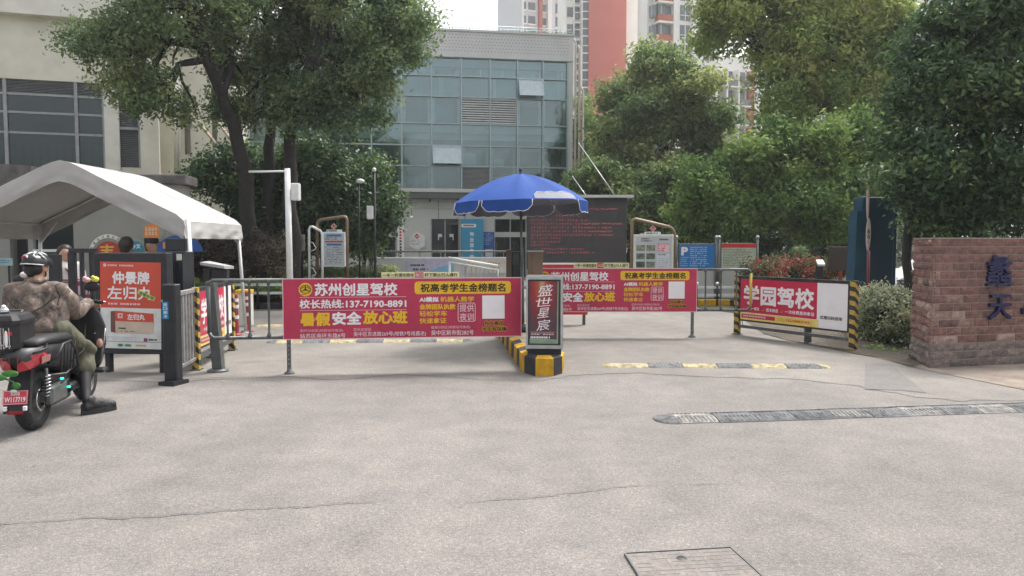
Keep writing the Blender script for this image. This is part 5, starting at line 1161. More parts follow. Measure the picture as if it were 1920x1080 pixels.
# ---- pedestrian gate, its machine and the tall medicine poster
m_charc = M('charcoal_metal', (.030, .032, .037), .45, .2, var=.3, scale=8)
lg = thing('poster_stand', 'tall black poster stand with a red and white medicine poster', 'sign', (P(240, 600, 9.0).x, 9.0, 0))
FP = Facade(180, 9.0, 312, 8.95, 570); mb = MB(); a0, a1, z0, z1 = FP.rect(178, 474, 314, 664); FP.bx(mb, a0, a1, z0, z1, -.16, 0, m_charc, bev=.008); mb.build('case', lg)
for q in (a0 + .08, a1 - .14):
    mb = MB(); FP.bx(mb, q, q + .06, .0, z0, -.12, -.04, m_charc); mb.build('leg', lg)
B = Board(FP.pt(*FP.sz(188, 490), .004), FP.pt(*FP.sz(302, 492.5), .004), FP.pt(*FP.sz(189.5, 652), .004), 647, 925, FP.n.copy())
mb = MB(); m_mr = M('medicine_red', (.56, .075, .042), .35, var=.1, scale=3); m_mw = M('medicine_pale', (.66, .67, .66), .35)
B.rect(mb, 0, 0, 647, 925, m_mw, 0); B.rect(mb, 0, 0, 647, 490, m_mr, .002); B.rect(mb, 36, 22, 66, 54, m_pink, .004); B.bars(mb, 82, 30, 360, 52, m_pink, 1, random.Random(2), .9, .004, .8)
B.text(mb, '仲景牌', 128, 100, 528, 236, m_wht, .035); B.text(mb, '左归丸', 75, 258, 565, 402, m_wht, .02)
c, s_ = math.cos(.42), math.sin(.42); B.poly(mb, [(495 + x * c - y * s_, 352 + x * s_ + y * c) for x, y in ((-96, -22), (96, -22), (96, 22), (-96, 22))], M('tag_lime', (.60, .60, .12), .5), .006); B.text(mb, '滋肾补阴', 410, 334, 580, 370, m_green, .03, .008, .42)
B.bars(mb, 85, 438, 575, 462, m_pink, 1, random.Random(3), .9, .004, .8)
B.poly(mb, [(110, 530), (160, 522), (160, 760), (110, 748)], M('pack_shade_side', (.16, .07, .06), .5), .004); B.poly(mb, [(160, 522), (568, 545), (568, 760), (160, 760)], M('pack_beige', (.56, .45, .36), .5), .004); B.poly(mb, [(160, 522), (568, 545), (568, 637), (160, 632)], m_mr, .006)
B.text(mb, '左归丸', 290, 552, 478, 617, m_wht, .03, .008); B.rect(mb, 188, 548, 240, 600, m_pink, .008); B.rect(mb, 205, 562, 226, 584, m_mr, .009); B.bars(mb, 190, 700, 310, 722, m_ink, 1, random.Random(4), .9, .008, .7); B.bars(mb, 190, 735, 400, 748, m_ink, 1, random.Random(5), .7, .008, .6)
B.rect(mb, 0, 848, 647, 852, m_ink, .003); B.bars(mb, 20, 800, 440, 838, M('small_print_grey', (.42, .45, .48), .6), 2, random.Random(6), .9, .003, .4); B.rect(mb, 462, 808, 500, 845, M('plum_seal', (.25, .06, .16), .5), .003); B.bars(mb, 512, 815, 640, 838, m_ink, 1, random.Random(7), .95, .003, .8)
B.disc(mb, 212, 890, 30, 16, m_green, .003); B.bars(mb, 262, 876, 355, 906, m_green, 1, random.Random(8), 1, .003, .9); B.bars(mb, 375, 880, 520, 902, m_gold, 1, random.Random(9), .9, .003, .8)
mb.build('poster', lg)
gm_ = thing('gate_machine', 'black ribbed gate cabinet with a small screen behind the poster stand', 'gate machine', (P(328, 600, 9.6).x, 9.7, 0)); FM = Facade(310, 9.6, 346, 9.6, 500)
mb = MB(); FM.pbox(mb, 306, 472, 345, 712, -.35, 0, m_charc, bev=.008)
for k in range(7): FM.pbox(mb, 310 + k * 4.6, 492, 312 + k * 4.6, 690, .0, .012, m_black)
mb.build('cabinet', gm_); mb = MB(); FM.pbox(mb, 308, 447, 346, 471, -.1, -.02, m_black, bev=.006); FM.pbox(mb, 311, 449, 344, 469, -.02, -.014, bpy.data.materials['screen_glass']); mb.build('screen', gm_); mb = MB(); FM.pbox(mb, 331, 476, 341, 488, 0, .004, m_creamd); mb.build('sticker', gm_)
pg = thing('pedestrian_gate', 'black barred pedestrian gate frame behind the scooter rider', 'gate', (P(130, 600, 9.3).x, 9.3, 0)); FQ = Facade(60, 9.35, 180, 9.3, 560)
for p0, p1, yt in ((91, 112, 477), (127, 140, 474), (149, 154, 470), (167, 172, 470), (62, 68, 480)):
    mb = MB(); a0, a1, _, zt = FQ.rect(p0, yt, p1, 560); FQ.bx(mb, a0, a1, 0, zt, -.06, 0, m_charc, bev=.005); mb.build('bar', pg)
mb = MB(); a0, a1, z0, z1 = FQ.rect(128, 466, 180, 474); FQ.bx(mb, a0, a1, z0, z1, -.05, -.001, m_charc); mb.build('top_rail', pg)
mb = MB(); FQ.pbox(mb, 113, 600, 178, 606, -.05, -.001, m_charc); mb.build('bottom_rail', pg)
t = thing('poster_board', 'crimson and pink poster board seen through the black gate bars', 'sign', (P(162, 600, 9.75).x, 9.75, 0)); F = Facade(140, 9.75, 184, 9.75, 580)
mb = MB(); F.pbox(mb, 140, 528, 184, 650, -.03, 0, m_red); B = F.board(140, 528, 184, 650, .002); B.rect(mb, 4, 8, 40, 24, m_pink); B.rect(mb, 4, 50, 40, 62, m_wht); B.bars(mb, 6, 70, 38, 116, m_pink, 6, random.Random(3), .8); mb.build('panel', t)
for u in (144, 180): mb = MB(); a, _ = F.sz(u, 600); F.bx(mb, a - .02, a + .02, 0, F.sz(160, 649)[1], -.03, -.005, m_charc); mb.build('leg', t)
# front post with the blue exit tag and the grey bar gate
gp_ = G(318, 724); t = thing('exit_post', 'black exit post with a blue sticker and slanted foot', 'post', tuple(gp_)); FX = Facade(303, 8.25, 331, 8.22, 600)
mb = MB(); a0, a1, _, zt = FX.rect(303.5, 533, 328, 600); FX.bx(mb, a0, a1, .0, zt, -.12, 0, m_charc, bev=.012); mb.build('post', t)
mb = MB(); fq = [FX.pt(a0 - .03, 0, .06), FX.pt(a1 + .02, 0, .09), FX.pt(a1 + .04, 0, -.16), FX.pt(a0 - .01, 0, -.16)]; mb.hexa(fq + [v + Vector((0, 0, .04 + .015 * (i == 1))) for i, v in enumerate(fq)], m_black); mb.build('foot', t)
mb = MB(); B = FX.board(304.5, 566, 316, 598, .003); B.rect(mb, 0, 0, 11.5, 32, M('sticker_blue', (.02, .26, .50), .4), 0)
for i, ch in enumerate('进口刷卡'): B.text(mb, ch, 2.4, 2 + i * 7.4, 9.2, 8 + i * 7.4, m_wht, .02, .002)
mb.build('sticker', t); mb = MB(); mb.ball(FX.pt(a0 - .02, .93, -.05), .018, m_grey, (1.6, 1, 1)); mb.build('latch', t)
ga, gb2 = Vector(G(331, 716)), Vector(G(374, 690)); u = (gb2 - ga).normalized(); L = (gb2 - ga).length; nrm = Vector((u.y, -u.x, 0))
t = thing('bar_gate', 'grey slatted swing gate between the exit post and the striped fence', 'gate', tuple((ga + gb2) / 2)); zt, zb = 1.02, .13
m_gslat = M('weathered_grey_slat', (.30, .29, .28), .55, .2, var=.35, scale=10)
for z, h in ((zt - .05, .05), (zb, .04)): mb = MB(); mb.box(ga, u, nrm, (0, 0, 1), -.01, L, -.025, .025, z, z + h, m_gslat, bev=.004); mb.build('rail', t)
for i in range(8):
    x = L * (i + .25) / 8; mb = MB(); mb.box(ga, u, nrm, (0, 0, 1), x, x + .05, -.014, .014, zb + .041, zt - .051, m_gslat, bev=.004); mb.build('slat', t)
for x in (.0, L - .05): mb = MB(); mb.box(ga, u, nrm, (0, 0, 1), x, x + .04, -.02, .02, 0.006, zb - .001, m_gslat); mb.build('leg', t)
# hooded reader
t = thing('card_reader', 'dark reader box under a grey sloping hood behind the school poster', 'card reader', (P(392, 600, 11.6).x, 11.6, 0)); F = Facade(370, 11.6, 430, 11.6, 500)
mb = MB(); F.pbox(mb, 380, 502, 393, 530, -.2, 0, m_charc, bev=.01); F.pbox(mb, 394, 505, 424, 522, -.15, -.02, m_black, bev=.01); mb.build('body', t); mb = MB(); a, _ = F.sz(388, 560); F.bx(mb, a - .05, a + .05, 0, F.sz(388, 529)[1], -.15, -.03, m_charc); mb.build('post', t)
mb = MB(); q = [F.pt(*F.sz(380, 491), .1), F.pt(*F.sz(425, 498), .1), F.pt(*F.sz(425, 500), -.3), F.pt(*F.sz(378, 490), -.3)]; mb.hexa([v - Vector((0, 0, .045)) for v in q] + q, M('hood_grey', (.38, .38, .39), .5)); mb.build('hood', t)

# ---- red bollards
def bollard(px, py, lb, lean=0):
    b = G(px, py); t = thing('traffic_bollard', lb, 'bollard', tuple(b), 0, 'red and white plastic bollards'); mr_ = bpy.data.materials.get('bollard_red') or M('bollard_red', (.30, .035, .04), .5, var=.2); pf = [(0, .0), (.11, .0), (.11, .02), (.055, .035), (.052, .05), (.045, .70), (.04, .72), (0, .725)]
    mb = MB(); mb.lathe(b, pf, mr_, 18); mb.build('post', t)
    for z in (.50, .61, .32): mb = MB(); mb.lathe(b, [(.0535, z - .03), (.0525, z + .03)], m_wht, 18); mb.build('reflector_band', t)
bollard(442.5, 629, 'red plastic bollard with white bands just left of the tent pole'); bollard(464.5, 622.5, 'red plastic bollard with white bands just right of the tent pole')
b = G(456, 612); t = thing('yellow_box', 'small yellow topped box behind the red bollards', 'box', tuple(b)); mb = MB(); mb.wbox(b.x - .13, b.x + .12, b.y, b.y + .25, .004, .62, m_creamd, bev=.01); mb.build('body', t); mb = MB(); mb.wbox(b.x - .14, b.x + .13, b.y - .01, b.y + .26, .622, .70, m_yel, bev=.01); mb.build('lid', t)

# ---- white camera pole
cp_ = P(543, 460, 15); t = thing('camera_pole', 'tall white pole with a side arm and a white equipment box', 'pole', (cp_.x, 15, 0)); m_wp = M('white_pole_paint', (.66, .67, .66), .4, var=.12)
mb = MB(); zt = P(543, 316, 15).z; mb.tube([(cp_.x, 15, 0), (cp_.x - .02, 15, zt)], [.066, .055], m_wp, 14); mb.build('pole', t)
mb = MB(); zz = P(500, 321, 15).z; mb.tube([(cp_.x, 15, zz), (P(466, 321, 15).x, 15.02, zz - .01)], .02, m_wp, 8); mb.build('arm', t)
mb = MB(); q0, q1 = P(548.5, 376, 15), P(562, 344, 15); mb.wbox(q0.x, q1.x, 14.9, 15.08, q0.z, q1.z, m_wp, bev=.012); mb.tube([(cp_.x, 15, q0.z + .1), (q0.x + .02, 15, q0.z + .1)], .015, m_wp, 6); mb.build('equipment_box', t)
# ---- lamp posts in the left bed
for px, zt_, lb, kind in ((703, 322, 'black lamp post with a pale lantern box on its left side', 0), (674, 340, 'thin black camera post with a white dome among the shrubs', 1)):
    q = P(px, 460, 20.3); zt = P(px, zt_, 20.3).z; t = thing('lamp_post' if not kind else 'camera_post', lb, 'lamp post' if not kind else 'pole', (q.x, 20.3, 0)); mb = MB(); mb.tube([(q.x, 20.3, 0), (q.x, 20.3, zt)], [.04, .032] if not kind else [.03, .022], m_black, 10); mb.lathe((q.x, 20.3, .0), [(.12, 0), (.12, .1), (.07, .14)], m_black, 12); mb.build('post', t)
    if kind == 0:
        mb = MB(); a, b_ = P(688, 411, 20.25), P(700, 386, 20.25); mb.wbox(a.x, b_.x, 20.2, 20.36, a.z, b_.z, m_wp, bev=.015); mb.tube([(b_.x, 20.3, b_.z - .05), (q.x, 20.3, b_.z - .05)], .015, m_black, 6); mb.build('lantern', t); mb = MB(); mb.ball((q.x, 20.3, zt + .05), .06, m_wp); mb.build('ball_top', t)
    else: mb = MB(); mb.ball((q.x + .05, 20.25, zt), .09, m_wp, (1.3, 1, .7)); mb.build('dome', t)

# ---- notice boards on bent tube frames
m_tubeb = M('bronze_tube', (.21, .155, .10), .45, .3, var=.25); m_tubew = M('white_tube', (.78, .80, .79), .45); m_sheet = M('notice_sheet', (.45, .48, .50), .3, var=.08, scale=2)
def tubeframe(t, pix, Y, r, mat, name, foot=True):
    mb = MB(); pts = [P(x, y, Y) for x, y in pix]
    if foot: pts[0].z = 0; pts[-1].z = 0
    mb.tube(pts, r, mat, 8); mb.build(name, t)
def emblem(t, cx, cy, Y, r):
    B = Board(P(cx - r, cy - r, Y), P(cx + r, cy - r, Y), P(cx - r, cy + r, Y), 2, 2); mb = MB(); B.poly(mb, [(1, 0), (2, 1), (1, 2), (0, 1)][::-1], m_wht, 0); B.poly(mb, [(1, .18), (1.82, 1), (1, 1.82), (.18, 1)][::-1], m_red2, .004); B.poly(mb, [(.55, .8), (.95, 1.25), (1.5, .7), (1.6, .85), (1, 1.5), (.45, .95)][::-1], m_pink, .008); mb.build('emblem', t)
YB = 20.0
t = thing('notice_board', 'notice board of printed lines in bent bronze and white tube frames by the dark shrubs', 'notice board', (P(626, 460, YB).x, YB, 0), 0, 'notice boards in bent tube frames')
tubeframe(t, [(579.5, 520), (579.5, 430), (582, 425.5), (586, 425), (601, 433), (604, 438), (604, 520)], YB, .035, m_tubew, 'white_frame'); tubeframe(t, [(594.5, 520), (594.5, 420), (596, 415), (601, 412.5), (643, 406.5), (648, 407), (650.5, 412), (651, 520)], YB + .12, .045, m_tubeb, 'bronze_frame')
for y0 in (452, 500): mb = MB(); mb.tube([P(583, y0 + 2, YB), P(587, y0 + 3, YB), P(590, y0 + 9, YB), P(593, y0 + 12, YB), P(590, y0 + 16, YB), P(583, y0 + 19, YB)], .012, m_tubew, 6); mb.build('scroll', t)
F = Facade(600, YB, 652, YB, 460); mb = MB(); F.pbox(mb, 605.5, 435, 647.5, 500, -.06, .0, m_tubew, bev=.01); mb.build('board_case', t)
mb = MB(); B = F.board(607.5, 437.5, 645.5, 498, .004); B.rect(mb, 0, 0, 38, 60.5, m_sheet, 0); B.rect(mb, 5, 2, 33, 6, m_blue); B.rect(mb, 2, 14, 36, 17, m_red2); B.rect(mb, 5, 19, 33, 23, m_blue); B.bars(mb, 2, 7, 36, 13, m_ink, 2, random.Random(1), .7); B.bars(mb, 3, 26, 35, 58, m_ink, 10, random.Random(2), .55, h=.35); mb.build('printed_sheet', t)
mb = MB(); F.pbox(mb, 612, 430.5, 641, 435, -.04, -.01, m_tubew); B = F.board(612, 430.5, 641, 435, -.006); B.bars(mb, 2, 1, 27, 3.8, m_ink, 1, random.Random(4), .9, h=.9); mb.build('header', t); emblem(t, 626, 424.5, YB, 6)
t = thing('notice_board', 'photo notice board in a white case under a slanting bronze tube beside the black screen', 'notice board', (P(1225, 460, YB).x, YB, 0), 0, 'notice boards in bent tube frames')
tubeframe(t, [(1185, 505), (1185, 418), (1187, 413), (1192, 411), (1255, 426), (1261, 430), (1264.5, 437), (1265, 505)], YB + .12, .05, m_tubeb, 'bronze_frame')
F = Facade(1185, YB, 1266, YB, 460); mb = MB(); F.pbox(mb, 1188, 439.5, 1263, 512, -.06, 0, M('ivory_case', (.62, .62, .55), .5), bev=.01); mb.build('board_case', t)
mb = MB(); B = F.board(1192, 443.5, 1259, 512, .004, 67, 68.5); B.rect(mb, 0, 0, 67, 68.5, m_sheet, 0); m_ph = Mtint('printed_photo', [(0, (.05, .08, .05)), (.5, (.13, .17, .13)), (1, (.25, .27, .16))], .4, noise_scale=9, noise_amt=.6); rg = random.Random(6)
for r in range(4):
    for c in range(2): B.rect(mb, 1 + c * 19, 16 + r * 15.5, 17 + c * 19, 27 + r * 15.5, m_ph, .002, rg.random())
B.bars(mb, 10, 3, 30, 11, m_ink, 2, rg, .9, h=.6); B.bars(mb, 43, 4, 61, 9, m_ink, 1, rg, .9, h=.6); B.rect(mb, 41, 13, 62, 29, m_pink, .001); B.bars(mb, 41, 13, 63, 29, m_red2, 4, rg, .6, h=.6); B.rect(mb, 39, 32, 64, 68, M('pale_print_panel', (.55, .58, .62), .4), .001); B.bars(mb, 41, 33, 62, 36, m_ink, 1, rg, .9, h=.6); B.bars(mb, 41, 40, 62, 64, M('faint_print', (.35, .36, .38), .5), 6, rg, .7, h=.4); mb.build('printed_sheet', t)
mb = MB(); F.pbox(mb, 1209, 434.5, 1239, 440, -.04, -.01, m_tubew); B = F.board(1209, 434.5, 1239, 440, -.006); B.bars(mb, 3, 1.5, 27, 4, m_ink, 1, rg, .9, h=.9); mb.build('header', t); emblem(t, 1224, 428.5, YB, 6)
# parking board and regulations board on ball topped posts
m_pb = M('parking_blue', (.018, .16, .42), .4, var=.1); m_gl = M('pale_green_sheet', (.42, .47, .36), .5)
def posts(t, F, pxs):
    for u in pxs:
        a, z = F.sz(u, 447); mb = MB(); o = F.pt(a, 0, -.03); mb.tube([o, o + Vector((0, 0, z))], .035, m_iron, 10); mb.ball(o + Vector((0, 0, z + .03)), .05, m_grey); mb.build('post', t)
F = Facade(1266, 20.2, 1346, 20.2, 480); t = thing('parking_board', 'blue parking price board with a large white P', 'sign', (P(1307, 460, 20.2).x, 20.2, 0)); posts(t, F, (1269, 1344)); mb = MB(); F.pbox(mb, 1272, 457, 1341.5, 505, -.05, 0, m_iron, bev=.006); mb.build('frame', t)
mb = MB(); B = F.board(1274, 459, 1339.5, 503, .004, 66, 44); B.rect(mb, 0, 0, 66, 44, m_pb, 0); B.text(mb, 'P', 3, 4, 16, 20, m_wht, .05, .004); m_lb = M('pale_blue_print', (.35, .50, .72), .5); rg = random.Random(12)
for k in range(10):
    y = 4 + k * 3.8
    if y > 22: B.bars(mb, 2, y, 18, y + 1.6, m_lb, 1, rg, .7, h=.9)
    B.bars(mb, 20, y, 62, y + 2, m_lb, 1, rg, .75, h=.9)
mb.build('printed_panel', t)
F = Facade(1346, 20.2, 1424, 20.2, 480); t = thing('regulation_board', 'pale green regulation board with a red heading band', 'sign', (P(1385, 460, 20.2).x, 20.2, 0)); posts(t, F, (1349, 1421)); mb = MB(); F.pbox(mb, 1351.5, 456, 1419, 503.5, -.05, 0, m_iron, bev=.006); mb.build('frame', t)
mb = MB(); B = F.board(1353, 457.5, 1417.5, 502, .004, 65, 45); B.rect(mb, 0, 0, 65, 45, m_gl, 0); B.rect(mb, 0, 0, 65, 7, m_red2, .002); rg = random.Random(13); B.bars(mb, 3, 10, 62, 43, m_ink, 11, rg, .85, h=.28); mb.build('printed_panel', t)
# shelter roof behind
t = thing('bike_shelter', 'low shelter with a pale sloping roof edge and green sheet behind the parking board', 'shelter', (P(1275, 460, 25).x, 25, 0)); mb = MB(); q = [P(1200, 437, 25), P(1352, 447, 25), P(1352, 447, 27), P(1200, 437, 27)]; mb.hexa([v - Vector((0, 0, .05)) for v in q] + q, m_wp); mb.build('roof', t)
mb = MB(); F = Facade(1200, 25.1, 1352, 25.1, 450); F.pbox(mb, 1282, 441, 1320, 452, -.03, 0, M('shelter_green', (.015, .10, .06), .4)); F.pbox(mb, 1320, 445, 1350, 456, -.03, 0, m_gray); mb.build('panel', t)
for u in (1203, 1350): mb = MB(); q = P(u, 446, 25.6); mb.tube([(q.x, 25.6, 0), (q.x, 25.6, q.z)], .04, m_wp, 8); mb.build('leg', t)

# ---- black LED screen
t = thing('led_screen', 'large black outdoor screen with dim red text rows behind the parasol', 'screen', (P(1083, 460, 22).x, 22, 0)); F = Facade(990, 22, 1176, 22, 430)
mb = MB(); F.pbox(mb, 988, 371, 1175, 505, -.35, 0, M('screen_casing', (.05, .05, .052), .6), bev=.01); mb.build('casing', t)
mb = MB(); F.pbox(mb, 980, 366, 1187, 371, -.6, .18, m_gray); mb.build('top_cover', t)
mb = MB(); B = F.board(992, 374, 1171, 495, .004, 179, 121); B.rect(mb, 0, 0, 179, 121, M('led_matrix', (.052, .048, .048), .65, var=.1), 0); mled = Memit('led_red', (.42, .07, .09), 1.0); rg = random.Random(21)
for y, x0, x1 in ((16, 112, 162), (29, 50, 102), (37, 4, 110), (44, 4, 172), (51, 4, 156), (58, 4, 156), (65, 4, 158), (71, 4, 58), (78, 4, 58), (84, 4, 40), (91, 12, 102), (98, 22, 126)):
    x = x0
    while x < x1:
        if rg.random() < .88:
            for q in range(3):
                xx = x + rg.uniform(0, 1.6); yy = y + rg.uniform(0, 2.4); B.rect(mb, xx, yy, xx + rg.uniform(.5, 1.5), yy + rg.uniform(.4, .8), mled, .003)
        x += 5.2 if x < 100 else 3.8
mb.build('display', t)
for u in (1000, 1165): mb = MB(); a, z = F.sz(u, 504); F.bx(mb, a - .1, a + .1, 0, z, -.25, -.08, m_iron); mb.build('leg', t)
for a, b_, lb in (((1085, 268), (1154, 368), 'long pale stay pole slanting down to the black screen'), ((1073, 330), (1101, 370), 'short pale stay pole slanting down behind the parasol')):
    mb = MB(); mb.tube([P(*a, 27), P(*b_, 22.3)], .016, m_grey, 7); tag(mb.build('stay_pole'), lb, 'pole')
for a, b_, lb in (((372, 228), (428, 300), 'slanting pale timber prop under the leaning tree, left one'), ((408, 228), (452, 288), 'slanting pale timber prop nearer the leaning trunk, right one')):
    mb = MB(); p1 = P(*b_, 21.6); d = p1 - P(*a, 22.6); mb.tube([P(*a, 22.6), p1 + d * .25], .045, m_wood, 8); tag(mb.build('timber_prop'), lb, 'pole')

# ---- entrance walls, banners, rails
t = thing('planter_wall', 'low pale wall in front of the office entrance', 'wall', (P(830, 460, 26).x, 26, 0)); F = Facade(700, 26, 955, 26.4, 490); m_pw = M('pale_wall_paint', (.52, .53, .52), .7, var=.12, scale=1); mb = MB(); F.pbox(mb, 700, 485, 952, 545, -.25, 0, m_pw); mb.build('wall', t)
mb = MB(); F.pbox(mb, 700, 482.5, 954, 485, -.28, .02, m_wp); mb.build('coping', t)
t = thing('hand_rail', 'thin dark hand rail above the low pale entrance wall', 'railing', (P(830, 460, 26.5).x, 26.5, 1)); Fr = Facade(700, 26.45, 955, 26.8, 490); z = Fr.sz(830, 471.5)[1]; a0, a1 = Fr.sz(704, 480)[0], Fr.sz(952, 480)[0]; mb = MB(); mb.tube([Fr.pt(a0, z), Fr.pt(a1, z)], .035, m_iron, 8); mb.build('rail', t)
for k in range(7): mb = MB(); a = a0 + (a1 - a0) * (k + .1) / 6.3; mb.tube([Fr.pt(a, 0), Fr.pt(a, z)], .022, m_iron, 6); mb.build('post', t)
Ff = Facade(700, 25.94, 955, 26.34, 490)
t = thing('banner', 'lilac and blue banner with two lines of dark lettering on the low wall', 'banner', (P(800, 500, 25.9).x, 25.9, .4)); B = Ff.board(762, 485.5, 850, 512, .02, 88, 27); mb = MB(); B.rect(mb, 0, 0, 88, 27, M('lilac_banner', (.48, .46, .60), .6), 0); B.poly(mb, [(40, 27), (60, 16), (88, 8), (88, 27)], M('sky_blue_wave', (.20, .42, .62), .6), .003); mb.build('cloth', t); mb = MB(); B.bars(mb, 8, 10, 50, 14.5, m_ink, 1, random.Random(31), .9, .006, .8); B.bars(mb, 12, 18, 60, 22.5, m_ink, 1, random.Random(32), .9, .006, .8); mb.build('lettering', t)
t = thing('banner', 'cream banner with red lettering behind the sloping white rail', 'banner', (P(915, 500, 25.9).x, 25.9, .4)); B = Ff.board(874, 486, 952, 512, .02, 78, 26); mb = MB(); B.rect(mb, 0, 0, 78, 26, M('cream_banner', (.60, .58, .50), .6), 0); mb.build('cloth', t); mb = MB(); rg = random.Random(5)
for y, x0, x1 in ((4, 2, 76), (14, 16, 62)):
    x = x0
    while x < x1:
        for q in range(4): xx = x + rg.uniform(0, 3); yy = y + rg.uniform(0, 4); B.rect(mb, xx, yy, xx + rg.uniform(.6, 2.4), yy + rg.uniform(.5, 1), m_red2, .005)
        x += 5.2
mb.build('lettering', t)
t = thing('ramp_rail', 'white barred rail sloping down to the right behind the left banner', 'railing', (P(885, 460, 21).x, 21, 0)); pr = [(841, 483.5), (934, 498.5)]
for dy, r_ in ((0, .034), (8, .026)): mb = MB(); mb.tube([P(x, y + dy, 21) for x, y in pr], r_, m_wp, 8); mb.build('rail', t)
for k in range(12): mb = MB(); x = 843 + 90 * k / 11; top = P(x, 491 + 15 * k / 11, 21); mb.tube([(top.x, 21, .0), top], .014 if 0 < k < 11 else .035, m_grey if k else m_wp, 6); mb.build('baluster', t)
t = thing('planter_wall', 'low pale concrete wall behind the regulation board', 'wall', (P(1372, 460, 21.5).x, 21.5, 0)); F = Facade(1300, 21.5, 1432, 21.5, 510); mb = MB(); F.pbox(mb, 1268, 493, 1432, 560, -.4, 0, m_pw, bev=.02); mb.build('wall', t); mb = MB()
for u in (1338, 1349, 1396, 1421): F.pbox(mb, u, 495, u + 4, 556, .0, .02, M('wall_stain', (.30, .28, .26), .8) if 'wall_stain' not in bpy.data.materials else bpy.data.materials['wall_stain'])
mb.build('pilaster', t)
for lb, x0, x1, Y, y0 in (('low white two rail roadside fence behind the right banner gate', 1306, 1420, 19.0, 538), ('low white two rail roadside fence at the left edge of the drive', 388, 532, 18.0, 533)):
    t = thing('roadside_fence', lb, 'fence', (P((x0 + x1) / 2, 460, Y).x, Y, 0), 0, 'low roadside fences'); F = Facade(x0, Y, x1, Y, 545); a0, a1 = F.sz(x0, 545)[0], F.sz(x1, 545)[0]; zt = F.sz(x0, y0 + 1)[1]
    for z in (zt, zt - .2): mb = MB(); F.bx(mb, a0, a1, z - .03, z + .03, -.02, .02, m_wp); mb.build('rail', t)
    n = int((a1 - a0) / .5)
    for k in range(n + 1): mb = MB(); o = F.pt(a0 + (a1 - a0) * k / n, 0, .04); mb.tube([o, o + Vector((0, 0, zt + .06))], .025, m_black, 8); mb.ball(o + Vector((0, 0, zt + .1)), .045, m_wp); mb.build('post', t)
    mb = MB(); F.bx(mb, a0, a0 + (a1 - a0) * .55, .004, .16, -.12, -.0, m_kerb, .9 if x0 > 900 else .05); F.bx(mb, a0 + (a1 - a0) * .552, a1, .004, .16, -.12, -.0, m_kerb, .05); mb.build('kerb', t)
# signs on the office front
def fsign(name, label, px, out=.05): B = FG.board(*px, out=out); return thing(name, label, 'sign', tuple(B.pt((px[2] - px[0]) / 2, px[3] - px[1]))), B
t, B = fsign('vertical_sign', 'narrow white vertical sign beside the office window', (745, 423, 757.5, 492)); mb = MB(); B.rect(mb, 0, 0, 12.5, 69, m_wht, .02); mb.box(B.pt(0, 69, 0), B.u.normalized(), -B.n, -B.d.normalized(), 0, (B.u * 12.5).length, -.018, .0, 0, (B.d * 69).length, m_wp); mb.build('board', t); mb = MB(); rg = random.Random(9)
for k in range(11): B.rect(mb, 4, 5 + k * 5.6, 8, 8.6 + k * 5.6, m_red2 if k < 4 else m_ink, .024)
mb.build('lettering', t)
t, B = fsign('hexagon_sign', 'white hexagonal sign with a red emblem on the office front', (766, 434, 798, 470)); hx = [(16 + 16.5 * math.cos(RAD(90 + 60 * k)), 18 + 18 * math.sin(RAD(90 + 60 * k))) for k in range(6)]; mb = MB(); top = [B.pt(x, y, .06) for x, y in hx]; bt = [B.pt(x, y, 0) for x, y in hx]; mb.add(top + bt, [list(range(6))] + [(i, (i + 1) % 6, 6 + (i + 1) % 6, 6 + i) for i in range(6)], M('white_sign_board', (.66, .64, .66), .5)); mb.build('board', t)
mb = MB(); B.poly(mb, [(16, 4), (21, 9), (16, 14), (11, 9)][::-1], m_red2, .064); B.poly(mb, [(14, 9), (16, 11), (19, 7.5), (18, 7), (16, 9.4), (15, 8.2)][::-1], m_wht, .068); B.bars(mb, 5, 17, 28, 28, M('lilac_print', (.42, .34, .45), .6), 2, random.Random(1), .8, .064, .4); mb.build('lettering', t)
t, B = fsign('entrance_banner', 'tall turquoise blue entrance banner with white vertical characters 物业服务中心', (864, 411, 905.5, 492), .25); mb = MB(); B.rect(mb, 0, 0, 41.5, 81, M('turquoise_panel', (.03, .26, .44), .5, var=.1, scale=.8), .0); mb.box(B.pt(0, 81, -.002), B.u.normalized(), -B.n, -B.d.normalized(), 0, (B.u * 41.5).length, 0, .2, 0, (B.d * 81).length, m_pb); mb.build('board', t); mb = MB(); B.rrect(mb, 0, 9, 28, 15.5, 3, m_wht, .004); B.bars(mb, 4, 10.5, 24, 14, m_ink, 1, random.Random(2), 1, .006, .9)
for i, ch in enumerate('物业服务中心'): B.text(mb, ch, 16, 24 + i * 10.4, 23.5, 31.8 + i * 10.4, m_wht, .025, .004)
mb.build('lettering', t)
t, B = fsign('info_panel', 'smaller royal blue information panel right of the turquoise banner', (906.5, 435, 926.5, 492), .06); mb = MB(); mb.box(B.pt(0, 57, 0), B.u.normalized(), -B.n, -B.d.normalized(), 0, (B.u * 20).length, -.03, 0, 0, (B.d * 57).length, M('royal_blue_panel', (.035, .10, .33), .5)); mb.build('board', t); mb = MB(); B.bars(mb, 2, 3, 18, 26, M('pale_blue_line', (.45, .55, .72), .5), 6, random.Random(3), .8, .034, .35); B.rect(mb, 3, 32, 17, 46, m_gray, .034); mb.build('lettering', t)
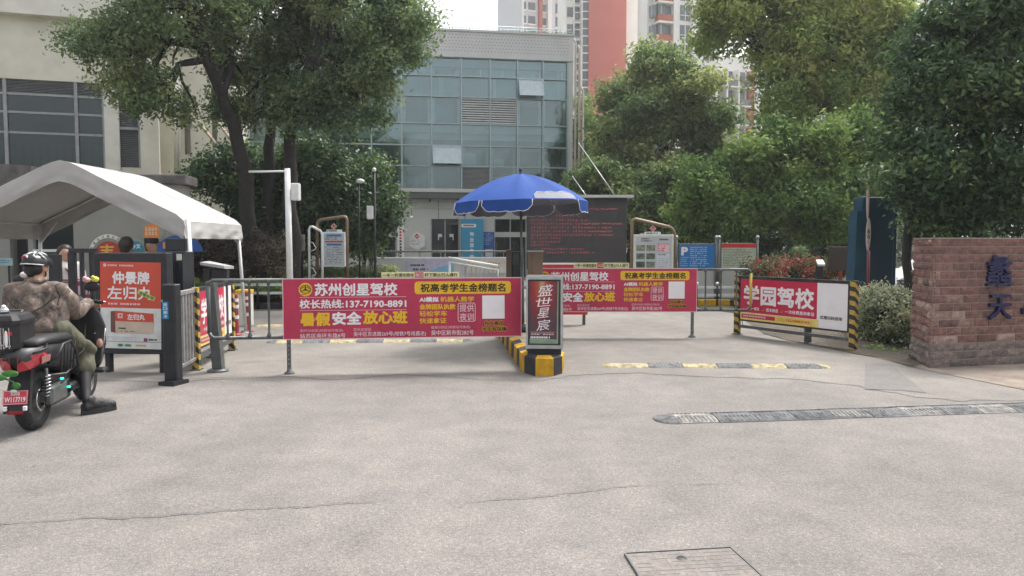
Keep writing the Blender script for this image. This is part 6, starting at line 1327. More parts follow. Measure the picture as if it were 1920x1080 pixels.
t = thing('pink_signboard', 'pale pink signboard with rounded top among the dark shrubs', 'sign', (P(546, 460, 20.5).x, 20.5, 0)); F = Facade(520, 20.5, 574, 20.5, 450); B = F.board(522, 437, 572, 470, 0, 50, 33); m_pk = M('pale_pink_board', (.42, .36, .34), .6, var=.2); pts = [(0, 33), (3, 12), (8, 2), (16, 0), (50, 3), (50, 33)]; mb = MB(); fr = [B.pt(x, y, .04) for x, y in pts]; bk = [B.pt(x, y, 0) for x, y in pts]; mb.add(fr + bk, [list(range(6))[::-1]] + [(i, (i + 1) % 6, 6 + (i + 1) % 6, 6 + i) for i in range(6)], m_pk); mb.build('board', t); mb = MB(); B.disc(mb, 11, 16, 6, 8, m_pink, .044); B.disc(mb, 11, 13, 2, 2, m_ink, .047); mb.build('figure', t)
for u in (528, 566): mb = MB(); a, z = F.sz(u, 470); F.bx(mb, a - .03, a + .03, 0, z, .0, .035, m_charc); mb.build('leg', t)
# ---- blue totem, red post with paddles, brown board, reader pedestal
m_teal = M('teal_steel_shaded', (.008, .036, .062), .45, .2, var=.3, scale=2); m_teal_lit = M('teal_steel_lit', (.016, .075, .125), .4, .2, var=.3, scale=2)  # one teal paint; lit fins and shaded slab are set by colour
t = thing('blue_totem', 'tall dark teal folded steel totem behind the hedge', 'totem', (P(1640, 460, 15).x, 15, 0)); F = Facade(1596, 15, 1680, 15, 450)
mb = MB(); a0, a1, _, z1 = F.rect(1625, 370, 1677, 450); F.bx(mb, a0, a1, 0, z1, -.35, 0, m_teal, bev=.01); F.bx(mb, a1, a1 + .08, 0, z1 - .3, -.3, -.05, m_teal); mb.build('main_slab', t)
mb = MB(); b0 = F.sz(1612, 450)[0]; c0 = F.sz(1602, 450)[0]; F.bx(mb, b0, a0 - .002, 0, z1 + .02, -.3, .06, m_teal_lit, bev=.01); mb.build('side_fin', t); mb = MB(); z2 = F.sz(1606, 397)[1]; mb.hexa([F.pt(c0 - .06, 0, -.25), F.pt(b0 - .003, 0, -.25), F.pt(b0 - .003, 0, .1), F.pt(c0 - .06, 0, .1), F.pt(c0, z2, -.25), F.pt(b0 - .003, z2, -.25), F.pt(b0 - .003, z2, .1), F.pt(c0, z2, .1)], m_teal_lit); mb.build('side_fin', t)
t = thing('paddle_sign', 'dark red post carrying two slim pale paddle shaped signs', 'sign', (P(1630, 460, 14.2).x, 14.2, 0)); q = P(1631, 460, 14.2); q2 = P(1628, 330, 14.2); mb = MB(); mb.tube([(q.x, 14.2, 0), (q.x - .02, 14.2, P(1629, 470, 14.2).z)], .03, M('dark_red_post', (.16, .02, .03), .5), 8); mb.tube([(q.x - .02, 14.2, P(1629, 470, 14.2).z), (q2.x, 14.2, q2.z)], .012, m_iron, 8); mb.build('post', t)
for cx, cy, rx, ry in ((1628, 440, 4.6, 31), (1627.5, 366, 2.8, 46)):
    c = P(cx, cy, 14.14); k = 14.2 / FPX; mb = MB(); mb.ball(c, 1, M('paddle_pink', (.52, .40, .38), .6) if 'paddle_pink' not in bpy.data.materials else bpy.data.materials['paddle_pink'], (rx * k, .03, ry * k), 20, 12); p_ = mb.build('paddle', t)
    if cy > 400: mb = MB(); B = Board(P(1625.5, 425, 14.1), P(1631.5, 425, 14.1), P(1625.5, 455, 14.1), 6, 30); B.text(mb, '8', .8, 5, 5.2, 13, m_charc, .03, 0); B.text(mb, '0', .8, 15, 5.2, 23, m_charc, .03, 0); mb.build('lettering', p_)
t = thing('brown_board', 'dark brown wooden notice panel on a red post in the flower bed', 'sign', (P(1575, 460, 17.5).x, 17.5, 0)); F = Facade(1550, 17.5, 1594, 17.5, 490); mb = MB(); F.pbox(mb, 1554, 462, 1591, 508, -.05, 0, M('dark_brown_panel', (.06, .045, .035), .8), bev=.01); mb.build('panel', t); mb = MB(); a, z = F.sz(1577, 507); F.bx(mb, a - .04, a + .04, 0, z, -.06, -.002, M('rust_red_post', (.22, .05, .03), .7)); mb.build('post', t)
t = thing('pedestal_reader', 'short black pedestal with a tilted pale top panel in the flower bed', 'pedestal', (P(1538, 460, 17).x, 17, 0)); F = Facade(1525, 17, 1552, 17, 500); mb = MB(); a0, a1, _, z = F.rect(1533, 497, 1544, 530); F.bx(mb, a0, a1, 0, z, -.12, 0, m_charc, bev=.01); mb.build('post', t); mb = MB(); q = [F.pt(*F.sz(1530, 495), .12), F.pt(*F.sz(1543, 495), .12), F.pt(*F.sz(1547, 487), -.12), F.pt(*F.sz(1534, 487), -.12)]; mb.hexa([v - Vector((0, 0, .05)) for v in q] + q, m_gray); mb.build('top_panel', t)
# ---- white car behind the hedge
m_car = M('white_car_paint', (.70, .71, .72), .2, var=.04, spec=.6); cx0, cy = 8.50, 16.6
t = thing('parked_car', 'white car half hidden behind the hedge and brick wall', 'car', (cx0 + 2.2, cy + .85, 0)); prof = [(0, .35), (.02, .62), (.12, .80), (.45, .90), (.95, .96), (1.45, 1.32), (1.9, 1.45), (2.9, 1.45), (3.6, 1.2), (4.2, 1.0), (4.4, .8), (4.42, .35)]
mb = MB(); n = len(prof); cs = []
for yy, sh in ((0, .0), (.06, .06), (.85, .1), (1.64, .06), (1.70, 0)): cs.append([Vector((cx0 + x, cy + yy + (.12 if z > 1.0 and yy < .5 else -.12 if z > 1.0 and yy > 1.2 else 0), z + sh * (.6 if z > .7 else 0))) for x, z in prof])
for A, Bq in zip(cs[:-1], cs[1:]): mb.add(A + Bq, [(j, j + 1, n + j + 1, n + j) for j in range(n - 1)] + [(n - 1, 0, n, 2 * n - 1)], m_car, True)
mb.add(cs[0], [list(range(n))[::-1]], m_car); mb.add(cs[-1], [list(range(n))], m_car); mb.build('body', t)
mb = MB(); W_ = lambda x, z: Vector((cx0 + x, cy + .085 if z > 1.1 else cy - .01, z)); m_cg = M('car_glass', (.03, .035, .04), .08, spec=.8); mb.add([W_(1.15, 1.0), W_(2.2, 1.0), W_(2.2, 1.38), W_(1.62, 1.34)], [(0, 1, 2, 3)], m_cg); mb.build('window', t); mb = MB(); mb.add([W_(2.28, 1.0), W_(3.5, 1.0), W_(3.3, 1.25), W_(2.9, 1.38), W_(2.28, 1.38)], [(0, 1, 2, 3, 4)], m_cg); mb.build('window', t)
for x in (.85, 3.55):
    mb = MB(); mb.lathe((cx0 + x, cy - .02, .32), [(.0, .0), (.30, 0), (.32, .04), (.32, .2), (0, .2)], m_black, 22, (1, 0, 0), (0, 0, 1), (0, 1, 0)); w_ = mb.build('wheel', t); mb = MB(); mb.lathe((cx0 + x, cy - .025, .32), [(0, -.01), (.2, 0), (.21, .003)], m_grey, 18, (1, 0, 0), (0, 0, 1), (0, 1, 0)); mb.build('rim', w_)
mb = MB(); mb.box((cx0 + .02, cy - .012, .66), (1, 0, 0), (0, 1, 0), (0, 0, 1), .06, .42, 0, .05, 0, .12, m_cg); mb.build('headlight', t); mb = MB(); mb.ball((cx0 + 1.2, cy - .09, 1.0), .09, m_car, (1, .8, .7)); mb.build('mirror', t)
# small light blue sign at the very left, under the tent
t = thing('small_sign', 'small pale turquoise sign at the left edge beyond the rider', 'sign', (P(10, 490, 12.8).x, 12.8, 0)); F = Facade(-20, 12.8, 30, 12.8, 490); mb = MB(); F.pbox(mb, -30, 484, 23, 498, -.02, 0, M('pale_turquoise', (.33, .48, .47), .5)); B = F.board(-30, 484, 23, 498, .003); B.bars(mb, 6, 4, 48, 11, m_blue, 2, random.Random(2), .8, h=.4); mb.build('board', t)
for u in (-20, 16): mb = MB(); a, z = F.sz(u, 497); F.bx(mb, a - .015, a + .015, 0, z, -.02, -.002, m_charc); mb.build('leg', t)
# ================================================================ RIDER, SCOOTER, PEOPLE
m_skin = M('skin', (.44, .25, .17), .55, var=.06); m_hair = M('dark_hair', (.012, .010, .009), .5); m_shoe = M('black_shoe', (.022, .022, .024), .55, var=.4, scale=30); m_sole = M('grey_sole', (.07, .07, .07), .7)
def camo_mat():
    m, n, l, b = mk('brown_camouflage_cloth'); tc = n.new('ShaderNodeTexCoord'); out = None
    nz = n.new('ShaderNodeTexNoise'); nz.inputs['Scale'].default_value = 11; nz.inputs['Detail'].default_value = 5; nz.inputs['Distortion'].default_value = 1.2; l.new(tc.outputs['Object'], nz.inputs['Vector'])
    cr = n.new('ShaderNodeValToRGB'); e = cr.color_ramp.elements; e[0].position = .36; e[0].color = (.055, .045, .039, 1); e[1].position = .66; e[1].color = (.30, .225, .185, 1)
    for p, c in ((.45, (.15, .115, .096, 1)), (.49, (.085, .068, .058, 1)), (.53, (.195, .147, .12, 1)), (.59, (.14, .107, .088, 1))): q = e.new(p); q.color = c
    l.new(nz.outputs['Fac'], cr.inputs[0]); l.new(cr.outputs[0], b.inputs['Base Color']); b.inputs['Roughness'].default_value = .85
    n2 = n.new('ShaderNodeTexNoise'); n2.inputs['Scale'].default_value = 14; n2.inputs['Detail'].default_value = 3; l.new(tc.outputs['Object'], n2.inputs['Vector']); bp = n.new('ShaderNodeBump'); bp.inputs['Strength'].default_value = .4; bp.inputs['Distance'].default_value = .02; l.new(n2.outputs['Fac'], bp.inputs['Height']); l.new(bp.outputs[0], b.inputs['Normal'])
    return m
m_camo = camo_mat(); m_olv = M('olive_cargo_cloth', (.098, .098, .066), .85, var=.35, scale=8, bump=.25, bscale=12); m_blk = M('black_cloth', (.016, .016, .018), .7)
HD = RAD(12); SO = Vector((-4.05, 6.25, 0)); hv = Vector((-math.sin(HD), math.cos(HD), 0)); rv = Vector((math.cos(HD), math.sin(HD), 0)); up = Vector((0, 0, 1))
def S(x, y, z): return SO + rv * x + hv * y + up * z
m_sbody = M('black_scooter_plastic', (.020, .020, .023), .42, var=.5, scale=9, spec=.4); m_seat = M('black_seat_vinyl', (.018, .018, .020), .5); m_tyre = M('tyre_rubber', (.028, .028, .030), .8, var=.3, scale=20); m_chr = M('chrome', (.55, .55, .57), .15, .95)
sc = thing('electric_scooter', 'black electric scooter with red plate and tail box, stopped at the gate', 'scooter', tuple(SO + hv * .6), HD)
def sbox(mb, x0, x1, y0, y1, z0, z1, mat, bev=.015): mb.box(SO, rv, hv, up, x0, x1, y0, y1, z0, z1, mat, None, bev)
def wheel(y, r, w, front=False):
    mb = MB(); pr = [(r - .075, -w / 2 + .01), (r - .03, -w / 2), (r - .008, -w / 2 + .03), (r, -.015), (r, .015), (r - .008, w / 2 - .03), (r - .03, w / 2), (r - .075, w / 2 - .01)]; mb.lathe(S(0, y, r), pr, m_tyre, 36, hv, up, rv)
    for k in range(36):
        a = 2 * math.pi * k / 36; d = hv * math.cos(a) + up * math.sin(a); tg = up * math.cos(a) - hv * math.sin(a); mb.box(S(0, y, r), rv, tg, d, -w / 2 + .025, w / 2 - .025, -.006, .006, r - .012, r + .003, m_tyre)
    w_ = mb.build('wheel', sc); mb = MB(); mb.lathe(S(0, y, r), [(r - .07, -w / 2 + .012), (r - .085, -.02), (.05, -.025), (.03, -w / 2), (0, -w / 2)], m_iron, 24, hv, up, rv); mb.lathe(S(0, y, r), [(r - .07, w / 2 - .012), (r - .085, .02), (.05, .025), (.03, w / 2), (0, w / 2)], m_iron, 24, hv, up, rv)
    mb.lathe(S(0, y, r), [(.10, w / 2 - .004), (.105, w / 2), (.075, w / 2), (.07, w / 2 - .004)], m_chr, 24, hv, up, rv); mb.build('rim', w_)
wheel(0, .25, .13); wheel(1.24, .24, .11, True)
mb = MB()                                                         # rear bodywork: lofted side section
rows = [(-.34, .60, .66, .05), (-.26, .54, .71, .12), (-.05, .53, .73, .15), (.25, .47, .72, .155), (.5, .38, .68, .155), (.68, .34, .56, .14), (.72, .30, .42, .12)]
vs = []
for y, z0, z1, w in rows: vs += [S(-w, y, z0 + .04), S(-w * .6, y, z0), S(w * .6, y, z0), S(w, y, z0 + .04), S(w * 1.05, y, (z0 + z1) / 2), S(w * .9, y, z1), S(-w * .9, y, z1), S(-w * 1.05, y, (z0 + z1) / 2)]
mb.add(vs, [(i * 8 + j, (i + 1) * 8 + j, (i + 1) * 8 + (j + 1) % 8, i * 8 + (j + 1) % 8) for i in range(6) for j in range(8)] + [list(range(8)), list(range(48, 56))[::-1]], m_sbody, True)
sbox(mb, -.15, .15, .45, 1.02, .22, .30, m_sbody, .02); sbox(mb, -.11, .11, .12, .55, .16, .42, m_sbody, .02); sbox(mb, .10, .17, -.05, .30, .20, .36, m_iron, .02); sbox(mb, -.17, -.10, -.05, .30, .20, .36, m_iron, .02); sbox(mb, .02, .10, -.02, .55, .22, .29, m_iron, .01); mb.build('body', sc)
mb = MB()
rows = [(-.20, .72, .765, .12), (0, .72, .785, .145), (.25, .71, .78, .155), (.45, .70, .77, .155), (.66, .67, .74, .12), (.72, .66, .70, .08)]; vs = []
for y, z0, z1, w in rows: vs += [S(-w, y, z0), S(w, y, z0), S(w * 1.03, y, (z0 + z1) / 2), S(w * .8, y, z1), S(-w * .8, y, z1), S(-w * 1.03, y, (z0 + z1) / 2)]
mb.add(vs, [(i * 6 + j, (i + 1) * 6 + j, (i + 1) * 6 + (j + 1) % 6, i * 6 + (j + 1) % 6) for i in range(5) for j in range(6)] + [list(range(6)), list(range(30, 36))[::-1]], m_seat, True); mb.build('seat', sc)
mb = MB()                                                         # leg shield
rows = [(.98, .26, .15), (.99, .40, .23), (1.0, .58, .27), (.99, .76, .275), (.97, .90, .235), (.95, .99, .15)]; vs = []
for y, z, w in rows: vs += [S(-w, y - .03, z), S(-w * .5, y + .02, z), S(w * .5, y + .02, z), S(w, y - .03, z), S(w, y + .03, z), S(w * .5, y + .12, z), S(-w * .5, y + .12, z), S(-w, y + .03, z)]
mb.add(vs, [(i * 8 + j, i * 8 + (j + 1) % 8, (i + 1) * 8 + (j + 1) % 8, (i + 1) * 8 + j) for i in range(5) for j in range(8)] + [list(range(8))[::-1], list(range(40, 48))], m_sbody, True); mb.build('leg_shield', sc)
mb = MB(); sbox(mb, -.07, .07, .93, 1.1, .96, 1.06, m_sbody, .03); mb.tube([S(-.30, .90, 1.0), S(-.12, .97, 1.02), S(.12, .97, 1.02), S(.27, .90, 1.0)], .014, m_iron, 8); mb.build('handlebar', sc)
for s_ in (-1, 1):
    mb = MB(); mb.tube([S(s_ * .18, .94, 1.012), S(s_ * .29, .895, 1.0)], .019, m_blk, 10); mb.tube([S(s_ * .17, .99, 1.02), S(s_ * .30, .96, 1.0)], .006, m_chr, 6); mb.build('grip', sc)
    mb = MB(); mx_ = .15 if s_ > 0 else -.40; mz = 1.13 if s_ > 0 else 1.20; mb.tube([S(s_ * .14, .96, 1.03), S((mx_ + s_ * .14) / 2, .97, 1.10), S(mx_, .97, mz)], .006, m_iron, 6); mb.ball(S(mx_ + s_ * .03, .96, mz + .02), 1, m_sbody, (.085, .018, .048), 16, 8); o = mb.build('mirror', sc)
for x, z, mt, nm in ((.14, 1.215, M('toy_pink', (.62, .36, .34), .6), 'pink'), (.215, 1.222, M('toy_yellow', (.62, .60, .10), .6), 'yellow')):
    mb = MB(); mb.ball(S(x, .95, z), .033, mt, (1.1, 1, .85)); mb.ball(S(x - .012, .93, z + .02), .018, mt); tag(mb.build('toy_ornament', sc), nm + ' toy ornament on the mirror')
mb = MB(); mb.ball(S(-.40, .95, 1.27), .034, M('toy_white', (.66, .60, .57), .6), (1.1, 1, .9)); mb.ball(S(-.375, .95, 1.315), .017, m_wht, (1, 1, 1.4)); tag(mb.build('toy_ornament', sc), 'white toy ornament on the far mirror')
# rear fender, plate, lamps
mb = MB(); mb.hexa([S(-.09, -.30, .30), S(.09, -.30, .30), S(.09, -.26, .30), S(-.09, -.26, .30), S(-.07, -.20, .56), S(.07, -.20, .56), S(.07, -.12, .56), S(-.07, -.12, .56)], m_sbody); mb.hexa([S(-.095, -.33, .20), S(.095, -.33, .20), S(.095, -.295, .20), S(-.095, -.295, .20), S(-.095, -.31, .30), S(.095, -.31, .30), S(.095, -.275, .30), S(-.095, -.275, .30)], m_sbody); mb.build('rear_fender', sc)
B = Board(S(-.095, -.308, .385), S(.085, -.308, .385), S(-.095, -.335, .275), 100, 62); mb = MB(); mb.hexa([B.pt(0, 62, 0), B.pt(100, 62, 0), B.pt(100, 62, -.006), B.pt(0, 62, -.006), B.pt(0, 0, 0), B.pt(100, 0, 0), B.pt(100, 0, -.006), B.pt(0, 0, -.006)], M('plate_red', (.48, .045, .065), .45)); pl = mb.build('number_plate', sc); mb = MB(); B.text(mb, '5202', 32, 8, 68, 22, m_wht, .02, .003); B.text(mb, 'W117719', 8, 29, 92, 52, m_wht, .02, .003)
for r in ((2, 2, 98, 4), (2, 58, 98, 60), (2, 4, 4, 58), (96, 4, 98, 58)): B.rect(mb, *r, m_pink, .002)
mb.build('lettering', pl)
for x in (-.075, .07): mb = MB(); sbox(mb, x - .014, x + .014, -.352, -.331, .225, .262, m_wht, .004); mb.build('plate_lamp', sc)
mb = MB(); sbox(mb, -.055, .055, -.350, -.3315, .195, .222, M('reflector_red', (.25, .01, .015), .2), .004); mb.build('reflector', sc)
m_tl = M('tail_lamp_red', (.36, .012, .022), .12, spec=.7, var=.4, scale=40)
for s_ in (-1, 1):
    mb = MB(); q = [S(s_ * .02, -.335, .53), S(s_ * .10, -.30, .55), S(s_ * .19, -.17, .62), S(s_ * .165, -.22, .67), S(s_ * .03, -.345, .655)]; bk = [v + hv * .06 for v in q]; mb.add(q + bk, [(0, 1, 2, 3, 4), (9, 8, 7, 6, 5)] + [(i, (i + 1) % 5, 5 + (i + 1) % 5, 5 + i)[::-1] for i in range(5)], m_tl); mb.build('tail_lamp', sc)
    mb = MB(); mb.hexa([S(s_ * .165, -.235, .585), S(s_ * .20, -.19, .60), S(s_ * .20, -.17, .60), S(s_ * .165, -.215, .585), S(s_ * .165, -.235, .645), S(s_ * .205, -.18, .655), S(s_ * .205, -.16, .655), S(s_ * .165, -.215, .645)], M('indicator_clear', (.36, .17, .16), .15)); mb.build('indicator', sc)
for s_ in (-1, 1):                                                # coil shock absorbers
    mb = MB(); a, b_ = S(s_ * .12, -.02, .24), S(s_ * .13, -.06, .52); mb.tube([a, b_], .014, m_iron, 8); d = b_ - a; pts = []
    for k in range(80): t_ = k / 79; an = k * 2 * math.pi / 11; pts.append(a + d * (.08 + .72 * t_) + (rv * math.cos(an) + hv * math.sin(an)) * .028)
    mb.tube(pts, .0075, m_chr, 6); mb.build('shock_absorber', sc)
mb = MB(); mb.tube([S(.15, -.08, .56), S(.225, -.06, .62), S(.235, .02, .71), S(.235, .20, .72), S(.235, .32, .62), S(.225, .40, .47), S(.16, .42, .40)], .011, m_sbody, 8)
for k in range(5): mb.tube([S(.232, .0 + .08 * k, .70), S(.20, .06 + .07 * k, .46)], .006, m_sbody, 6)
mb.tube([S(.15, -.05, .46), S(.23, .1, .45), S(.16, .40, .44)], .008, m_iron, 6); mb.build('side_guard', sc)
mb = MB(); mb.tube([S(.105, .0, .25), S(.11, .25, .30), S(.09, .5, .34)], .022, m_iron, 8); mb.tube([S(-.105, .0, .25), S(-.11, .25, .30), S(-.09, .5, .34)], .022, m_iron, 8); mb.build('swing_arm', sc)
mb = MB(); mb.tube([S(-.2, -.25, .70), S(-.2, -.05, .735), S(.12, .0, .74), S(.17, -.15, .70), S(.13, -.3, .68)], .011, m_sbody, 7); mb.tube([S(-.15, -.28, .655), S(.05, -.28, .66)], .011, m_sbody, 7); mb.build('rear_rack', sc)
mb = MB()
for a_, b_, c_ in ((S(.16, .40, .5), S(.2, .62, .58), S(.13, .92, .8)), (S(.12, .05, .33), S(.17, .2, .36), S(.14, .4, .42)), (S(.12, .98, .95), S(.2, 1.02, .82), S(.2, 1.0, .66)), (S(.17, -.12, .6), S(.18, .0, .53), S(.15, .12, .5))): mb.tube([a_, b_, c_], .005, m_blk, 5)
mb.build('cable', sc)
mb = MB(); mb.tube([S(.2 + .01 * k, .92, .70 + .0 * k) for k in range(2)], .006, m_chr, 5); mb.ball(S(.235, .955, .60), .03, M('charm_pink', (.5, .28, .22), .5), (1, .8, 1.5)); mb.build('charm', sc)
mb = MB(); mb.tube([S(.19, 1.0, .52), S(.27, .98, .66), S(.275, 1.0, .72), S(.25, 1.05, .76), S(.19, 1.02, .72)], .012, m_chr, 8); mb.tube([S(.17, .98, .34), S(.24, .97, .44), S(.27, .98, .66)], .011, m_iron, 8); mb.build('crash_bar', sc)
mb = MB(); sbox(mb, .15, .30, .84, .98, .325, .365, m_sbody, .012); mb.tube([S(.15, .9, .30), S(.2, .9, .345)], .012, m_iron, 6); mb.build('foot_peg', sc)
for q in (S(.185, .12, .40), S(.185, .27, .30)): mb = MB(); mb.ball(q, .014, Memit('green_led', (.02, .7, .42), 1.1) if 'green_led' not in bpy.data.materials else bpy.data.materials['green_led'], (1.3, 1, .8), 10, 6); mb.build('running_light', sc)
m_lf = M('toy_leaf_green', (.045, .19, .035), .5); mb = MB()
for q, sx_, rz in ((S(-.12, -.36, .50), .085, .2), (S(-.02, -.36, .53), .07, -.5), (S(.02, -.355, .43), .035, .3)): mb.ball(q, 1, m_lf, (sx_, .012, .028), 12, 6)
mb.tube([S(-.06, -.35, .49), S(.0, -.355, .46), S(.01, -.355, .40)], .006, m_lf, 6); mb.ball(S(.0, -.36, .385), .024, M('toy_pale', (.5, .55, .45), .5), (1.2, .6, .7)); tag(mb.build('leaf_ornament', sc), 'bright green leaf ornament above the plate')
# tail box
S0_ = SO.copy(); SO = SO - rv * .13
bx_ = thing('tail_box', 'black motorcycle tail box with chrome strips and red lettering behind the rider', 'box', tuple(S(-.05, -.12, .81)), HD)
mb = MB(); vs = []
for z, k in ((.675, .9), (.72, 1), (.90, 1.02), (.915, 1.05), (.945, 1.05), (.985, .93), (.995, .8)): vs += [S(-.05 + sx_ * .20 * k, -.12 + sy_ * .175 * k, z) for sx_, sy_ in ((-1, -.8), (-.8, -1), (.8, -1), (1, -.8), (1, .8), (.8, 1), (-.8, 1), (-1, .8))]
mb.add(vs, [(i * 8 + j, i * 8 + (j + 1) % 8, (i + 1) * 8 + (j + 1) % 8, (i + 1) * 8 + j) for i in range(6) for j in range(8)] + [list(range(8))[::-1], list(range(48, 56))], m_sbody); mb.build('case', bx_)
mb = MB()
for z, x0, x1 in ((.745, -.19, .05), (.785, -.17, -.02), (.735, .07, .1), (.76, -.20, -.12)): mb.box(SO, rv, hv, up, x0, x1, -.3015, -.298, z, z + .012, m_chr)
for x in (.005, .025, .045, .085): mb.box(SO, rv, hv, up, x, x + .008, -.3015, -.298, .72, .89, m_chr)
mb.build('chrome_strips', bx_); mb = MB(); rg = random.Random(2)
for x0, x1 in ((-.19, -.05), (.055, .11)):
    x = x0
    while x < x1: w = rg.uniform(.008, .02); mb.box(SO, rv, hv, up, x, min(x + w, x1), -.302, -.2985, .83, .858, m_red2); x += w + .006
mb.build('lettering', bx_)
mb = MB(); mb.tube([S(-.2, -.1, .995), S(-.19, .0, 1.008), S(.08, .0, 1.008), S(.1, -.1, .995)], .008, m_iron, 6); mb.tube([S(-.15, -.2, .99), S(.05, -.18, 1.01)], .012, m_iron, 6); mb.build('luggage_cord', bx_)
mb = MB(); mb.ball(S(-.02, -.1, 1.02), .03, m_wht, (1, 1, .8)); mb.ball(S(-.02, -.11, 1.045), .018, m_wht); mb.build('toy_ornament', bx_); mb = MB(); mb.ball(S(.068, -.305, .80), 1, m_wht, (.014, .008, .07), 10, 8); mb.build('white_tag', bx_)
SO = S0_
# ---- the rider
rd = thing('person', 'rider in brown camouflage jacket and bicycle helmet astride the black scooter', 'person', tuple(S(0, .55, 0)), HD)
HEAD = S(-.155, .60, 1.345); toe = G(198, 771); heel = G(153, 779)
ankR = heel.lerp(toe, .22) + up * .115; kneeR = S(.125, .84, .525); hipR = S(.06, .50, .80); hipL = S(-.16, .50, .80); kneeL = S(-.26, .86, .53); ankL = S(-.30, .72, .115)
shR = S(.05, .55, 1.14); shL = S(-.345, .55, 1.14); elR = S(.125, .67, .925); wrR = S(.175, .88, 1.0); elL = S(-.44, .68, .93); wrL = S(-.33, .88, 1.01); neck = S(-.15, .56, 1.22)
def face_parts(C, F, R, k=1.0):
    """extra volumes of a head at C looking along F (right hand R): jaw, nose, brow, ears"""
    return [(C, .098 * k, (.82, .98, 1.18)), (C + F * .035 * k - up * .07 * k, .062 * k, (.9, 1, .9)), (C + F * .10 * k - up * .02 * k, .016 * k, (.8, 1.2, 1.6)), (C + F * .085 * k + up * .025 * k, .03 * k, (1.7, .6, .5)), (C + R * .083 * k - up * .01 * k, .022 * k, (.5, .8, 1.3)), (C - R * .083 * k - up * .01 * k, .022 * k, (.5, .8, 1.3)), (C + F * .092 * k - up * .065 * k, .014 * k, (1.8, .7, .6))]
hf = (hv * .9 + rv * .45).normalized(); hr = Vector((hf.y, -hf.x, 0))
def hand(w, d, side, k=1.0, curl=.5):
    """palm + five fingers closing round a bar; d = forward, side = towards the thumb"""
    ch = [[(w, .024 * k), (w + d * .05 * k, .027 * k), (w + d * .085 * k, .024 * k)]]; dn = -up
    for j, L in enumerate((.066, .076, .07, .055)):
        o = w + d * .085 * k + side * (.03 - .02 * j) * k; a = o + (d * .8 + dn * curl * .5).normalized() * L * .45 * k; b_ = a + (d * .25 + dn * (.4 + curl)).normalized() * L * .35 * k; e = b_ + (dn * .9 - d * (.2 + curl * .6)).normalized() * L * .3 * k; ch.append([(o, .0105 * k), (a, .0095 * k), (b_, .009 * k), (e, .008 * k)])
    ch.append([(w + d * .03 * k + side * .02 * k, .013 * k), (w + d * .055 * k + side * .05 * k + dn * .01, .011 * k), (w + d * .085 * k + side * .052 * k + dn * .03 * k, .009 * k)])
    return ch
body = [[(S(-.08, .5, .82), .09), (S(-.14, .53, 1.0), .095), (S(-.175, .55, 1.12), .10), (neck, .06), (HEAD - up * .05, .058)], [(shL, .06), (shR, .06)], [(shR, .05), (elR, .042), (wrR, .028)], [(shL, .05), (elL, .042), (wrL, .028)], [(hipR - up * .03, .06), (kneeR, .05), (kneeR.lerp(ankR, .35), .045), (ankR, .028), (heel.lerp(toe, .6) + up * .04, .035)], [(hipL - up * .03, .06), (kneeL, .05), (kneeL.lerp(ankL, .35), .045), (ankL, .028), (S(-.31, .84, .045), .035)]]
d_ = (hv * .85 + rv * .3 - up * .1).normalized()
organic('body', body + hand(wrR, d_, -rv) + hand(wrL, hv, rv), m_skin, rd, .0075, 2, balls=face_parts(HEAD, hf, hr))
jk = [[(S(-.22, .50, .765), .125), (S(-.02, .51, .765), .12)], [(S(-.22, .46, .80), .12), (S(-.06, .46, .81), .115)], [(S(-.25, .52, .82), .12), (S(-.27, .54, 1.0), .118), (S(-.295, .55, 1.12), .095)], [(S(-.005, .52, .80), .122), (S(-.015, .54, 1.0), .12), (S(-.03, .55, 1.12), .095)], [(S(-.14, .47, .84), .115), (S(-.155, .49, 1.0), .118), (S(-.175, .52, 1.12), .11), (S(-.18, .55, 1.20), .075)], [(S(-.14, .59, .86), .115), (S(-.17, .61, 1.1), .11)],
      [(shL + rv * .05, .085), (shR - rv * .05, .085)], [(shR - rv * .01, .082), (shR.lerp(elR, .5) + rv * .015, .076), (elR, .072), (elR.lerp(wrR, .5), .066), (elR.lerp(wrR, .88), .055)], [(shL + rv * .01, .082), (elL, .072), (elL.lerp(wrL, .88), .055)]]
jo = organic('jacket', jk, m_camo, rd, .011, 3, .009, 11)
from mathutils.bvhtree import BVHTree
bv = BVHTree.FromPolygons([world_mat(jo) @ v.co for v in jo.data.vertices], [tuple(p.vertices) for p in jo.data.polygons])
def on_back(x, z, d=hv, y=-.6):
    h_ = bv.ray_cast(S(x, y, z), d); return h_[0] if h_[0] else None
def seam(name, pts, r, mat, d=hv):
    q = []
    for (x0, z0), (x1, z1) in zip(pts[:-1], pts[1:]):
        for k in range(9): p = on_back(x0 + (x1 - x0) * k / 9, z0 + (z1 - z0) * k / 9, d); q += [p] if p else []
    if len(q) > 2: mb = MB(); mb.tube(q, r, mat, 5); mb.build(name, rd)
m_seam = M('jacket_seam', (.05, .04, .034), .9)
seam('back_flap_seam', [(-.39, 1.09), (-.28, 1.0), (-.17, .93), (-.06, 1.0), (.05, 1.10)], .006, m_seam); seam('hem_seam', [(-.36, .745), (-.22, .72), (-.06, .72), (.06, .745)], .006, m_seam); seam('armhole_seam', [(.03, 1.19), (.06, 1.10), (.055, 1.0)], .005, m_seam)
ringp = [neck + up * .02 + (hv * math.sin(a) * .95 + rv * math.cos(a)) * .075 + up * .012 * math.sin(a) for a in np.linspace(0, 2 * math.pi, 22)]; mb = MB(); mb.tube(ringp, .022, m_camo, 8, False); mb.build('collar', rd)
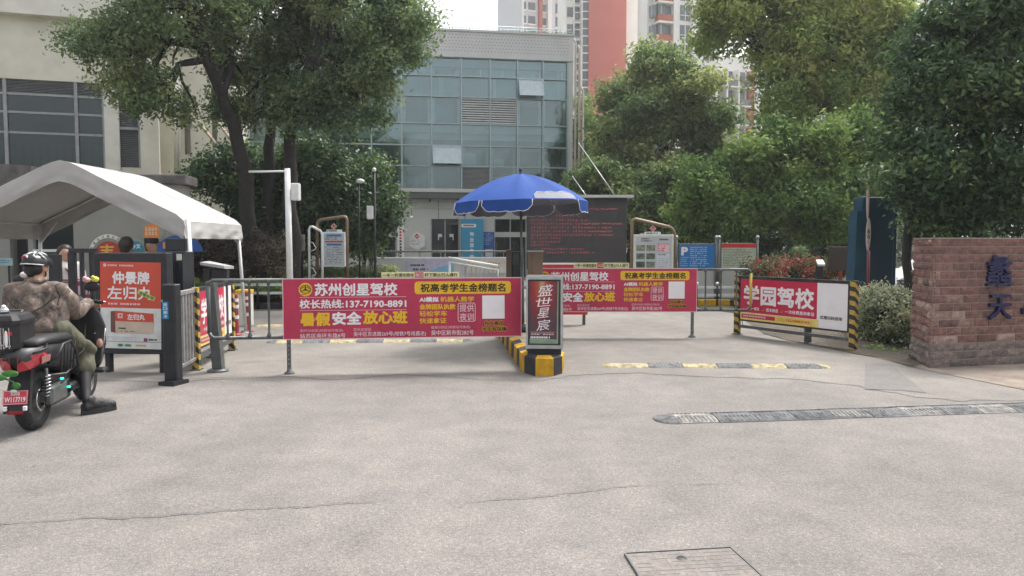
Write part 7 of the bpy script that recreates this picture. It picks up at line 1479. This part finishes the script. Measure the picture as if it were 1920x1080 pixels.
for e_, w_ in ((elR, wrR), (elL, wrL)):
    c_ = e_.lerp(w_, .9); d_2 = (w_ - e_).normalized(); a_ = d_2.orthogonal().normalized(); b2 = d_2.cross(a_); mb = MB(); mb.lathe(c_, [(.055, -.03), (.058, 0), (.054, .02), (.046, .022)], m_camo, 18, a_, b2, d_2); mb.build('cuff', rd)
tr = [[(hipR - rv * .02 - up * .015, .11), (hipR.lerp(kneeR, .5) + up * .005, .098), (kneeR, .098), (kneeR.lerp(ankR, .30), .10)], [(hipL - rv * .02, .105), (kneeL, .095), (kneeL.lerp(ankL, .34), .09)], [(S(-.14, .50, .77), .11), (S(.03, .50, .77), .11)], [(S(-.05, .47, .78), .09), (S(-.05, .55, .78), .11)], [(kneeR.lerp(hipR, .35) + rv * .085, .05), (kneeR.lerp(hipR, .1) + rv * .085, .055)]]
organic('cargo_shorts', tr, m_olv, rd, .011, 2, .008, 14)
organic('leg_sleeve', [[(kneeR.lerp(ankR, .15), .06), (kneeR.lerp(ankR, .45), .057), (kneeR.lerp(ankR, .8), .042), (ankR + up * .02, .036), (ankR - up * .02, .036)]], m_blk, rd, .009, 2); organic('leg_sleeve', [[(kneeL.lerp(ankL, .15), .064), (kneeL.lerp(ankL, .45), .062), (ankL, .045)]], m_blk, rd, .009, 2)
def shoe(h, t_, parent):
    f = (t_ - h).normalized(); n_ = Vector((f.y, -f.x, 0)); mb_ = organic('shoe', [[(h + f * .045 + up * .075, .05), (h + f * .12 + up * .08, .054), (h + f * .2 + up * .068, .05), (h + f * .275 + up * .058, .042)], [(h + f * .045 + up * .07, .045), (h + f * .075 + up * .125, .05)], [(h + f * .10 + up * .10, .05), (h + f * .17 + up * .085, .048)]], m_shoe, parent, .009, 2, .004, 30)
    mb = MB(); ol = []
    for k in range(20):
        a = 2 * math.pi * k / 20; ol.append((h + f * (.155 + .165 * math.cos(a)) + n_ * (.052 + .008 * math.cos(a)) * math.sin(a)))
    lo = [v + up * .002 for v in ol]; hi = [v + up * (.046 + .016 * abs(math.cos(2 * math.pi * k / 20))) + (h + f * .15 - v) * .04 for k, v in enumerate(ol)]
    mb.add(lo + hi, [(k, (k + 1) % 20, 20 + (k + 1) % 20, 20 + k) for k in range(20)] + [list(range(20))[::-1], list(range(20, 40))], m_shoe, False); 
    for k in range(5): mb.tube([h + f * (.10 + .028 * k) + n_ * .04 + up * (.105 - .008 * k), h + f * (.10 + .028 * k) + up * (.122 - .012 * k), h + f * (.10 + .028 * k) - n_ * .04 + up * (.105 - .008 * k)], .004, m_sole, 5)
    mb.build('sole', mb_)
shoe(heel, toe, rd); shoe(S(-.31, .66, 0), S(-.33, .96, 0), rd)
# helmet
hm = MB(); HC = HEAD + up * .035; tf = (hf - up * .12).normalized(); tu = tf.cross(hr) * -1 if tf.cross(hr).z < 0 else tf.cross(hr); m_hb = M('helmet_black', (.018, .018, .02), .3)
vs = []; nu, nv = 28, 9
for i in range(nv + 1):
    ph = (math.pi * .54) * i / nv
    for j in range(nu):
        th = 2 * math.pi * j / nu; rid = 1 + (.045 * math.cos(th * 7) if i > 1 else 0) * math.sin(min(1, ph) * 1.4); vs.append(HC + (hr * math.cos(th) * .104 + tf * math.sin(th) * .138) * math.sin(ph) * rid + tu * .098 * math.cos(ph) * (1 if i < nv else .8))
hm.add(vs, [(i * nu + j, (i + 1) * nu + j, (i + 1) * nu + (j + 1) % nu, i * nu + (j + 1) % nu) for i in range(nv) for j in range(nu)], m_hb, True); hl = hm.build('helmet', rd)
mb = MB(); m_hw = M('helmet_white', (.52, .53, .53), .35); m_hr = M('helmet_red', (.26, .02, .03), .3)
for th, p0, p1, w in ((-1.2, .25, .7, .02), (-1.9, .3, .75, .018), (-2.6, .35, .8, .018), (-.5, .3, .8, .02), (.2, .2, .7, .018), (-1.55, .9, 1.15, .016), (2.6, .3, .7, .018), (-1.0, .75, 1.1, .016), (-2.2, .8, 1.15, .016), (-2.95, .7, 1.1, .014), (-.3, .8, 1.15, .014), (-1.5, .1, .45, .02)):
    pts = [HC + (hr * math.cos(th + .25 * (q / 5)) * .112 + tf * math.sin(th + .25 * (q / 5)) * .147) * math.sin(p0 + (p1 - p0) * q / 5) + tu * .105 * math.cos(p0 + (p1 - p0) * q / 5) for q in range(6)]; mb.tube(pts, [w * .3, w * .5, w * .55, w * .5, w * .4, w * .2], m_hw, 6)
mb.tube([HC + (hr * math.cos(th) * .108 + tf * math.sin(th) * .142) - tu * .012 for th in np.linspace(-2.9, -.2, 14)], .006, m_hw, 5); mb.build('helmet_ridges', hl)
mb = MB(); mb.ball(HC - tf * .115 - hr * .02 + tu * .045, .028, m_hr, (1, .6, .9)); mb.build('tail_light', hl); mb = MB(); mb.tube([HEAD + hr * .085 + up * .03, HEAD + hr * .075 - up * .06 + hf * .02, HEAD - up * .125 + hf * .05, HEAD - hr * .075 - up * .06 + hf * .02, HEAD - hr * .085 + up * .03], .006, m_blk, 5); mb.build('strap', hl)
hb_ = []; g_ = MB()
organic('hair', [[(HEAD - hf * .045 - up * .01 - hr * .03, .06), (HEAD - hf * .045 - up * .01 + hr * .03, .06)], [(HEAD - hf * .06 - up * .05, .045), (HEAD - hf * .05 - up * .07, .035)]], m_hair, rd, .009, 1)
mb = MB()
for s_ in (-1, 1): mb.ball(HEAD + hf * .089 + hr * s_ * .032 + up * .008, .0105, m_wht, (1, .6, .7), 8, 6); mb.ball(HEAD + hf * .096 + hr * s_ * .032 + up * .008, .0055, m_hair, (1, .6, 1), 8, 6)
mb.build('eyes', rd)

# ---- standing people behind the gate
def stander(label, pos, height, look, top_mat, leg_mat, arm=None, seed=1):
    t = thing('person', label, 'person', (pos.x, pos.y, 0)); k = height / 1.68; f = Vector(look).normalized(); r = Vector((f.y, -f.x, 0)); o = Vector((pos.x, pos.y, 0)); Z = lambda z, x=0, y=0: o + r * x * k + f * y * k + up * z * k
    HC_ = Z(1.555); sR, sL = Z(1.36, .165), Z(1.36, -.165); eR, eL = Z(1.10, .23, .02), Z(1.10, -.23, .02); wR, wL = Z(.93, .16, .2), Z(.93, -.16, .2)
    ch = [[(Z(.92), .12 * k), (Z(1.1), .105 * k), (Z(1.3), .115 * k), (Z(1.42), .06 * k), (Z(1.5), .052 * k)], [(sR, .05 * k), (eR, .04 * k), (wR, .027 * k)], [(sL, .05 * k), (eL, .04 * k), (wL, .027 * k)]]
    for s_ in (-1, 1): ch.append([(Z(.9, .08 * s_), .085 * k), (Z(.48, .085 * s_, .02), .058 * k), (Z(.3, .088 * s_, -.01), .052 * k), (Z(.07, .09 * s_, -.01), .036 * k), (Z(.035, .095 * s_, .12), .034 * k)])
    organic('body', ch + hand(wR, f, -r, k) + hand(wL, f, r, k), m_skin, t, .011, 2, balls=face_parts(HC_, f, r, k))
    organic('top', [[(Z(.90, .05), .12 * k), (Z(1.1, .05), .115 * k), (Z(1.32, .05), .115 * k)], [(Z(.90, -.05), .12 * k), (Z(1.1, -.05), .115 * k), (Z(1.32, -.05), .115 * k)], [(sR - r * .04, .075 * k), (sR, .07 * k), (eR, .058 * k)], [(sL + r * .04, .075 * k), (sL, .07 * k), (eL, .058 * k)], [(Z(1.38), .075 * k), (Z(1.42), .062 * k)]], top_mat, t, .014, 2, .006)
    organic('trousers', [[(Z(.92, .06 * s_), .115 * k), (Z(.48, .085 * s_, .02), .078 * k), (Z(.10, .09 * s_), .062 * k)] for s_ in (-1, 1)], leg_mat, t, .014, 2)
    for s_ in (-1, 1): organic('shoe', [[(Z(.045, .09 * s_, -.03), .043 * k), (Z(.042, .098 * s_, .16), .038 * k)]], m_shoe, t, .012, 1)
    mb = MB()
    for s_ in (-1, 1): mb.ball(HC_ + f * .089 * k + r * s_ * .032 * k + up * .008, .0105 * k, m_wht, (1, .6, .7), 8, 6); mb.ball(HC_ + f * .096 * k + r * s_ * .032 * k + up * .008, .0055 * k, m_hair, (1, .6, 1), 8, 6)
    mb.build('eyes', t)
    return t, HC_, f, r, k, Z
q = P(123, 460, 10.3); m_knit = Mstripe('striped_white_knit', (.60, .57, .55), (.60, .57, .55), 1)
t, HC_, f, r, k, Z = stander('woman with dark hair and a white maroon-striped top behind the gate bars', q, 1.56, (.75, -.66, 0), M('white_knit', (.58, .55, .53), .85, bump=.2), M('dark_trousers', (.03, .03, .04), .8))
organic('hair', [[(HC_ + up * .03 - f * .02, .095), (HC_ + up * .02 - f * .04, .1)], [(HC_ - f * .05 - r * .05, .06), (HC_ - f * .05 - r * .05 - up * .14, .045)], [(HC_ - f * .05 + r * .05, .06), (HC_ - f * .04 + r * .06 - up * .16, .045)], [(HC_ - f * .07, .07), (HC_ - f * .07 - up * .18, .05)]], m_hair, t, .01, 2)
mb = MB(); m_mar = M('maroon_stripe', (.12, .015, .03), .8)
for z in (1.16, 1.13):
    for s_ in (-1, 1):
        a = Z(z, .235 * s_, .015); mb.lathe(a, [(.066, -.008), (.067, .008)], m_mar, 16)
    ring_ = [Z(z, .168 * math.cos(w), .125 * math.sin(w)) for w in np.linspace(0, 2 * math.pi, 25)]; mb.tube(ring_, .008, m_mar, 5, False)
mb.tube([Z(1.41, .09, .04), Z(1.3, .03, .125), Z(1.25, 0, .13), Z(1.3, -.03, .125), Z(1.41, -.09, .04)], .01, m_mar, 6); mb.build('trim', t)
q = P(284, 460, 11.4); t, HC_, f, r, k, Z = stander('guard in a dark cap and jacket seen above the medicine poster', q, 1.68, (1, -.35, 0), M('dark_jacket', (.045, .04, .05), .8), M('dark_trousers_b', (.03, .03, .04), .8))
mb = MB(); mb.lathe(HC_ + up * .02, [(.088, 0), (.095, .02), (.10, .075), (.085, .085), (0, .09)], m_charc, 20, r, f * 1.08, up); mb.box(HC_ + up * .035, r, f, up, -.06, .06, .08, .15, 0, .01, m_charc, bev=.003); mb.build('cap', t); organic('hair', [[(HC_ - f * .04, .075), (HC_ - f * .05 - up * .05, .06)]], m_hair, t, .01, 1)
q = P(238, 460, 11.2); t, HC_, f, r, k, Z = stander('person with short dark brown hair facing away, half hidden by the medicine poster', q, 1.68, (.2, 1, 0), M('maroon_top', (.10, .03, .03), .8), M('dark_trousers_c', (.03, .03, .04), .8))
organic('hair', [[(HC_ + up * .03 - f * .01, .102), (HC_ + up * .0 - f * .03, .105)], [(HC_ - f * .05 - up * .06, .075), (HC_ - f * .04 - up * .04, .08)]], M('brown_hair', (.03, .02, .015), .5), t, .01, 2)
# ================================================================ HAZE
m_hz = bpy.data.materials.new('pale_haze'); m_hz.use_nodes = True; nh = m_hz.node_tree.nodes; nh.remove(nh['Principled BSDF'])
pv = nh.new('ShaderNodeVolumePrincipled'); pv.inputs['Color'].default_value = (.93, .96, 1, 1); pv.inputs['Density'].default_value = .0008; pv.inputs['Anisotropy'].default_value = .3
m_hz.node_tree.links.new(pv.outputs[0], nh['Material Output'].inputs['Volume'])
mb = MB(); mb.wbox(-950, 950, -350, 950, -1.2, 75, m_hz); o = mb.build('haze', None, (0, 0, 0)); o['kind'] = 'stuff'
